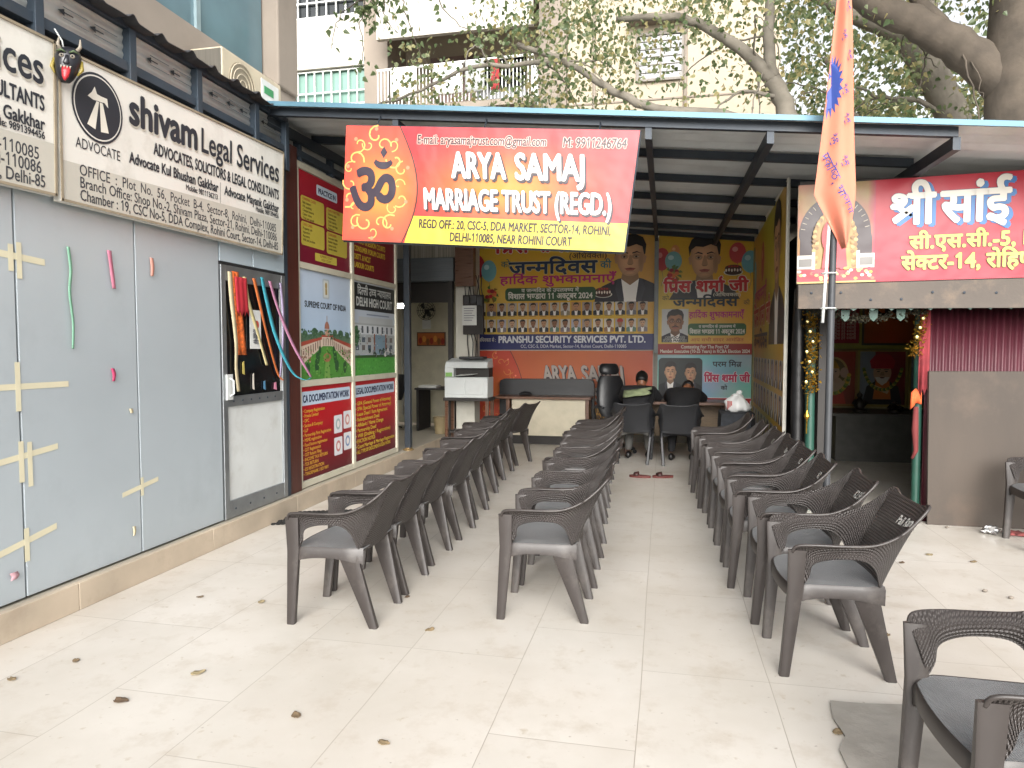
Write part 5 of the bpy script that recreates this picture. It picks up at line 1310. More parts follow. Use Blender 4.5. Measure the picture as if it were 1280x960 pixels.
tag(MB().lathe((-3.45, 10.5, .156), [(.09, 0), (.12, .26), (.125, .27), (.11, .265), (.08, .01)], 14).build('dustbin', mat('tan_plastic', '8c7d5e', .5), smooth=40), 'tan dustbin on the booth floor near the dark door post', 'dustbin')

# ================================================================ SHRINE AND SHOP SIGN ON THE RIGHT
m_maroon = mat('maroon_corrugated_sheet', '451722', .5, metal=.15, var=.15, vscale=3, dirt='4a3230', dscale=5, damt=.4)
m_ply = mat('worn_brown_plywood', '463e37', .75, var=.2, vscale=2.2, bump=.2, bscale=12, stretch=(1, 1, .35), dirt='65564a', dscale=2.2, damt=.5)
m_fascia = mat('weathered_fascia_board', '57504a', .8, var=.12, vscale=3, bump=.2, dirt='84715f', dscale=6, damt=.5)
m_green = mat('green_painted_pipe', '22473c', .45, var=.15, dirt='3a3a34', dscale=8)
m_goldtin = mat('gold_tinsel', 'b08a34', .28, metal=.8, var=.5, vscale=40)
m_shrwall = mat('olive_shrine_wall', '9c976c', .7, var=.2, vscale=2, dirt='3c3a2a', dscale=2)
m_greentile = mat('dark_grey_granite', '4a4a46', .5, var=.2, vscale=9)

t = thing('shrine', 'dim open shrine room with granite counter and framed holy pictures behind the flag pole', 'shrine', (2.4, 9.0, 0))
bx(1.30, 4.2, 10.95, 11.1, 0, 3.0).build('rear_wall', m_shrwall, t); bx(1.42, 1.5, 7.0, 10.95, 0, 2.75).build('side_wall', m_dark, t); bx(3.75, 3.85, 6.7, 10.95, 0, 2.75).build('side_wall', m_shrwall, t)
bx(1.42, 3.85, 6.95, 10.95, 2.62, 2.68).build('ceiling', m_wallwhite, t)
ct = bx(2.26, 3.74, 10.0, 10.9, 0, .60).build('counter', m_greentile, t); bx(2.2, 3.75, 9.96, 10.9, .602, .64).build('counter_top', m_greentile, ct, bevel=.004)
for z in (1.50, 2.12): bx(1.5, 3.75, 10.90, 10.95, z, z+.05).build('picture_rail', mat('yellow_green_trim', '9a9440', .6), t)
def holy(name, label, x0, x1, z0, z1, frame_col, draw):
    h_ = thing(name, label, 'picture', ((x0+x1)/2, 10.9, z0)); fm_ = MB(); y0, y1 = 10.86, 10.899
    fm_.box(x0-.03, x1+.03, y0, y1, z0-.03, z0); fm_.box(x0-.03, x1+.03, y0, y1, z1, z1+.03); fm_.box(x0-.03, x0, y0, y1, z0, z1); fm_.box(x1, x1+.03, y0, y1, z0, z1)
    fm_.build('frame', mat('frame_' + frame_col, frame_col, .5), h_); A = Art(lambda u, v, q=0: Vector((x0 + u, 10.885 - q, z0 + v))); A.clip = (0, 0, x1-x0, z1-z0); draw(A, x1-x0, z1-z0); A.build('print', h_, m_flex)
    return h_
def d_text(A, w, h):
    A.rect(0, 0, w, h, '9c2430')
    for k in range(9): A.text('ॐ जय जगदीश हरे स्वामी', w/2, h*.84 - h*.092*k, .06, 'd8c6b8', width=w*.86, align='c')
def d_om(A, w, h):
    A.grad(0, 0, w, h, lambda x, y: (176 - 50*abs(x/w-.5), 66 + 26*(y/h), 26), 8, 6); A.text('ॐ', w*.45, h*.62, .52, '1d1512', align='c', bold=.03)
def d_deity(A, w, h):
    A.grad(0, 0, w, h, lambda x, y: (120 + 40*y/h, 52 + 12*x, 38), 6, 6)
    A.ell(w*.5, h*.6, w*.34, h*.3, 'b59a62', 24); A.ell(w*.5, h*.6, w*.29, h*.26, '6d5a34', 24)
    A.poly([(w*.2,0),(w*.8,0),(w*.68,h*.42),(w*.32,h*.42)], 'a8402e'); A.ell(w*.5, h*.36, w*.24, h*.17, 'b9a083', 20); A.ell(w*.5, h*.60, w*.15, h*.13, 'c0a284', 20); A.poly([(w*.36,h*.68),(w*.64,h*.68),(w*.58,h*.78),(w*.5,h*.86),(w*.42,h*.78)], 'b58a30')
    for sg in (-1, 1): A.ell(w*(.5+.25*sg), h*.6, w*.1, h*.1, 'b59882', 14); A.ell(w*(.5+.05*sg), h*.62, .012, .009, '20140f', 8); A.line([(w*(.5+.2*sg), h*.42), (w*(.5+.34*sg), h*.36), (w*(.5+.36*sg), h*.5)], .05, 'b9a083')
    A.line([(w*.5, h*.57), (w*.5, h*.48), (w*.56, h*.42), (w*.62, h*.44)], .05, 'b8997c')
    for k in range(26):
        a_ = pi*(1.05 + .9*k/25); A.ell(w*.5 + w*.36*cos(a_), h*.62 + h*.42*sin(a_), .028, .028, ['7d8a3a', 'c0a03a', '5d6f30'][k % 3], 8)
def d_saint(A, w, h):
    A.grad(0, 0, w, h, lambda x, y: (105 + 25*y/h, 40, 38), 6, 6); A.rect(0, 0, w*.34, h, '7c848a')
    A.poly([(w*.06,0),(w*.94,0),(w*.86,h*.34),(w*.62,h*.46),(w*.38,h*.46),(w*.16,h*.34)], '2c2a2a'); A.poly([(w*.3,h*.1),(w*.7,h*.1),(w*.66,h*.44),(w*.36,h*.44)], 'b5682c'); A.poly([(w*.3,h*.3),(w*.62,h*.2),(w*.66,h*.26),(w*.34,h*.37)], 'b8a07c')
    A.ell(w*.5, h*.60, w*.20, h*.20, 'b09072', 24); A.poly([(w*.34,h*.52),(w*.66,h*.52),(w*.6,h*.42),(w*.5,h*.36),(w*.4,h*.42)], 'cbc4b8')
    A.poly([(w*.26,h*.68),(w*.74,h*.68),(w*.78,h*.82),(w*.66,h*.94),(w*.5,h*.97),(w*.34,h*.94),(w*.22,h*.82)], 'a02028')
    for sg in (-1, 1): A.ell(w*(.5+.085*sg), h*.625, w*.035, h*.012, '241812', 10); A.line([(w*(.5+.03*sg), h*.66), (w*(.5+.14*sg), h*.665)], .01, '5a4a3c')
    A.poly([(w*.47,h*.62),(w*.53,h*.62),(w*.55,h*.55),(w*.45,h*.55)], '93765a'); A.poly([(w*.44,h*.52),(w*.56,h*.52),(w*.53,h*.495),(w*.47,h*.495)], '5c3a30')
    for k in range(40):
        a_ = pi*(1.08 + .84*k/39); A.ell(w*.5 + w*.42*cos(a_), h*.80 + h*.52*sin(a_), .024, .024, ['6d7a34', '46582a', 'b39a40'][k % 3], 7)
def d_silver(A, w, h):
    A.rect(0, 0, w, h, '6d767c'); q_ = random.Random(8)
    for k in range(24): A.ell(w*q_.random(), h*q_.random(), .04, .05, q_.choice(['8f989c', '59646c', '9aa0a0', '7c858a']), 9)
holy('scripture_board', 'red board with white prayer lines at upper left of the shrine', 2.12, 2.74, 1.58, 2.12, '9a8a3c', d_text)
holy('om_picture', 'orange picture with black om sign at upper right of the shrine', 2.80, 3.52, 1.58, 2.12, '3a3024', d_om)
holy('deity_picture', 'dark red garlanded deity picture on the left below the prayer board', 2.12, 2.70, .70, 1.46, '8a6a34', d_deity)
holy('saint_picture', 'picture of a bearded saint in red headcloth and orange robe', 2.76, 3.36, .70, 1.46, '8a7a3c', d_saint)
holy('silver_picture', 'narrow silver grey picture at the right end of the shrine wall', 3.43, 3.70, .70, 1.46, '8a7a3c', d_silver)
for i, (x, hh, l_) in enumerate(((2.62, .26, 'small dark idol on the shrine counter below the deity picture'), (3.06, .14, 'low dark idol on the shrine counter below the saint picture'))):
    b = MB(); b.lathe((x, 10.3, .642), [(.09,0),(.09,.03),(.06,.045),(.075,.4*hh),(.05,.6*hh),(.022,.72*hh),(.04,.82*hh),(.038,.92*hh),(.012,hh),(.004,hh*1.1)], 14)
    for sg in (-1, 1): b.tube([(x+sg*.05, 10.3, .642+.6*hh), (x+sg*.09, 10.27, .642+.45*hh), (x+sg*.05, 10.23, .642+.35*hh)], [.018, .015, .012], 6)
    tag(b.build('idol', mat('dark_bronze', '2f2a24', .45, metal=.5), smooth=50), l_, 'idol')

sgn = thing('shop_sign', 'wide red shop sign with Hindi lettering and a temple picture above the grey fascia', 'sign', (2.7, 6.3, 2.05))
SX0, SX1, SY = 1.088, 4.35, 6.30
szb = lambda x: 2.047 + .011*(x - SX0); szt = lambda x: 2.869 + .0235*(x - SX0)
MB().prism([(SX0, SY, szb(SX0)), (SX1, SY, szb(SX1)), (SX1, SY, szt(SX1)), (SX0, SY, szt(SX0))], (0, .02, 0)).build('sheet', m_flexedge, sgn)
sg_m = ink_mat('banner_ink', .34, .12, .4)
sfn2 = lambda u, v, q=0: Vector((SX0 + u, SY - .002 - q, szb(SX0+u) + (szt(SX0+u) - szb(SX0+u))*v/.82))
W = SX1 - SX0
A = Art(sfn2); A.grad(.60, 0, W, .82, lambda x, y: (158 + 12*y, 32, 50), 12, 4)
A.grad(0, 0, .60, .82, lambda x, y: (150 - 22*sin(x*9)**2 + 18*(x/.6)**4, 118 - 30*sin(y*9+x*5)**2 - 70*max(0, (x-.54)/.06), 66), 10, 8); A.build('print', sgn, sg_m)
A = Art(lambda u, v, q=0: sfn2(u, v, q + .0012)); A.clip = (.0, 0, .61, .82)
A.poly([(.02,.22),(.02,.36)] + [(.29 + .28*cos(a_), .40 + .32*sin(a_)) for a_ in [pi - pi*k/20 for k in range(21)]] + [(.58,.36),(.58,.22)], '33272a')
for k in range(17): a_ = pi*(.06 + .88*k/16); A.line([(.29 + .235*cos(a_), .40 + .265*sin(a_)), (.29 + .27*cos(a_), .40 + .30*sin(a_))], .006, '9d9484')
A.poly([(.12,.12),(.12,.36)] + [(.29 + .17*cos(a_), .38 + .22*sin(a_)) for a_ in [pi - pi*k/18 for k in range(19)]] + [(.46,.36),(.46,.12)], '9c7a40')
for k in range(30): a_ = pi*k/29; A.ell(.29 + .155*cos(a_)*(1+.03*(k%2)), .38 + .2*sin(a_), .016, .02, ['b59a5c', '7d5c2c', '8f7038'][k % 3], 7)
for k in range(14):
    for sg in (-1, 1): A.ell(.29 + sg*(.15 + .012*sin(k*3)), .14 + .019*k, .018, .016, ['b0905a', '7a5a2e', '96743e'][(k+sg) % 3], 7)
A.ell(.29, .38, .105, .16, 'a82a30', 24); A.poly([(.19,.12),(.39,.12),(.36,.4),(.22,.4)], 'b03038'); A.ell(.29, .46, .04, .055, 'b8926c', 16); A.poly([(.24,.48),(.34,.48),(.33,.54),(.29,.575),(.25,.54)], 'b58a34')
for x0 in (.0, .47): A.rect(x0, .12, x0+.13, .235, 'b9b4aa'); A.rect(x0+.012, .14, x0+.118, .205, '6d6a66'); A.rect(x0, .205, x0+.13, .22, 'd2cdc2')
for x0 in (.115, .46): A.rect(x0, .1, x0+.025, .26, 'c6c1b6')
A.rect(0, .0, .61, .115, 'a02834'); q_ = random.Random(6)
for k in range(46): A.ell(.6*q_.random(), .03 + .09*q_.random(), .016, .012, q_.choice(['d0c6b4', 'c99a3c', 'b8604a', 'd8b46c', 'a83040']), 7)
A.rect(0, .0, .61, .014, 'b59a5a'); A.build('temple_picture', sgn, sg_m)
A = Art(lambda u, v, q=0: sfn2(u, v, q + .004)); Wt, Bl = 'd6d3ca', '2f6aa6'
for st, x0, x1 in (('श्री', .705, 1.035), ('सांई', 1.085, 1.575), ('मंदिर', 1.69, 2.35)):
    A.text(st, x0, .455, .375, Wt, width=x1-x0, bold=.030, shadow=(Bl, .075, -.05), outline=('3a3a58', .010))
A.text('सी.एस.सी.-5, DDA', .86, .255, .155, 'cfc052', bold=.032, outline=('3a2a20', .035), width=1.16)
A.text('सेक्टर-14, रोहिणी', .805, .09, .165, 'cfc052', bold=.032, outline=('3a2a20', .035), width=1.0); A.text('दिल्ली', 1.9, .09, .165, 'cfc052', bold=.032, outline=('3a2a20', .035))
A.build('lettering', sgn, sg_m)
fb = thing('fascia_board', 'long weathered grey brown fascia board under the red shop sign', 'board', (2.7, 6.3, 1.83))
MB().prism([(1.10, 6.27, 1.838), (4.4, 6.27, 1.815), (4.4, 6.27, 2.075), (1.10, 6.27, 2.035)], (0, .03, 0)).build('plank', m_fascia, fb, bevel=.004)
nl = MB(); q_ = random.Random(2)
for k in range(14): x = 1.2 + .23*k; nl.ball((x, 6.268, 1.9 + .07*q_.random()), (.012, .005, .012), 7, 4)
nl.build('nail_heads', m_steel, fb)
tri = MB()
for k in range(22): x = 1.36 + .145*k; tri.prism([(x, 6.285, 1.835), (x+.03, 6.285, 1.87), (x+.06, 6.285, 1.835), (x+.03, 6.285, 1.815)], (0, .006, 0))
tri.build('pennant_trim', m_green, fb)
bx(1.1, 4.4, 6.31, 6.37, 1.85, 2.9).build('sign_backing', m_dark, fb)
sh_ = thing('corrugated_shutter', 'maroon corrugated sheet closing the shop front above the plywood', 'shutter', (3.4, 6.62, 0))
P = [[Vector((2.20 + .02*0 + i*.0105, 6.62 + .010*sin(2*pi*i*.0105/.05), z)) for z in (0, 1.0, 1.86)] for i in range(210)]
MB().grid(P, None, .002).build('sheet', m_maroon, sh_, smooth=True)
tag(MB().prism([(2.215, 6.50, .002), (3.75, 6.50, .002), (3.75, 6.545, 1.312), (2.205, 6.545, 1.308)], (0, .018, 0)).build('plywood_board', m_ply, bevel=.003), 'large bare brown plywood board leaning against the maroon shutter', 'board')
def tinsel(mb, pts, n, r_, rs):
    q = random.Random(rs); pts = [Vector(p) for p in pts]
    for k in range(n):
        f = q.random()*(len(pts)-1); i = min(len(pts)-2, int(f)); c = pts[i].lerp(pts[i+1], f-i) + Vector((q.gauss(0, r_), q.gauss(0, r_*.6), q.gauss(0, r_)))
        d = Vector((q.gauss(0,1), q.gauss(0,1), q.gauss(0,1))).normalized(); e = d.orthogonal().normalized(); s_ = .008 + .012*q.random()
        mb.add([c - d*s_, c + e*s_*.7, c + d*s_, c - e*s_*.7], [(0,1,2,3)])
def disc_row(parent, pts):
    for p in pts: MB().ball(p, (.017, .006, .017), 10, 5).build('shiny_disc', mat('pale_gold_disc', 'd8c684', .2, metal=.8), parent, smooth=True)
gp = thing('gate_post', 'green painted post wound with gold tinsel at the left of the shrine opening', 'post', (1.335, 6.9, 0)); MB().tube([(1.335, 6.9, 0), (1.325, 6.9, 1.85)], .042, 12).build('pipe', m_green, gp, smooth=50)
gar = thing('tinsel_garland', 'gold tinsel garland with shiny discs hanging down the left green post', 'garland', (1.31, 6.84, 1.1)); b = MB()
tinsel(b, [(1.30, 6.82, 1.84), (1.33, 6.82, 1.5), (1.32, 6.82, 1.12)], 560, .03, 1); b.build('tinsel', m_goldtin, gar); disc_row(gar, [(1.27 + .025*(k % 3), 6.775, 1.75 - .092*k) for k in range(7)])
MB().tube([(1.29, 6.80, 1.08), (1.285, 6.80, .72)], .006, 5).build('cord', m_goldtin, gar); MB().lathe((1.287, 6.80, .88), [(.004, .06), (.02, .02), (.028, 0), (.01, -.03)], 10).build('tassel', m_goldtin, gar)
gp = thing('gate_post', 'dark green post between shrine opening and plywood, hung with an orange cloth', 'post', (2.15, 6.66, 0)); MB().tube([(2.165, 6.66, 0), (2.155, 6.66, 1.85)], .035, 12).build('pipe', m_green, gp, smooth=50)
gar = thing('tinsel_garland', 'gold tinsel garland with shiny discs at the top of the right green post', 'garland', (2.1, 6.58, 1.45)); b = MB(); tinsel(b, [(2.16, 6.57, 1.84), (2.13, 6.57, 1.62), (2.09, 6.57, 1.44)], 240, .025, 3); b.build('tinsel', m_goldtin, gar); disc_row(gar, [(2.10 + .022*k, 6.53, 1.60 + .08*k) for k in range(3)])
gar = thing('swag_garland', 'dark leafy swag strung along the underside of the fascia', 'garland', (1.7, 6.42, 1.8)); b = MB(); tinsel(b, [(1.2, 6.42, 1.84), (1.4, 6.42, 1.79), (1.6, 6.42, 1.755), (1.8, 6.42, 1.765), (2.0, 6.42, 1.80), (2.15, 6.42, 1.84)], 520, .018, 4); b.build('leaves', mat('dark_garland_leaf', '2f2c1e', .7, var=.7, vscale=30), gar)
for k, x in enumerate((1.50, 1.72, 1.93)): MB().prism([(x-.035, 6.40, 1.83), (x+.035, 6.40, 1.83), (x+.03, 6.40, 1.76), (x, 6.40, 1.73), (x-.03, 6.40, 1.76)], (0, .004, 0)).build('leaf_pendant', m_green, gar)
cl = thing('red_curtain', 'narrow red curtain strip hanging beside the maroon shutter', 'curtain', (2.17, 6.58, 1.2)); P = [[Vector((2.135 + .011*i + .01*(1.86-z)*0, 6.585 + .012*sin(i*1.7), z)) for z in (1.86, 1.5, 1.16 - .03*(i % 3))] for i in range(9)]
MB().grid(P, None, .003).build('cloth', mat('dull_red_cloth', '7d2a30', .85, var=.25, vscale=8), cl, smooth=True)
oc = thing('orange_cloth', 'orange cloth tied high on the right green post', 'cloth', (2.13, 6.61, 1.1)); P = [[Vector((2.085 + .014*i, 6.60 + .012*sin(i*1.3 + z*9), z - .03*abs(i-3)*.4)) for z in (1.16, 1.08, 1.01 + .008*i)] for i in range(7)]
MB().grid(P, None, .003).build('knot', mat('bright_orange_cloth', 'c8562a', .8, var=.15), oc, smooth=True); MB().tube([(2.13, 6.60, 1.0), (2.12, 6.58, .8), (2.135, 6.59, .62), (2.11, 6.6, .55)], [.02, .028, .02, .012], 6).build('tail', mat('dull_red_cloth2', '6d2c2c', .85), oc, smooth=True)
bk = thing('wrapped_post', 'post wrapped in black sheeting between the side poster panel and the shrine', 'post', (1.24, 6.95, 0)); b = MB()
b.loft([[Vector((1.235 + (.055 + .012*sin(3*a_ + z*4))*cos(a_), 6.98 + .05*sin(a_), z)) for a_ in [2*pi*k/14 for k in range(14)]] for z in (0, .5, 1.0, 1.5, 1.9, 2.06)]); b.build('sheeting', mat('black_plastic_sheeting', '141415', .4, var=.3, bump=.4, bscale=14), bk, smooth=60)

# ---------------------------------------------------------------- flag pole
fp = thing('flag_pole', 'slim grey flag pole with white pipe strapped on, behind the right chair row', 'pole', (1.12, 5.2, 0)); MB().tube([(1.12, 5.2, 0), (1.128, 5.2, 1.95), (1.16, 5.2, 4.7)], [.025, .024, .018], 12).build('shaft', mat('grey_steel_pole', '3a3c3f', .5, metal=.2, var=.15), fp, smooth=50); MB().lathe((1.12, 5.2, 0), [(.09, 0), (.09, .012), (.04, .02), (.04, .06)], 14).build('foot_plate', m_steel, fp)
MB().tube([(1.068, 5.178, 1.68), (1.082, 5.178, 2.0), (1.10, 5.178, 2.42)], .011, 8).build('white_pipe', m_white, fp, smooth=True)
for z in (1.78, 2.02): MB().tube([(1.11 + .05*cos(2*pi*k/16) - .005, 5.195 + .045*sin(2*pi*k/16), z) for k in range(17)], .004, 5).build('tie', m_white, fp)
flag = thing('flag', 'limp orange flag with blue sun emblem and om signs on the slim steel pole', 'flag', (1.14, 5.15, 1.9))
def flag_pt(u, v, q=0):
    """u 0..1 across the folds, v 0..1 from the top down"""
    z = 4.05 - 1.87*v
    xl = 1.137 - (.012 + .135*min(1, v/.80)**1.05) if v < .80 else .99 + .185*((v-.80)/.20)
    xr = 1.180 + .070*min(1, v/.78)**.9 if v < .80 else 1.250 - .055*((v-.80)/.20)**1.5
    x = xl + (xr - xl)*u
    y = 5.135 + .030*sin(u*2*pi*1.15 + .6)*(.4 + .6*v) - .02*u + .010*sin(v*9 + u*3)
    return Vector((x, y - q, z))
P = [[flag_pt(i/24, j/40) for j in range(41)] for i in range(25)]
m_flag = mat('orange_flag_cloth', 'c4765e', .8, var=.06, vscale=4)
MB().grid(P, None, .0015).build('cloth', m_flag, flag, smooth=True)
A = Art(lambda u, v, q=0: flag_pt(u, v, q + .004)); A.clip = (.02, .02, .98, .97)
B_ = '34478a'
pts = []
for k in range(44):
    a_ = 2*pi*k/44; r_ = 1.0 if k % 2 else .72; pts.append((.10 + .46*r_*cos(a_), .42 + .115*r_*sin(a_)))
A.poly(pts, B_); A.line([(.03 + .16*sin(k*.8), .35 + .017*k) for k in range(9)], .04, 'c4765e')
for (u, v) in ((.70, .16), (.78, .33), (.62, .45), (.72, .55), (.35, .62), (.68, .70), (.5, .26)):
    polys, _w = layout('ॐ')
    for f in polys: A.poly([(u + (x-.35)*.26, v - (y-.3)*.055) for x, y in f], B_)
A.build('emblem', flag)
A = Art(lambda u, v, q=0: flag_pt(u, v, q + .005)); polys, _w = layout('प्रकोष्ठ, भाजपा')
for f in polys: A.poly([(.06 + x*.125 + y*.30, .66 + x*.040 - y*.017) for x, y in f], B_)
A.build('lettering', flag)

# ================================================================ BUILDINGS BEHIND
m_plaster = mat('cream_plaster', 'aa9f8d', .9, var=.1, vscale=.7, bump=.1, bscale=9, dirt='84745c', dscale=.7, damt=.4)
m_whiteplaster = mat('white_plaster', 'b2aea5', .9, var=.05, vscale=.6, dirt='9a9182', dscale=.8, damt=.35)
m_concgrey = mat('grey_beige_concrete', '8a8075', .9, var=.12, vscale=1, bump=.15, bscale=12, dirt='6a6056', dscale=1.2, damt=.4)
m_glassgreen = mat('green_tinted_pane', '6f8f84', .12, var=.1, vscale=1, spec=.8)
m_darkroom = mat('dark_window_pane', '24282a', .15, var=.3, vscale=1, spec=.7)
m_grille = mat('white_grille', 'd8dad6', .5)
apt = thing('apartment_building', 'cream apartment block with balcony and grilled windows rising behind the canopy', 'building', (-4, 20, 0)); Y0 = 19.0
bx(-18, 2.8, Y0 + 1.3, Y0 + 10, 0, 17).build('wall', m_plaster, apt)
bx(-2.62, 2.8, Y0, Y0 + 1.3, 0, 17).build('wall', m_plaster, apt)
bx(-13.5, -8.45, Y0, Y0 + 1.3, 0, 8.55).build('wall', m_whiteplaster, apt); bx(-13.5, -8.45, Y0 - .05, Y0 + 1.3, 9.62, 11.05).build('spandrel', m_whiteplaster, apt); bx(-13.5, -8.45, Y0 - .05, Y0 + 1.3, 12.3, 17).build('spandrel', m_whiteplaster, apt)
for z in (0, ): bx(-8.43, -7.72, Y0 - .12, Y0 + 1.3, 0, 17).build('column', m_concgrey, apt); bx(-3.38, -2.64, Y0 - .12, Y0 + 1.3, 0, 17).build('column', m_concgrey, apt); bx(-11.35, -10.9, Y0 - .1, Y0 + 1.3, 0, 17).build('column', m_concgrey, apt)
def grilled(x0, x1, z0, z1, y, step, m_p=m_glassgreen):
    wd = bx(x0, x1, y + .16, y + .2, z0, z1).build('window', m_p, apt); g = MB()
    n = int((x1-x0)/step)
    for k in range(n+1): x = x0 + (x1-x0)*k/n; g.box(x-.018, x+.018, y+.06, y+.09, z0, z1)
    for f in (.02, .38, .98): z = z0 + (z1-z0)*f; g.box(x0, x1, y+.055, y+.095, z-.02, z+.02)
    g.build('grille', m_grille, wd)
grilled(-10.88, -8.47, 8.57, 9.60, Y0, .26); grilled(-13.4, -11.37, 8.57, 9.60, Y0, .26); grilled(-10.88, -8.47, 11.1, 12.28, Y0, .3, m_darkroom)
# balcony bay
for zf in (4.9, 8.05, 11.2):
    sl = bx(-7.70, -3.40, Y0 - .9, Y0 + 1.28, zf - .16, zf).build('balcony_slab', m_concgrey, apt)
    if zf > 9: bx(-7.70, -3.40, Y0 - .95, Y0 - .80, zf - 1.35, zf + 1.0).build('parapet', m_whiteplaster, apt)
    else:
        r_ = MB()
        for k in range(44): x = -7.68 + 4.26*k/43; r_.box(x-.012, x+.012, Y0-.93, Y0-.905, zf+.002, zf+.95)
        for k in range(10): y = Y0 - .9 + .1*k; r_.box(-3.43, -3.405, y, y+.024, zf+.002, zf+.95)
        r_.tube([(-7.7, Y0-.92, zf+.98), (-3.42, Y0-.92, zf+1.05)], .035, 6); r_.tube([(-3.42, Y0-.92, zf+1.05), (-3.42, Y0+.1, zf+1.02)], .035, 6)
        r_.build('railing', m_grille, sl)
        bx(-6.9, -5.6, Y0+1.22, Y0+1.27, zf, zf+2.1).build('door', mat('rose_brown_door', '7a6560', .6), apt); bx(-5.5, -4.0, Y0+1.22, Y0+1.27, zf+.2, zf+2.0).build('window', m_darkroom, apt)
for x, w_, c, l_ in ((-7.3, .75, 'd5d4cf', 'white sheet'), (-6.1, .8, 'cfd0cc', 'pale sheet'), (-4.5, .22, '8c2f30', 'red towel'), (-5.2, .5, '9a9c9a', 'grey shirt')):
    P = [[Vector((x + w_*i/8, Y0 - .965 - .012*sin(i*1.9), 9.06 - .8*j/6 + .004*sin(i))) for j in range(7)] for i in range(9)]
    t = thing('laundry', l_ + ' drying over the apartment balcony railing', 'laundry', (x, Y0 - .96, 8.3)); MB().grid(P, None, .006).build('cloth', mat('laundry_' + c, c, .9, var=.08), t, smooth=True)
# right part: window with frame, ledges
for z in (2.6, 5.6, 8.55):
    wd = bx(-.72, .36, Y0 - .02, Y0 + .01, z, z + 1.12).build('window', m_darkroom, apt)
    f = MB(); f.box(-.80, -.72, Y0-.06, Y0+.02, z-.06, z+1.2); f.box(.36, .44, Y0-.06, Y0+.02, z-.06, z+1.2); f.box(-.72, .36, Y0-.06, Y0+.02, z+1.12, z+1.2); f.box(-.72, .36, Y0-.1, Y0+.02, z-.06, z); f.box(-.2, -.15, Y0-.05, Y0+.0, z, z+1.12)
    for k in range(5): f.box(-.72, .36, Y0-.045, Y0-.03, z+.17+.2*k, z+.18+.2*k)
    f.build('frame', mat('grey_window_frame', '7a746c', .6), wd)
bx(-1.0, .46, Y0 - .5, Y0, 9.95, 10.05).build('sun_shade', m_concgrey, apt); bx(-2.62, 2.8, Y0 - .03, Y0, 8.02, 8.06).build('groove_band', m_concgrey, apt)
MB().tube([(.46, Y0-.05, 0), (.46, Y0-.05, 17)], .05, 8).build('drain_pipe', m_concgrey, apt); MB().tube([(-1.9, Y0-.05, 0), (-1.9, Y0-.05, 17)], .04, 8).build('drain_pipe', m_concgrey, apt)
# glazed neighbour above the office
m_curtain = mat('blue_green_curtain_glass', '56717a', .12, var=.35, vscale=.7, spec=.8)
gb = thing('glazed_building', 'building with blue green glass and stained concrete ledge above the law office', 'building', (-5, 5, 0))
bx(-9, -4.25, -6, 7.42, 0, 4.40).build('base_wall', m_concgrey, gb); bx(-9, -4.32, -6, 7.0, 4.40, 9).build('glazing', m_curtain, gb)
MB().hexa([(-4.25,-6,4.05),(-4.12,-6,4.05),(-4.12,7.5,4.05),(-4.25,7.5,4.05)], [(-4.32,-6,4.50),(-4.20,-6,4.42),(-4.20,7.5,4.42),(-4.32,7.5,4.50)]).build('ledge', m_concgrey, gb)
bx(-4.75, -4.14, 7.03, 7.45, 4.38, 9).build('corner_column', m_concgrey, gb, bevel=.02)
mu = MB()
for y in (5.9, 4.4, 2.9, 1.4, -.1, -1.6): mu.box(-4.33, -4.29, y-.03, y+.03, 4.45, 9)
mu.box(-4.33, -4.285, -6, 7.0, 5.9, 5.96); mu.build('mullions', mat('pale_window_bar', '8fa3a8', .4, metal=.3), gb)
bx(-4.6, -4.33, 7.46, 8.1, 3.2, 3.9).build('side_ledge', m_concgrey, gb)
ac = thing('air_conditioner', 'dusty cream outdoor air conditioner unit on the office roof below the ledge', 'air conditioner', (-3.98, 6.0, 3.66)); m_ac = mat('dusty_cream_casing', 'b9ae98', .5, var=.08, dirt='877a64', dscale=4)
bx(-4.10, -3.78, 5.50, 6.46, 3.64, 4.13).build('casing', m_ac, ac, bevel=.015); 
bx(-3.79, -3.772, 6.10, 6.40, 3.7, 4.08).build('service_panel', m_white, ac, bevel=.004); bx(-3.773, -3.768, 6.14, 6.30, 3.95, 4.02).build('badge', mat('green_badge', '3c8a5a', .5), ac)
f = MB()
for r_ in (.05, .10, .15, .19): f.tube([(-3.765, 5.79 + r_*cos(2*pi*k/24), 3.885 + r_*sin(2*pi*k/24)) for k in range(25)], .005, 5)
f.build('fan_grille', m_ac, ac); MB().tube([(-3.785, 5.79, 3.885), (-3.775, 5.79, 3.885)], .2, 24).build('fan_opening', mat('shaded_fan_plate', '8f8674', .6), ac)
bx(-4.09, -3.79, 5.494, 5.50, 3.66, 4.11).build('side_louvre', mat('dark_coil_fins', '5a564e', .6, var=.3, vscale=2, stretch=(60, 1, 1)), ac)
for y in (5.6, 6.3): bx(-4.12, -3.76, y, y+.05, 3.48, 3.638).build('foot', m_steel, ac)

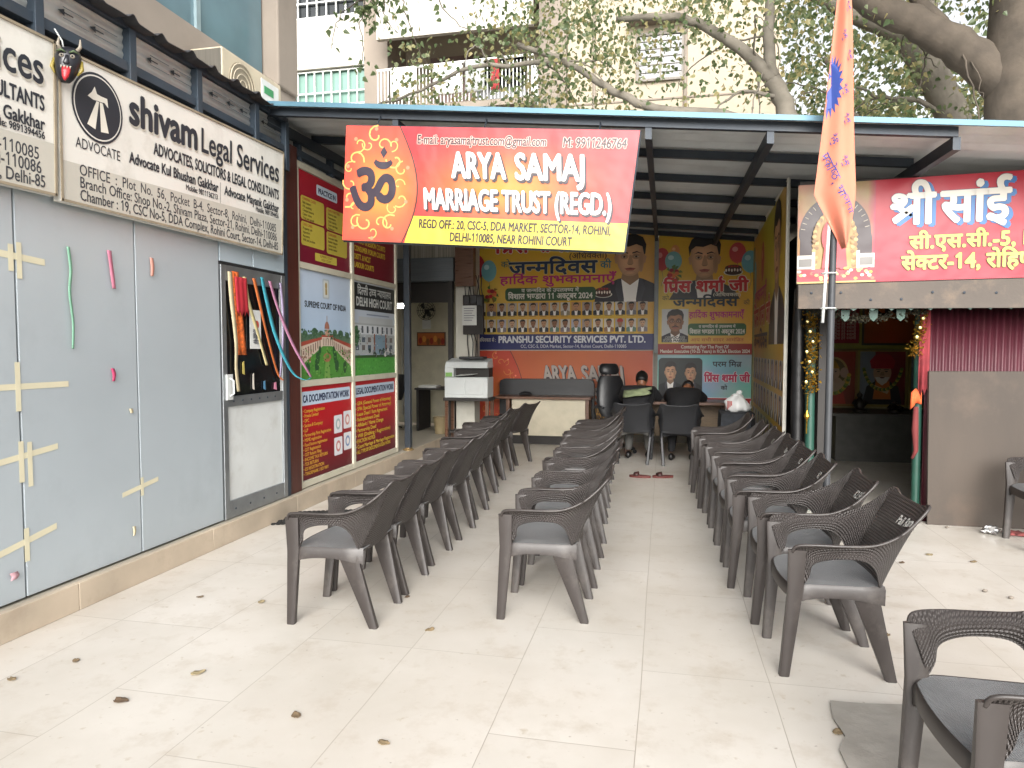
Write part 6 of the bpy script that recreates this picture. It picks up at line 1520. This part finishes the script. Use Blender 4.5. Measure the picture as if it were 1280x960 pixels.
# ================================================================ TREES
m_bark = mat('grey_brown_bark', '50483f', .95, var=.3, vscale=3.5, bump=.8, bscale=14, dirt='3f3930', dscale=2.5, damt=.6)
m_barkpale = mat('pale_grey_bark', '6f695f', .95, var=.25, vscale=3.5, bump=.6, bscale=16, dirt='5c554a', dscale=3, damt=.55)
def leaf_material():
    m = bpy.data.materials.new('peepal_leaf'); m.use_nodes = True; n, l = m.node_tree.nodes, m.node_tree.links
    p = n['Principled BSDF']; at = n.new('ShaderNodeAttribute'); at.attribute_name = 'Col'
    l.new(at.outputs['Color'], p.inputs['Base Color']); p.inputs['Roughness'].default_value = .42
    tr = n.new('ShaderNodeBsdfTranslucent'); hv = n.new('ShaderNodeHueSaturation'); hv.inputs['Value'].default_value = 1.5; hv.inputs['Saturation'].default_value = 1.1
    l.new(at.outputs['Color'], hv.inputs['Color']); l.new(hv.outputs[0], tr.inputs['Color'])
    mx = n.new('ShaderNodeMixShader'); mx.inputs[0].default_value = .45
    l.new(p.outputs[0], mx.inputs[1]); l.new(tr.outputs[0], mx.inputs[2]); l.new(mx.outputs[0], n['Material Output'].inputs['Surface'])
    return m
m_leaf = leaf_material()
LEAFCOL = [(.09,.125,.055),(.12,.16,.075),(.17,.20,.095),(.07,.105,.045),(.22,.24,.13),(.26,.25,.12),(.15,.18,.09),(.30,.26,.12)]
def add_leaves(mb, q, c, spread, n, size, cols=LEAFCOL):
    """heart-shaped drip-tip leaves hanging in a clump"""
    for k in range(n):
        p = Vector((c[0] + q.gauss(0, spread[0]), c[1] + q.gauss(0, spread[1]), c[2] + q.gauss(0, spread[2])))
        s_ = size*(.65 + .6*q.random()); d = Vector((q.gauss(0,.6), q.gauss(0,.6), -1.0 + q.random()*.9)).normalized()
        w_ = d.cross(Vector((q.gauss(0,1), q.gauss(0,1), q.gauss(0,.4)))).normalized(); nn = d.cross(w_)
        V = [p, p + w_*.42*s_ + d*.25*s_ + nn*.08*s_, p + w_*.30*s_ + d*.60*s_ + nn*.05*s_, p + d*1.12*s_, p - w_*.30*s_ + d*.60*s_ + nn*.05*s_, p - w_*.42*s_ + d*.25*s_ + nn*.08*s_, p + d*.5*s_]
        mb.add(V, [(0,1,2,6), (6,2,3), (6,3,4), (0,6,4,5)], None, q.choice(cols))
def wiggle(pts, q, amt, sub=5):
    out = catmull([tuple(p) for p in pts], sub); return [Vector(p) + Vector((q.gauss(0,amt), q.gauss(0,amt), q.gauss(0,amt)))*(0 if k in (0, len(out)-1) else 1) for k, p in enumerate(out)]
def limb(mb, pts, r0, r1, q, amt=.02, n=9):
    p = wiggle(pts, q, amt); mb.tube(p, [r0 + (r1-r0)*(k/(len(p)-1))**.8 for k in range(len(p))], n); return p
LEAFK = .72
def tree(name, label, base, trunk, limbs, clumps, seed, leafsize, material, twigs=14):
    q = random.Random(seed); t = thing(name, label, 'tree', base, group='peepal trees behind the canopy')
    b = MB(); limb(b, *trunk, q, .012, 18); b.build('trunk', material, t, smooth=True)
    lb = MB(); allp = []
    for l_ in limbs: allp += limb(lb, l_[0], l_[1], l_[2], q, .012 if l_[1] > .1 else .025, 12)
    for k in range(twigs):
        p = q.choice(allp); e = p + Vector((q.gauss(0,.7), q.gauss(0,.7), q.gauss(0,.5) - .2)); mid = p.lerp(e, .5) + Vector((0,0,.18)); limb(lb, [p, mid, e, e + Vector((q.gauss(0,.1), 0, -.35))], .022, .006, q, .012, 5)
    lb.build('limbs', material, t, smooth=True)
    lv = MB()
    for c, s_, n in clumps:
        n = int(n*LEAFK); nsub = max(2, n//34)
        for k in range(nsub):
            cc = (c[0] + q.gauss(0, s_[0]), c[1] + q.gauss(0, s_[1]), c[2] + q.gauss(0, s_[2])); add_leaves(lv, q, cc, (.26, .26, .30), n//nsub, leafsize)
    lv.build('crown', m_leaf, t); return t
# slender pale tree just behind the canopy, forking left
tree('peepal_tree', 'slender pale barked tree forking to the left in front of the cream apartment block', (2.35, 13.0, 0),
     ([(2.5,13,0),(2.42,13,2.5),(2.28,13,4.6),(2.02,13,5.6),(1.78,13,6.15)], .20, .15),
     [([(1.78,13,6.15),(1.35,12.95,6.6),(.75,12.9,7.05),(.1,12.8,7.3),(-.9,12.8,7.35)], .13, .05), ([(1.80,13,6.1),(1.70,13,6.9),(1.72,13,7.8),(1.5,13,9.2)], .12, .06),
      ([(2.2,13,4.9),(1.2,12.7,5.45),(-.2,12.5,5.65),(-.9,12.5,6.0),(-1.7,12.4,6.5),(-2.6,12.4,6.9)], .11, .045), ([(-1.9,12.4,6.55),(-3.4,12.3,6.55),(-4.6,12.2,6.1),(-5.6,12.2,5.9)], .05, .015), ([(1.9,13,5.85),(1.2,12.7,5.9),(.8,12.6,5.5)], .04, .012)],
     [((-1.6,12.6,7.2), (.8,.5,.5), 1500), ((-1.2,12.6,6.4), (.7,.5,.35), 1000), ((-2.6,12.5,6.6), (.7,.4,.6), 800), ((-.3,12.8,7.4), (.7,.5,.35), 800), ((.9,13,7.6), (.7,.5,.4), 500), ((1.6,13,7.5), (.5,.5,.5), 600),
      ((-3.9,12.2,6.0), (.5,.3,.2), 420), ((-4.4,12.2,6.35), (.6,.3,.2), 130), ((1.0,12.7,5.75), (.45,.3,.2), 70), ((-.8,12.5,5.6), (.5,.3,.15), 160), ((2.3,13.4,7.2), (.4,.4,.5), 260), ((-1.9,12.5,5.75), (.4,.3,.2), 300), ((-.2,13,9.4), (1.6,.8,.7), 1200)], 11, .088, m_barkpale)
# broad old tree at the right
tree('peepal_tree', 'broad old dark barked tree at the right edge with a heavy limb sweeping left', (5.0, 11.8, 0),
     ([(5.35,11.8,0),(5.2,11.8,2.5),(5.1,11.8,4.6),(5.05,11.8,6.0),(5.1,11.8,8.5)], .54, .40),
     [([(4.95,11.8,5.35),(4.3,11.8,5.95),(3.7,11.7,6.3),(3.0,11.6,6.65),(2.3,11.5,7.2)], .32, .16), ([(4.0,11.7,6.2),(3.5,11.6,6.9),(3.3,11.6,7.8)], .13, .07), ([(5.05,11.8,5.0),(5.9,11.6,6.0),(7.0,11.4,7.0)], .25, .12)],
     [((3.2,11.6,7.3), (.9,.5,.4), 900), ((2.4,11.4,7.3), (.6,.4,.35), 500), ((4.2,11.6,7.2), (.6,.5,.4), 500), ((6.0,11.6,7.0), (1.0,.6,.8), 900), ((4.2,11.6,9.0), (1.6,.8,.6), 1100)], 12, .092, m_bark)
tree('peepal_tree', 'grey leaning tree between the flag and the broad old tree', (5.3, 14.5, 0),
     ([(5.8,14.5,0),(5.6,14.5,2.5),(5.35,14.5,4.8),(5.1,14.5,5.9),(4.6,14.5,6.9),(4.2,14.5,7.5)], .34, .24),
     [([(4.3,14.5,7.35),(3.5,14.4,7.7),(2.6,14.3,8.2),(1.9,14.2,8.9)], .22, .10), ([(5.2,14.5,5.6),(4.5,14.3,6.05),(3.9,14.2,6.1),(3.4,14.1,6.3)], .06, .02), ([(4.5,14.5,7.0),(4.75,14.5,7.9),(4.7,14.5,9.5)], .14, .07), ([(4.1,14.3,5.0),(3.5,14.2,5.75),(3.1,14.2,6.2)], .08, .03)],
     [((3.3,14.5,6.3), (.7,.8,.8), 1300), ((3.0,14.7,7.5), (.7,.8,.5), 700), ((4.6,14.8,6.4), (.8,.8,.9), 900), ((2.6,14.5,5.6), (.5,.6,.4), 450), ((5.6,15,5.8), (.8,.8,.7), 800), ((3.5,14.8,8.5), (1.4,.8,.6), 900), ((4.0,15.2,5.2), (1.0,.6,.4), 700), ((1.6,14.3,7.6), (.5,.5,.5), 240)], 13, .095, m_barkpale)
tree('peepal_tree', 'distant leafy tree filling the sky gap beyond the flag', (5.5, 21, 0), ([(5.5,21,0),(5.4,21,4),(5.3,21,8)], .3, .2), [([(5.3,21,8),(4.2,21,9.5)], .15, .06), ([(5.4,21,7),(6.8,21,9)], .15, .06)],
     [((4.6,21,9.0), (1.2,1,1.2), 1300), ((6.6,21,9), (1.3,1,1.3), 1100), ((5.6,21,7.2), (1.3,1,.7), 900), ((3.6,20.5,11.2), (.7,.8,.7), 320), ((8.6,21,8.0), (1.2,1,1.2), 900)], 14, .2, m_bark, 6)
# hanging sprays of a nearer tree whose trunk is out of the frame (above the office side)
q = random.Random(21); sp = thing('overhanging_branch', 'dark leafy sprays hanging down from above in front of the apartment windows', 'branch', (-3.4, 9.0, 5.6)); b = MB(); lv = MB()
main = limb(b, [(-1.2,8.9,7.2),(-2.4,9.0,6.7),(-3.2,9.0,6.35),(-4.1,9.0,6.2)], .04, .012, q, .02, 6)
for pts, n in (([(-4.0,9,6.2),(-4.05,9,5.9),(-4.02,8.95,5.45),(-4.06,8.95,5.25)], 26), ([(-3.5,9,6.3),(-3.42,9,5.95),(-3.25,9,5.5),(-3.0,9,5.15)], 14), ([(-3.7,9,6.25),(-3.72,9,6.0),(-3.6,9,5.75)], 22), ([(-3.1,9,6.4),(-2.9,9,6.0),(-2.6,9,5.7),(-2.3,9,5.5)], 20), ([(-4.1,9,6.2),(-4.4,9,6.0),(-4.5,9,5.6)], 16), ([(-3.9,9,6.2),(-3.95,9,6.0),(-3.9,9,5.8)], 30)):
    p = limb(b, pts, .010, .003, q, .012, 5)
    for k in range(n): add_leaves(lv, q, q.choice(p[1:]), (.07, .07, .05), 1, .085, LEAFCOL[:4])  # darker leaf colours only: the backlit look is put into the palette
for k in range(60): add_leaves(lv, q, (-3.8 + q.gauss(0,.22), 9.0, 6.12 + q.gauss(0,.10)), (.05,.05,.05), 1, .09, LEAFCOL[:4])
b.build('twigs', m_bark, sp, smooth=True); lv.build('leaves', m_leaf, sp)
cab = thing('cable', 'thin black cable strung across the cream apartment wall', 'cable', (0, 15, 6)); MB().tube([(-4 + .6*k, 15, 5.95 + .012*(k-8)**2*.6) for k in range(17)], .008, 5).build('wire', m_darkplastic, cab)

# ================================================================ SMALL THINGS
# ribbons, cloth and notice on the office door, tape crosses and scraps on the cladding
def ribbon(name, label, cat, pts, w, col, parent=None, grp=None, tw=.22, rough=.6):
    pts = [Vector(p) for p in catmull(pts, 6)]; P = []
    for i, p in enumerate(pts):
        f = i/(len(pts)-1); a_ = tw*sin(f*7 + len(label)); ww = w*(1 - .25*f)
        P.append([p + Vector((.004 + .5*ww*sin(a_)*s_*.6 + .008, ww*cos(a_)*s_, 0)) for s_ in (-.5, 0, .5)])
    t = thing(name, label, cat, pts[0], group=grp); MB().grid(P, None, .0015).build('strip', mat('cloth_' + col, col, rough, var=.12, vscale=12), t, smooth=True); return t
XD = XW + .006; G = 'ribbons tied along the top of the office door'
ribbon('ribbon', 'cream ribbon hanging down the left side of the black door glass', 'ribbon', [(XD,4.865,2.10),(XD,4.88,1.9),(XD,4.93,1.55),(XD,4.925,1.35),(XD,4.95,1.16)], .055, 'c9bc9a', grp=G)
ribbon('ribbon', 'pale yellow ribbon slanting behind the white notice on the door', 'ribbon', [(XD,5.06,2.08),(XD,5.10,1.9),(XD,5.22,1.66),(XD-.004,5.30,1.50),(XD,5.36,1.36)], .05, 'c4b888', grp=G)
ribbon('ribbon', 'narrow orange ribbon slanting across the door glass', 'ribbon', [(XD,5.19,2.08),(XD,5.26,1.9),(XD,5.38,1.6),(XD,5.52,1.3),(XD+.01,5.60,1.22)], .042, 'c06a38', grp=G)
ribbon('ribbon', 'turquoise ribbon blown right across the door edge', 'ribbon', [(XD,5.31,2.10),(XD,5.36,1.95),(XD+.02,5.48,1.6),(XD+.06,5.66,1.3),(XD+.13,5.76,1.22),(XD+.14,5.85,1.235)], .055, '3f98a8', grp=G)
ribbon('ribbon', 'mauve pink ribbon blown right as far as the brown post', 'ribbon', [(XD,5.43,2.08),(XD+.02,5.52,1.85),(XD+.07,5.66,1.55),(XD+.12,5.80,1.33),(XD+.13,5.88,1.24)], .055, 'b07a96', grp=G)
ribbon('ribbon', 'lilac ribbon hanging straight down over the white strip', 'ribbon', [(XD,5.60,2.08),(XD+.01,5.62,1.8),(XD+.01,5.60,1.5),(XD+.005,5.56,1.25)], .045, 'a79ab8', grp=G)
t = thing('prayer_cloth', 'red and orange printed prayer cloth hanging at the left of the door glass', 'cloth', (XD, 4.95, 1.4)); P = [[Vector((XD + .004 + .006*sin(i*1.6), 4.90 + .018*i*(.75+.35*j/8) + .05*j/8, 2.11 - .66*j/8)) for j in range(9)] for i in range(8)]
MB().grid(P, None, .002).build('cloth', mat('orange_print_cloth', 'bb5a22', .8, var=.6, vscale=45), t, smooth=True); P = [[Vector((XD + .014 + .006*sin(i*2.1), 4.92 + .022*i + .004*j, 2.07 - .052*j*(1 if i % 2 else .85))) for j in range(7)] for i in range(8)]; MB().grid(P, None, .002).build('red_fold', mat('crimson_cloth', 'a82430', .75, var=.15), t, smooth=True)
t = thing('paper_notice', 'white paper notice stuck on the black door glass', 'notice', (XD, 5.2, 1.55)); bx(XW+.012, XW+.014, 5.125, 5.285, 1.50, 1.82).build('sheet', MATS['white_paper'], t)
A = Art(lambda u, v, q=0: Vector((XW + .0155 + q, 5.125 + u, 1.50 + v))); A.ell(.10, .20, .03, .035, 'b0483c', 12); 
for k in range(3): A.text(('शुभ', 'विवाह', 'मंदिर')[k], .08, .13 - .045*k, .05, '40404a', width=.075, align='c', bold=.02)
A.build('notice_print', t)
for k, (y, z, c, w_, h_) in enumerate(((5.02, 1.30, 'b8a858', .03, .10), (5.16, 1.17, 'cfc9bc', .022, .13), (5.32, 1.16, '4a7a9a', .03, .07), (5.48, 1.15, 'c07a92', .045, .06))):
    tag(MB().prism([(XW+.006, y, z), (XW+.006, y+w_, z-.01), (XW+.006, y+w_*.8, z+h_), (XW+.006, y+.004, z+h_*.9)], (.003, 0, 0)).build('ribbon_scrap', mat('scrap_' + c, c, .7)), ('mustard', 'off white', 'blue', 'pink')[k] + ' ribbon scrap caught low on the black door glass', 'ribbon scrap')
m_tape = mat('cream_masking_tape', 'c9c3a8', .7, var=.06)
def tape(y, z, parts, l_):
    t = thing('tape_cross', l_, 'tape', (XW, y, z))
    for k, (dy, dz, w_, h_, sl) in enumerate(parts):
        x0 = XW + .0012 + .0012*k; a_ = .012*sl
        MB().hexa([(x0, y+dy-w_/2, z+dz-h_/2-a_), (x0+.0008, y+dy-w_/2, z+dz-h_/2-a_), (x0+.0008, y+dy+w_/2, z+dz-h_/2+a_), (x0, y+dy+w_/2, z+dz-h_/2+a_)], [(x0, y+dy-w_/2, z+dz+h_/2-a_), (x0+.0008, y+dy-w_/2, z+dz+h_/2-a_), (x0+.0008, y+dy+w_/2, z+dz+h_/2+a_), (x0, y+dy+w_/2, z+dz+h_/2+a_)]).build('strip', m_tape, t)
tape(3.035, 1.985, [(0, 0, .36, .035, -1), (-.025, -.01, .03, .14, 0), (.022, -.02, .03, .19, 0)], 'cream tape cross highest on the left cladding seam')
tape(3.035, 1.30, [(.05, 0, .52, .032, 0), (-.01, .0, .03, .26, 0)], 'long cream tape cross at mid height on the left cladding seam')
tape(3.05, .93, [(0, 0, .42, .032, 2), (-.02, -.03, .03, .22, 0), (.03, -.05, .028, .24, 0)], 'double cream tape cross below the middle of the left seam')
tape(3.045, .47, [(0, 0, .38, .034, 3), (0, -.02, .03, .18, 0)], 'lowest cream tape cross on the left cladding seam')
tape(3.885, .60, [(0, 0, .32, .03, 2), (.01, 0, .026, .12, 0)], 'small cream tape cross on the second cladding seam')
for (pts, w_, c, l_, nm) in (([(XW+.003,3.36,2.08),(XW+.006,3.37,1.95),(XW+.004,3.36,1.82),(XW+.006,3.375,1.65),(XW+.004,3.37,1.5)], .022, '7dae94', 'long pale green ribbon stuck to the first whole cladding panel', 'ribbon'), ([(XW+.003,3.66,2.10),(XW+.006,3.67,2.0),(XW+.004,3.69,1.87)], .035, 'c0788e', 'pink ribbon near the top of the cladding', 'ribbon'),
      ([(XW+.003,4.02,2.10),(XW+.005,4.025,2.04),(XW+.004,4.02,1.98)], .035, 'd0988a', 'short salmon ribbon near the top of the cladding', 'ribbon'), ([(XW+.003,3.66,1.38),(XW+.005,3.67,1.34),(XW+.004,3.665,1.30)], .03, 'b8456a', 'tiny magenta ribbon scrap at mid height on the cladding', 'ribbon'),
      ([(XW+.003,3.80,1.12),(XW+.004,3.805,1.105),(XW+.003,3.81,1.09)], .03, 'c8bfa0', 'tiny cream paper scrap on the cladding beside the second seam', 'paper scrap'), ([(XW+.003,3.80,.36),(XW+.004,3.805,.33),(XW+.003,3.80,.30)], .026, 'c8bfa0', 'cream paper scrap low on the cladding left of the second seam', 'paper scrap'), ([(XW+.003,2.95,.33),(XW+.004,2.96,.31),(XW+.003,2.95,.29)], .05, 'b8929a', 'faded pink paper scrap at the bottom of the leftmost cladding', 'paper scrap')):
    ribbon(nm.replace(' ', '_'), l_, nm, pts, w_, c, tw=.15)
# demon mask between the two signs
mk = thing('demon_mask', 'black horned demon mask with red tongue hung between the two office signs', 'mask', (-3.195, 3.266, 3.0)); MS = .70; mc = Vector((-3.195, 3.272, 3.055)); m_mask = mat('glossy_black_mask', '1a1a20', .3, var=.3, vscale=14)
fx, fy = Vector((.62, -.78, 0)), Vector((.78, .62, 0))      # facing, and its right-hand side
L3 = lambda a_, f, z: mc + fy*a_*MS + fx*f*MS + (Vector((0, 0, z)) + fy*z*.12)*MS
rings = []
for z, w_, d in ((-.15,.03,.02),(-.12,.055,.045),(-.07,.075,.065),(0,.088,.07),(.05,.09,.066),(.09,.075,.05),(.12,.04,.025)): rings.append([L3(w_*cos(a_), d*sin(a_), z) for a_ in [2*pi*k/18 for k in range(18)]])
MB().loft(rings).build('face', m_mask, mk, smooth=True)
for sg in (-1, 1):
    MB().tube([L3(sg*.05, .01, .09), L3(sg*.075, .02, .13), L3(sg*.07, .03, .185)], [.011, .009, .003], 8).build('horn', mat('bone_white', '8d8578', .5), mk, smooth=True)
    MB().ball(L3(sg*.036, .058, .035), (.020*MS, .016*MS, .016*MS), 10, 7).build('eye', mat('bone_white', '8d8578', .5), mk, smooth=True); MB().ball(L3(sg*.036, .072, .035), .008*MS, 8, 6).build('pupil', m_mask, mk, smooth=True)
    MB().tube([L3(sg*.012, .066, .06), L3(sg*.04, .07, .075), L3(sg*.075, .05, .065)], [.004, .006, .003], 6).build('brow', mat('dull_green_paint', '4a5a3c', .5), mk, smooth=True)
    MB().tube([L3(sg*.09, -.01, .03), L3(sg*.1, .0, -.04), L3(sg*.075, .01, -.09)], [.008, .011, .004], 6).build('ear', mat('mustard_paint', '8a7a34', .5), mk, smooth=True)
MB().loft([[L3(w_*cos(a_), .068 + w_*.5*sin(a_), z) for a_ in [2*pi*k/10 for k in range(10)]] for z, w_ in ((.04,.010),(0,.018),(-.02,.024),(-.032,.012))]).build('nose', m_mask, mk, smooth=True)
MB().loft([[L3(w_*cos(a_) + .004, .062 + .012*sin(a_) - (.06+z)*.1, z) for a_ in [2*pi*k/10 for k in range(10)]] for z, w_ in ((-.05,.03),(-.08,.03),(-.12,.024),(-.155,.008))]).build('tongue', mat('red_tongue_paint', 'a8242c', .35), mk, smooth=True)
th = MB()
for k in range(4): a_ = -.03 + .02*k; th.prism([L3(a_-.007, .066, -.043), L3(a_+.007, .066, -.043), L3(a_, .07, -.066)], fx*.004)
th.build('teeth', mat('bone_white', '8d8578', .5), mk); MB().tube([mc + Vector((-.02, 0, .06)), mc + Vector((-.03, 0, .12)), Vector((-3.28, 3.28, 3.25))], .004, 5).build('string', m_white, mk)
# rubber mat, grey slab, litter, dry leaves
gm = thing('rubber_mat', 'black ringed rubber mat on the tiles by the kerb', 'mat', (-3.05, 5.55, 0)); b = MB()
for i in range(12):
    for j in range(9):
        x, y = -3.24 + .038*i + (.019 if j % 2 else 0), 5.30 + .055*j + .4*(.038*i); b.tube([(x + .017*cos(2*pi*k/8), y + .022*sin(2*pi*k/8), .008) for k in range(9)], .0055, 4)
b.build('ring_mesh', mat('black_rubber', '1c1b1a', .8, var=.2), gm)
sl = MB(); pts = [(.705,3.095),(.84,3.10),(1.02,3.13),(1.45,3.14),(1.5,2.5),(1.4,2.1),(.62,2.15),(.66,2.5),(.655,2.72),(.70,2.82),(.685,2.95)]
tag(sl.prism([(x, y, .001) for x, y in pts], (0, 0, .012)).build('stone_slab', mat('grey_stone_slab', '8f8a82', .75, var=.15, vscale=5, bump=.3, bscale=20, dirt='5a5248', dscale=3), bevel=.003), 'broken grey stone slab set in the floor at lower right', 'slab')
m_dry = [mat('dry_leaf_' + c, c, .8, var=.25, vscale=20) for c in ('76644c', '857356', '5e4c3a', '988a6a')]
LV = [(-2.743,2.748,'dry leaf alone at lower left, pointing up toward the kerb'),(-2.873,2.53,'dark dry leaf cut near the left edge of the floor'),(-2.241,2.47,'folded dark dry leaf at lower left'),(-2.088,2.765,'curled dry leaf left of the first chair on bare tiles'),(-1.455,2.522,'flat dry leaf at lower centre left'),(-1.024,2.41,'small rolled dry leaf nearest the camera at bottom centre'),
      (-1.50,3.90,'dry leaf behind the rear leg of the front left chair'),(-2.313,3.642,'flat dry leaf near the front legs of the front left chair'),(-2.721,3.634,'pale dry leaf halfway between kerb and front left chair'),(-1.206,3.463,'small dry leaf between the front chairs of the left and middle rows'),(1.641,5.278,'dark dry leaf right of the right row near the plywood'),(1.903,5.529,'dry leaf closest to the plywood board'),
      (1.151,3.904,'dry leaf behind the near right chair'),(2.14,5.405,'dry leaf at the crossing of tile joints on the right'),(1.68,4.33,'pale dry leaf on the tiles above the cropped chair'),(-.491,4.013,'dry leaf under the front middle chair'),(.73,3.02,'pale dry leaf lying on the grey slab edge'),(.68,2.86,'pale curled leaf at the broken edge of the slab'),(.97,3.09,'brown curled leaf at the right corner of the slab'),(-2.31,4.6,'tiny yellowish leaf beside the kerb')]
for k, (x, y, l_) in enumerate(LV):
    q = random.Random(k*7+1); L_ = .040 + .025*q.random(); a_ = q.random()*6.28; P = []
    for i in range(7):
        f = i/6; w_ = L_*.42*sin(pi*min(1, f*.9 + .08))**.8*(1-.35*f); row = []
        for j in (-1, -.4, .4, 1): row.append(Vector((x + (f-.5)*L_*cos(a_) - j*w_*sin(a_), y + (f-.5)*L_*sin(a_) + j*w_*cos(a_), .003 + .005*j*j*q.uniform(.3, 1.2) + .006*(f-.5)**2*4*q.random())))
        P.append(row)
    tag(MB().grid(P, None, .0012).build('dry_leaf', m_dry[k % 4], smooth=True), l_, 'dry leaf', 'dry leaves scattered on the floor')
P = []; cx, cy = -1.66, 3.60
for i in range(6): P.append([Vector((cx + .018*(i-2.5), cy + .020*j*sin(pi*(i+.6)/6.2), .440 + .012*j*j)) for j in (-1, -.3, .3, 1)])
tag(MB().grid(P, None, .0012).build('dry_leaf', m_dry[3], smooth=True), 'pale dry leaf lying on the seat of the front left chair', 'dry leaf', 'dry leaves scattered on the floor')
fo = thing('foil_scrap', 'crumpled silver foil scrap at the foot of the plywood board', 'litter', (2.60, 6.27, 0)); q = random.Random(5); b = MB(); b.ball((2.60, 6.27, .035), (.07, .05, .035), 10, 7); b.v = [(x + q.gauss(0,.010), y + q.gauss(0,.010), max(.002, z + q.gauss(0,.008))) for x, y, z in b.v]; b.build('foil', mat('silver_foil', 'b8b8b8', .25, metal=.9), fo)
rg = thing('red_rag', 'crumpled dull red rag on the floor behind the cropped right chair', 'rag', (2.85, 6.28, 0)); b = MB(); P = [[Vector((2.70 + .028*i, 6.22 + .03*j + .01*sin(i), .006 + .03*abs(sin(i*1.3 + j*1.9))*(1 if 0 < j < 4 else .2))) for j in range(5)] for i in range(12)]; b.grid(P, None, .003).build('cloth', mat('dull_pink_rag', '8a4a48', .9, var=.35, vscale=18), rg, smooth=True)
for k, (x, y) in enumerate(((2.33, 6.40), (1.95, 4.75), (2.05, 4.65))): tag(MB().ball((x, y, .010), (.016, .012, .010), 8, 5).build('pebble', mat('grey_pebble', '7a7268', .9), smooth=True), ('small pale pebble at the plywood corner', 'brown pebble farther from the cropped right chair', 'grey pebble nearest the cropped right chair')[k], 'pebble')
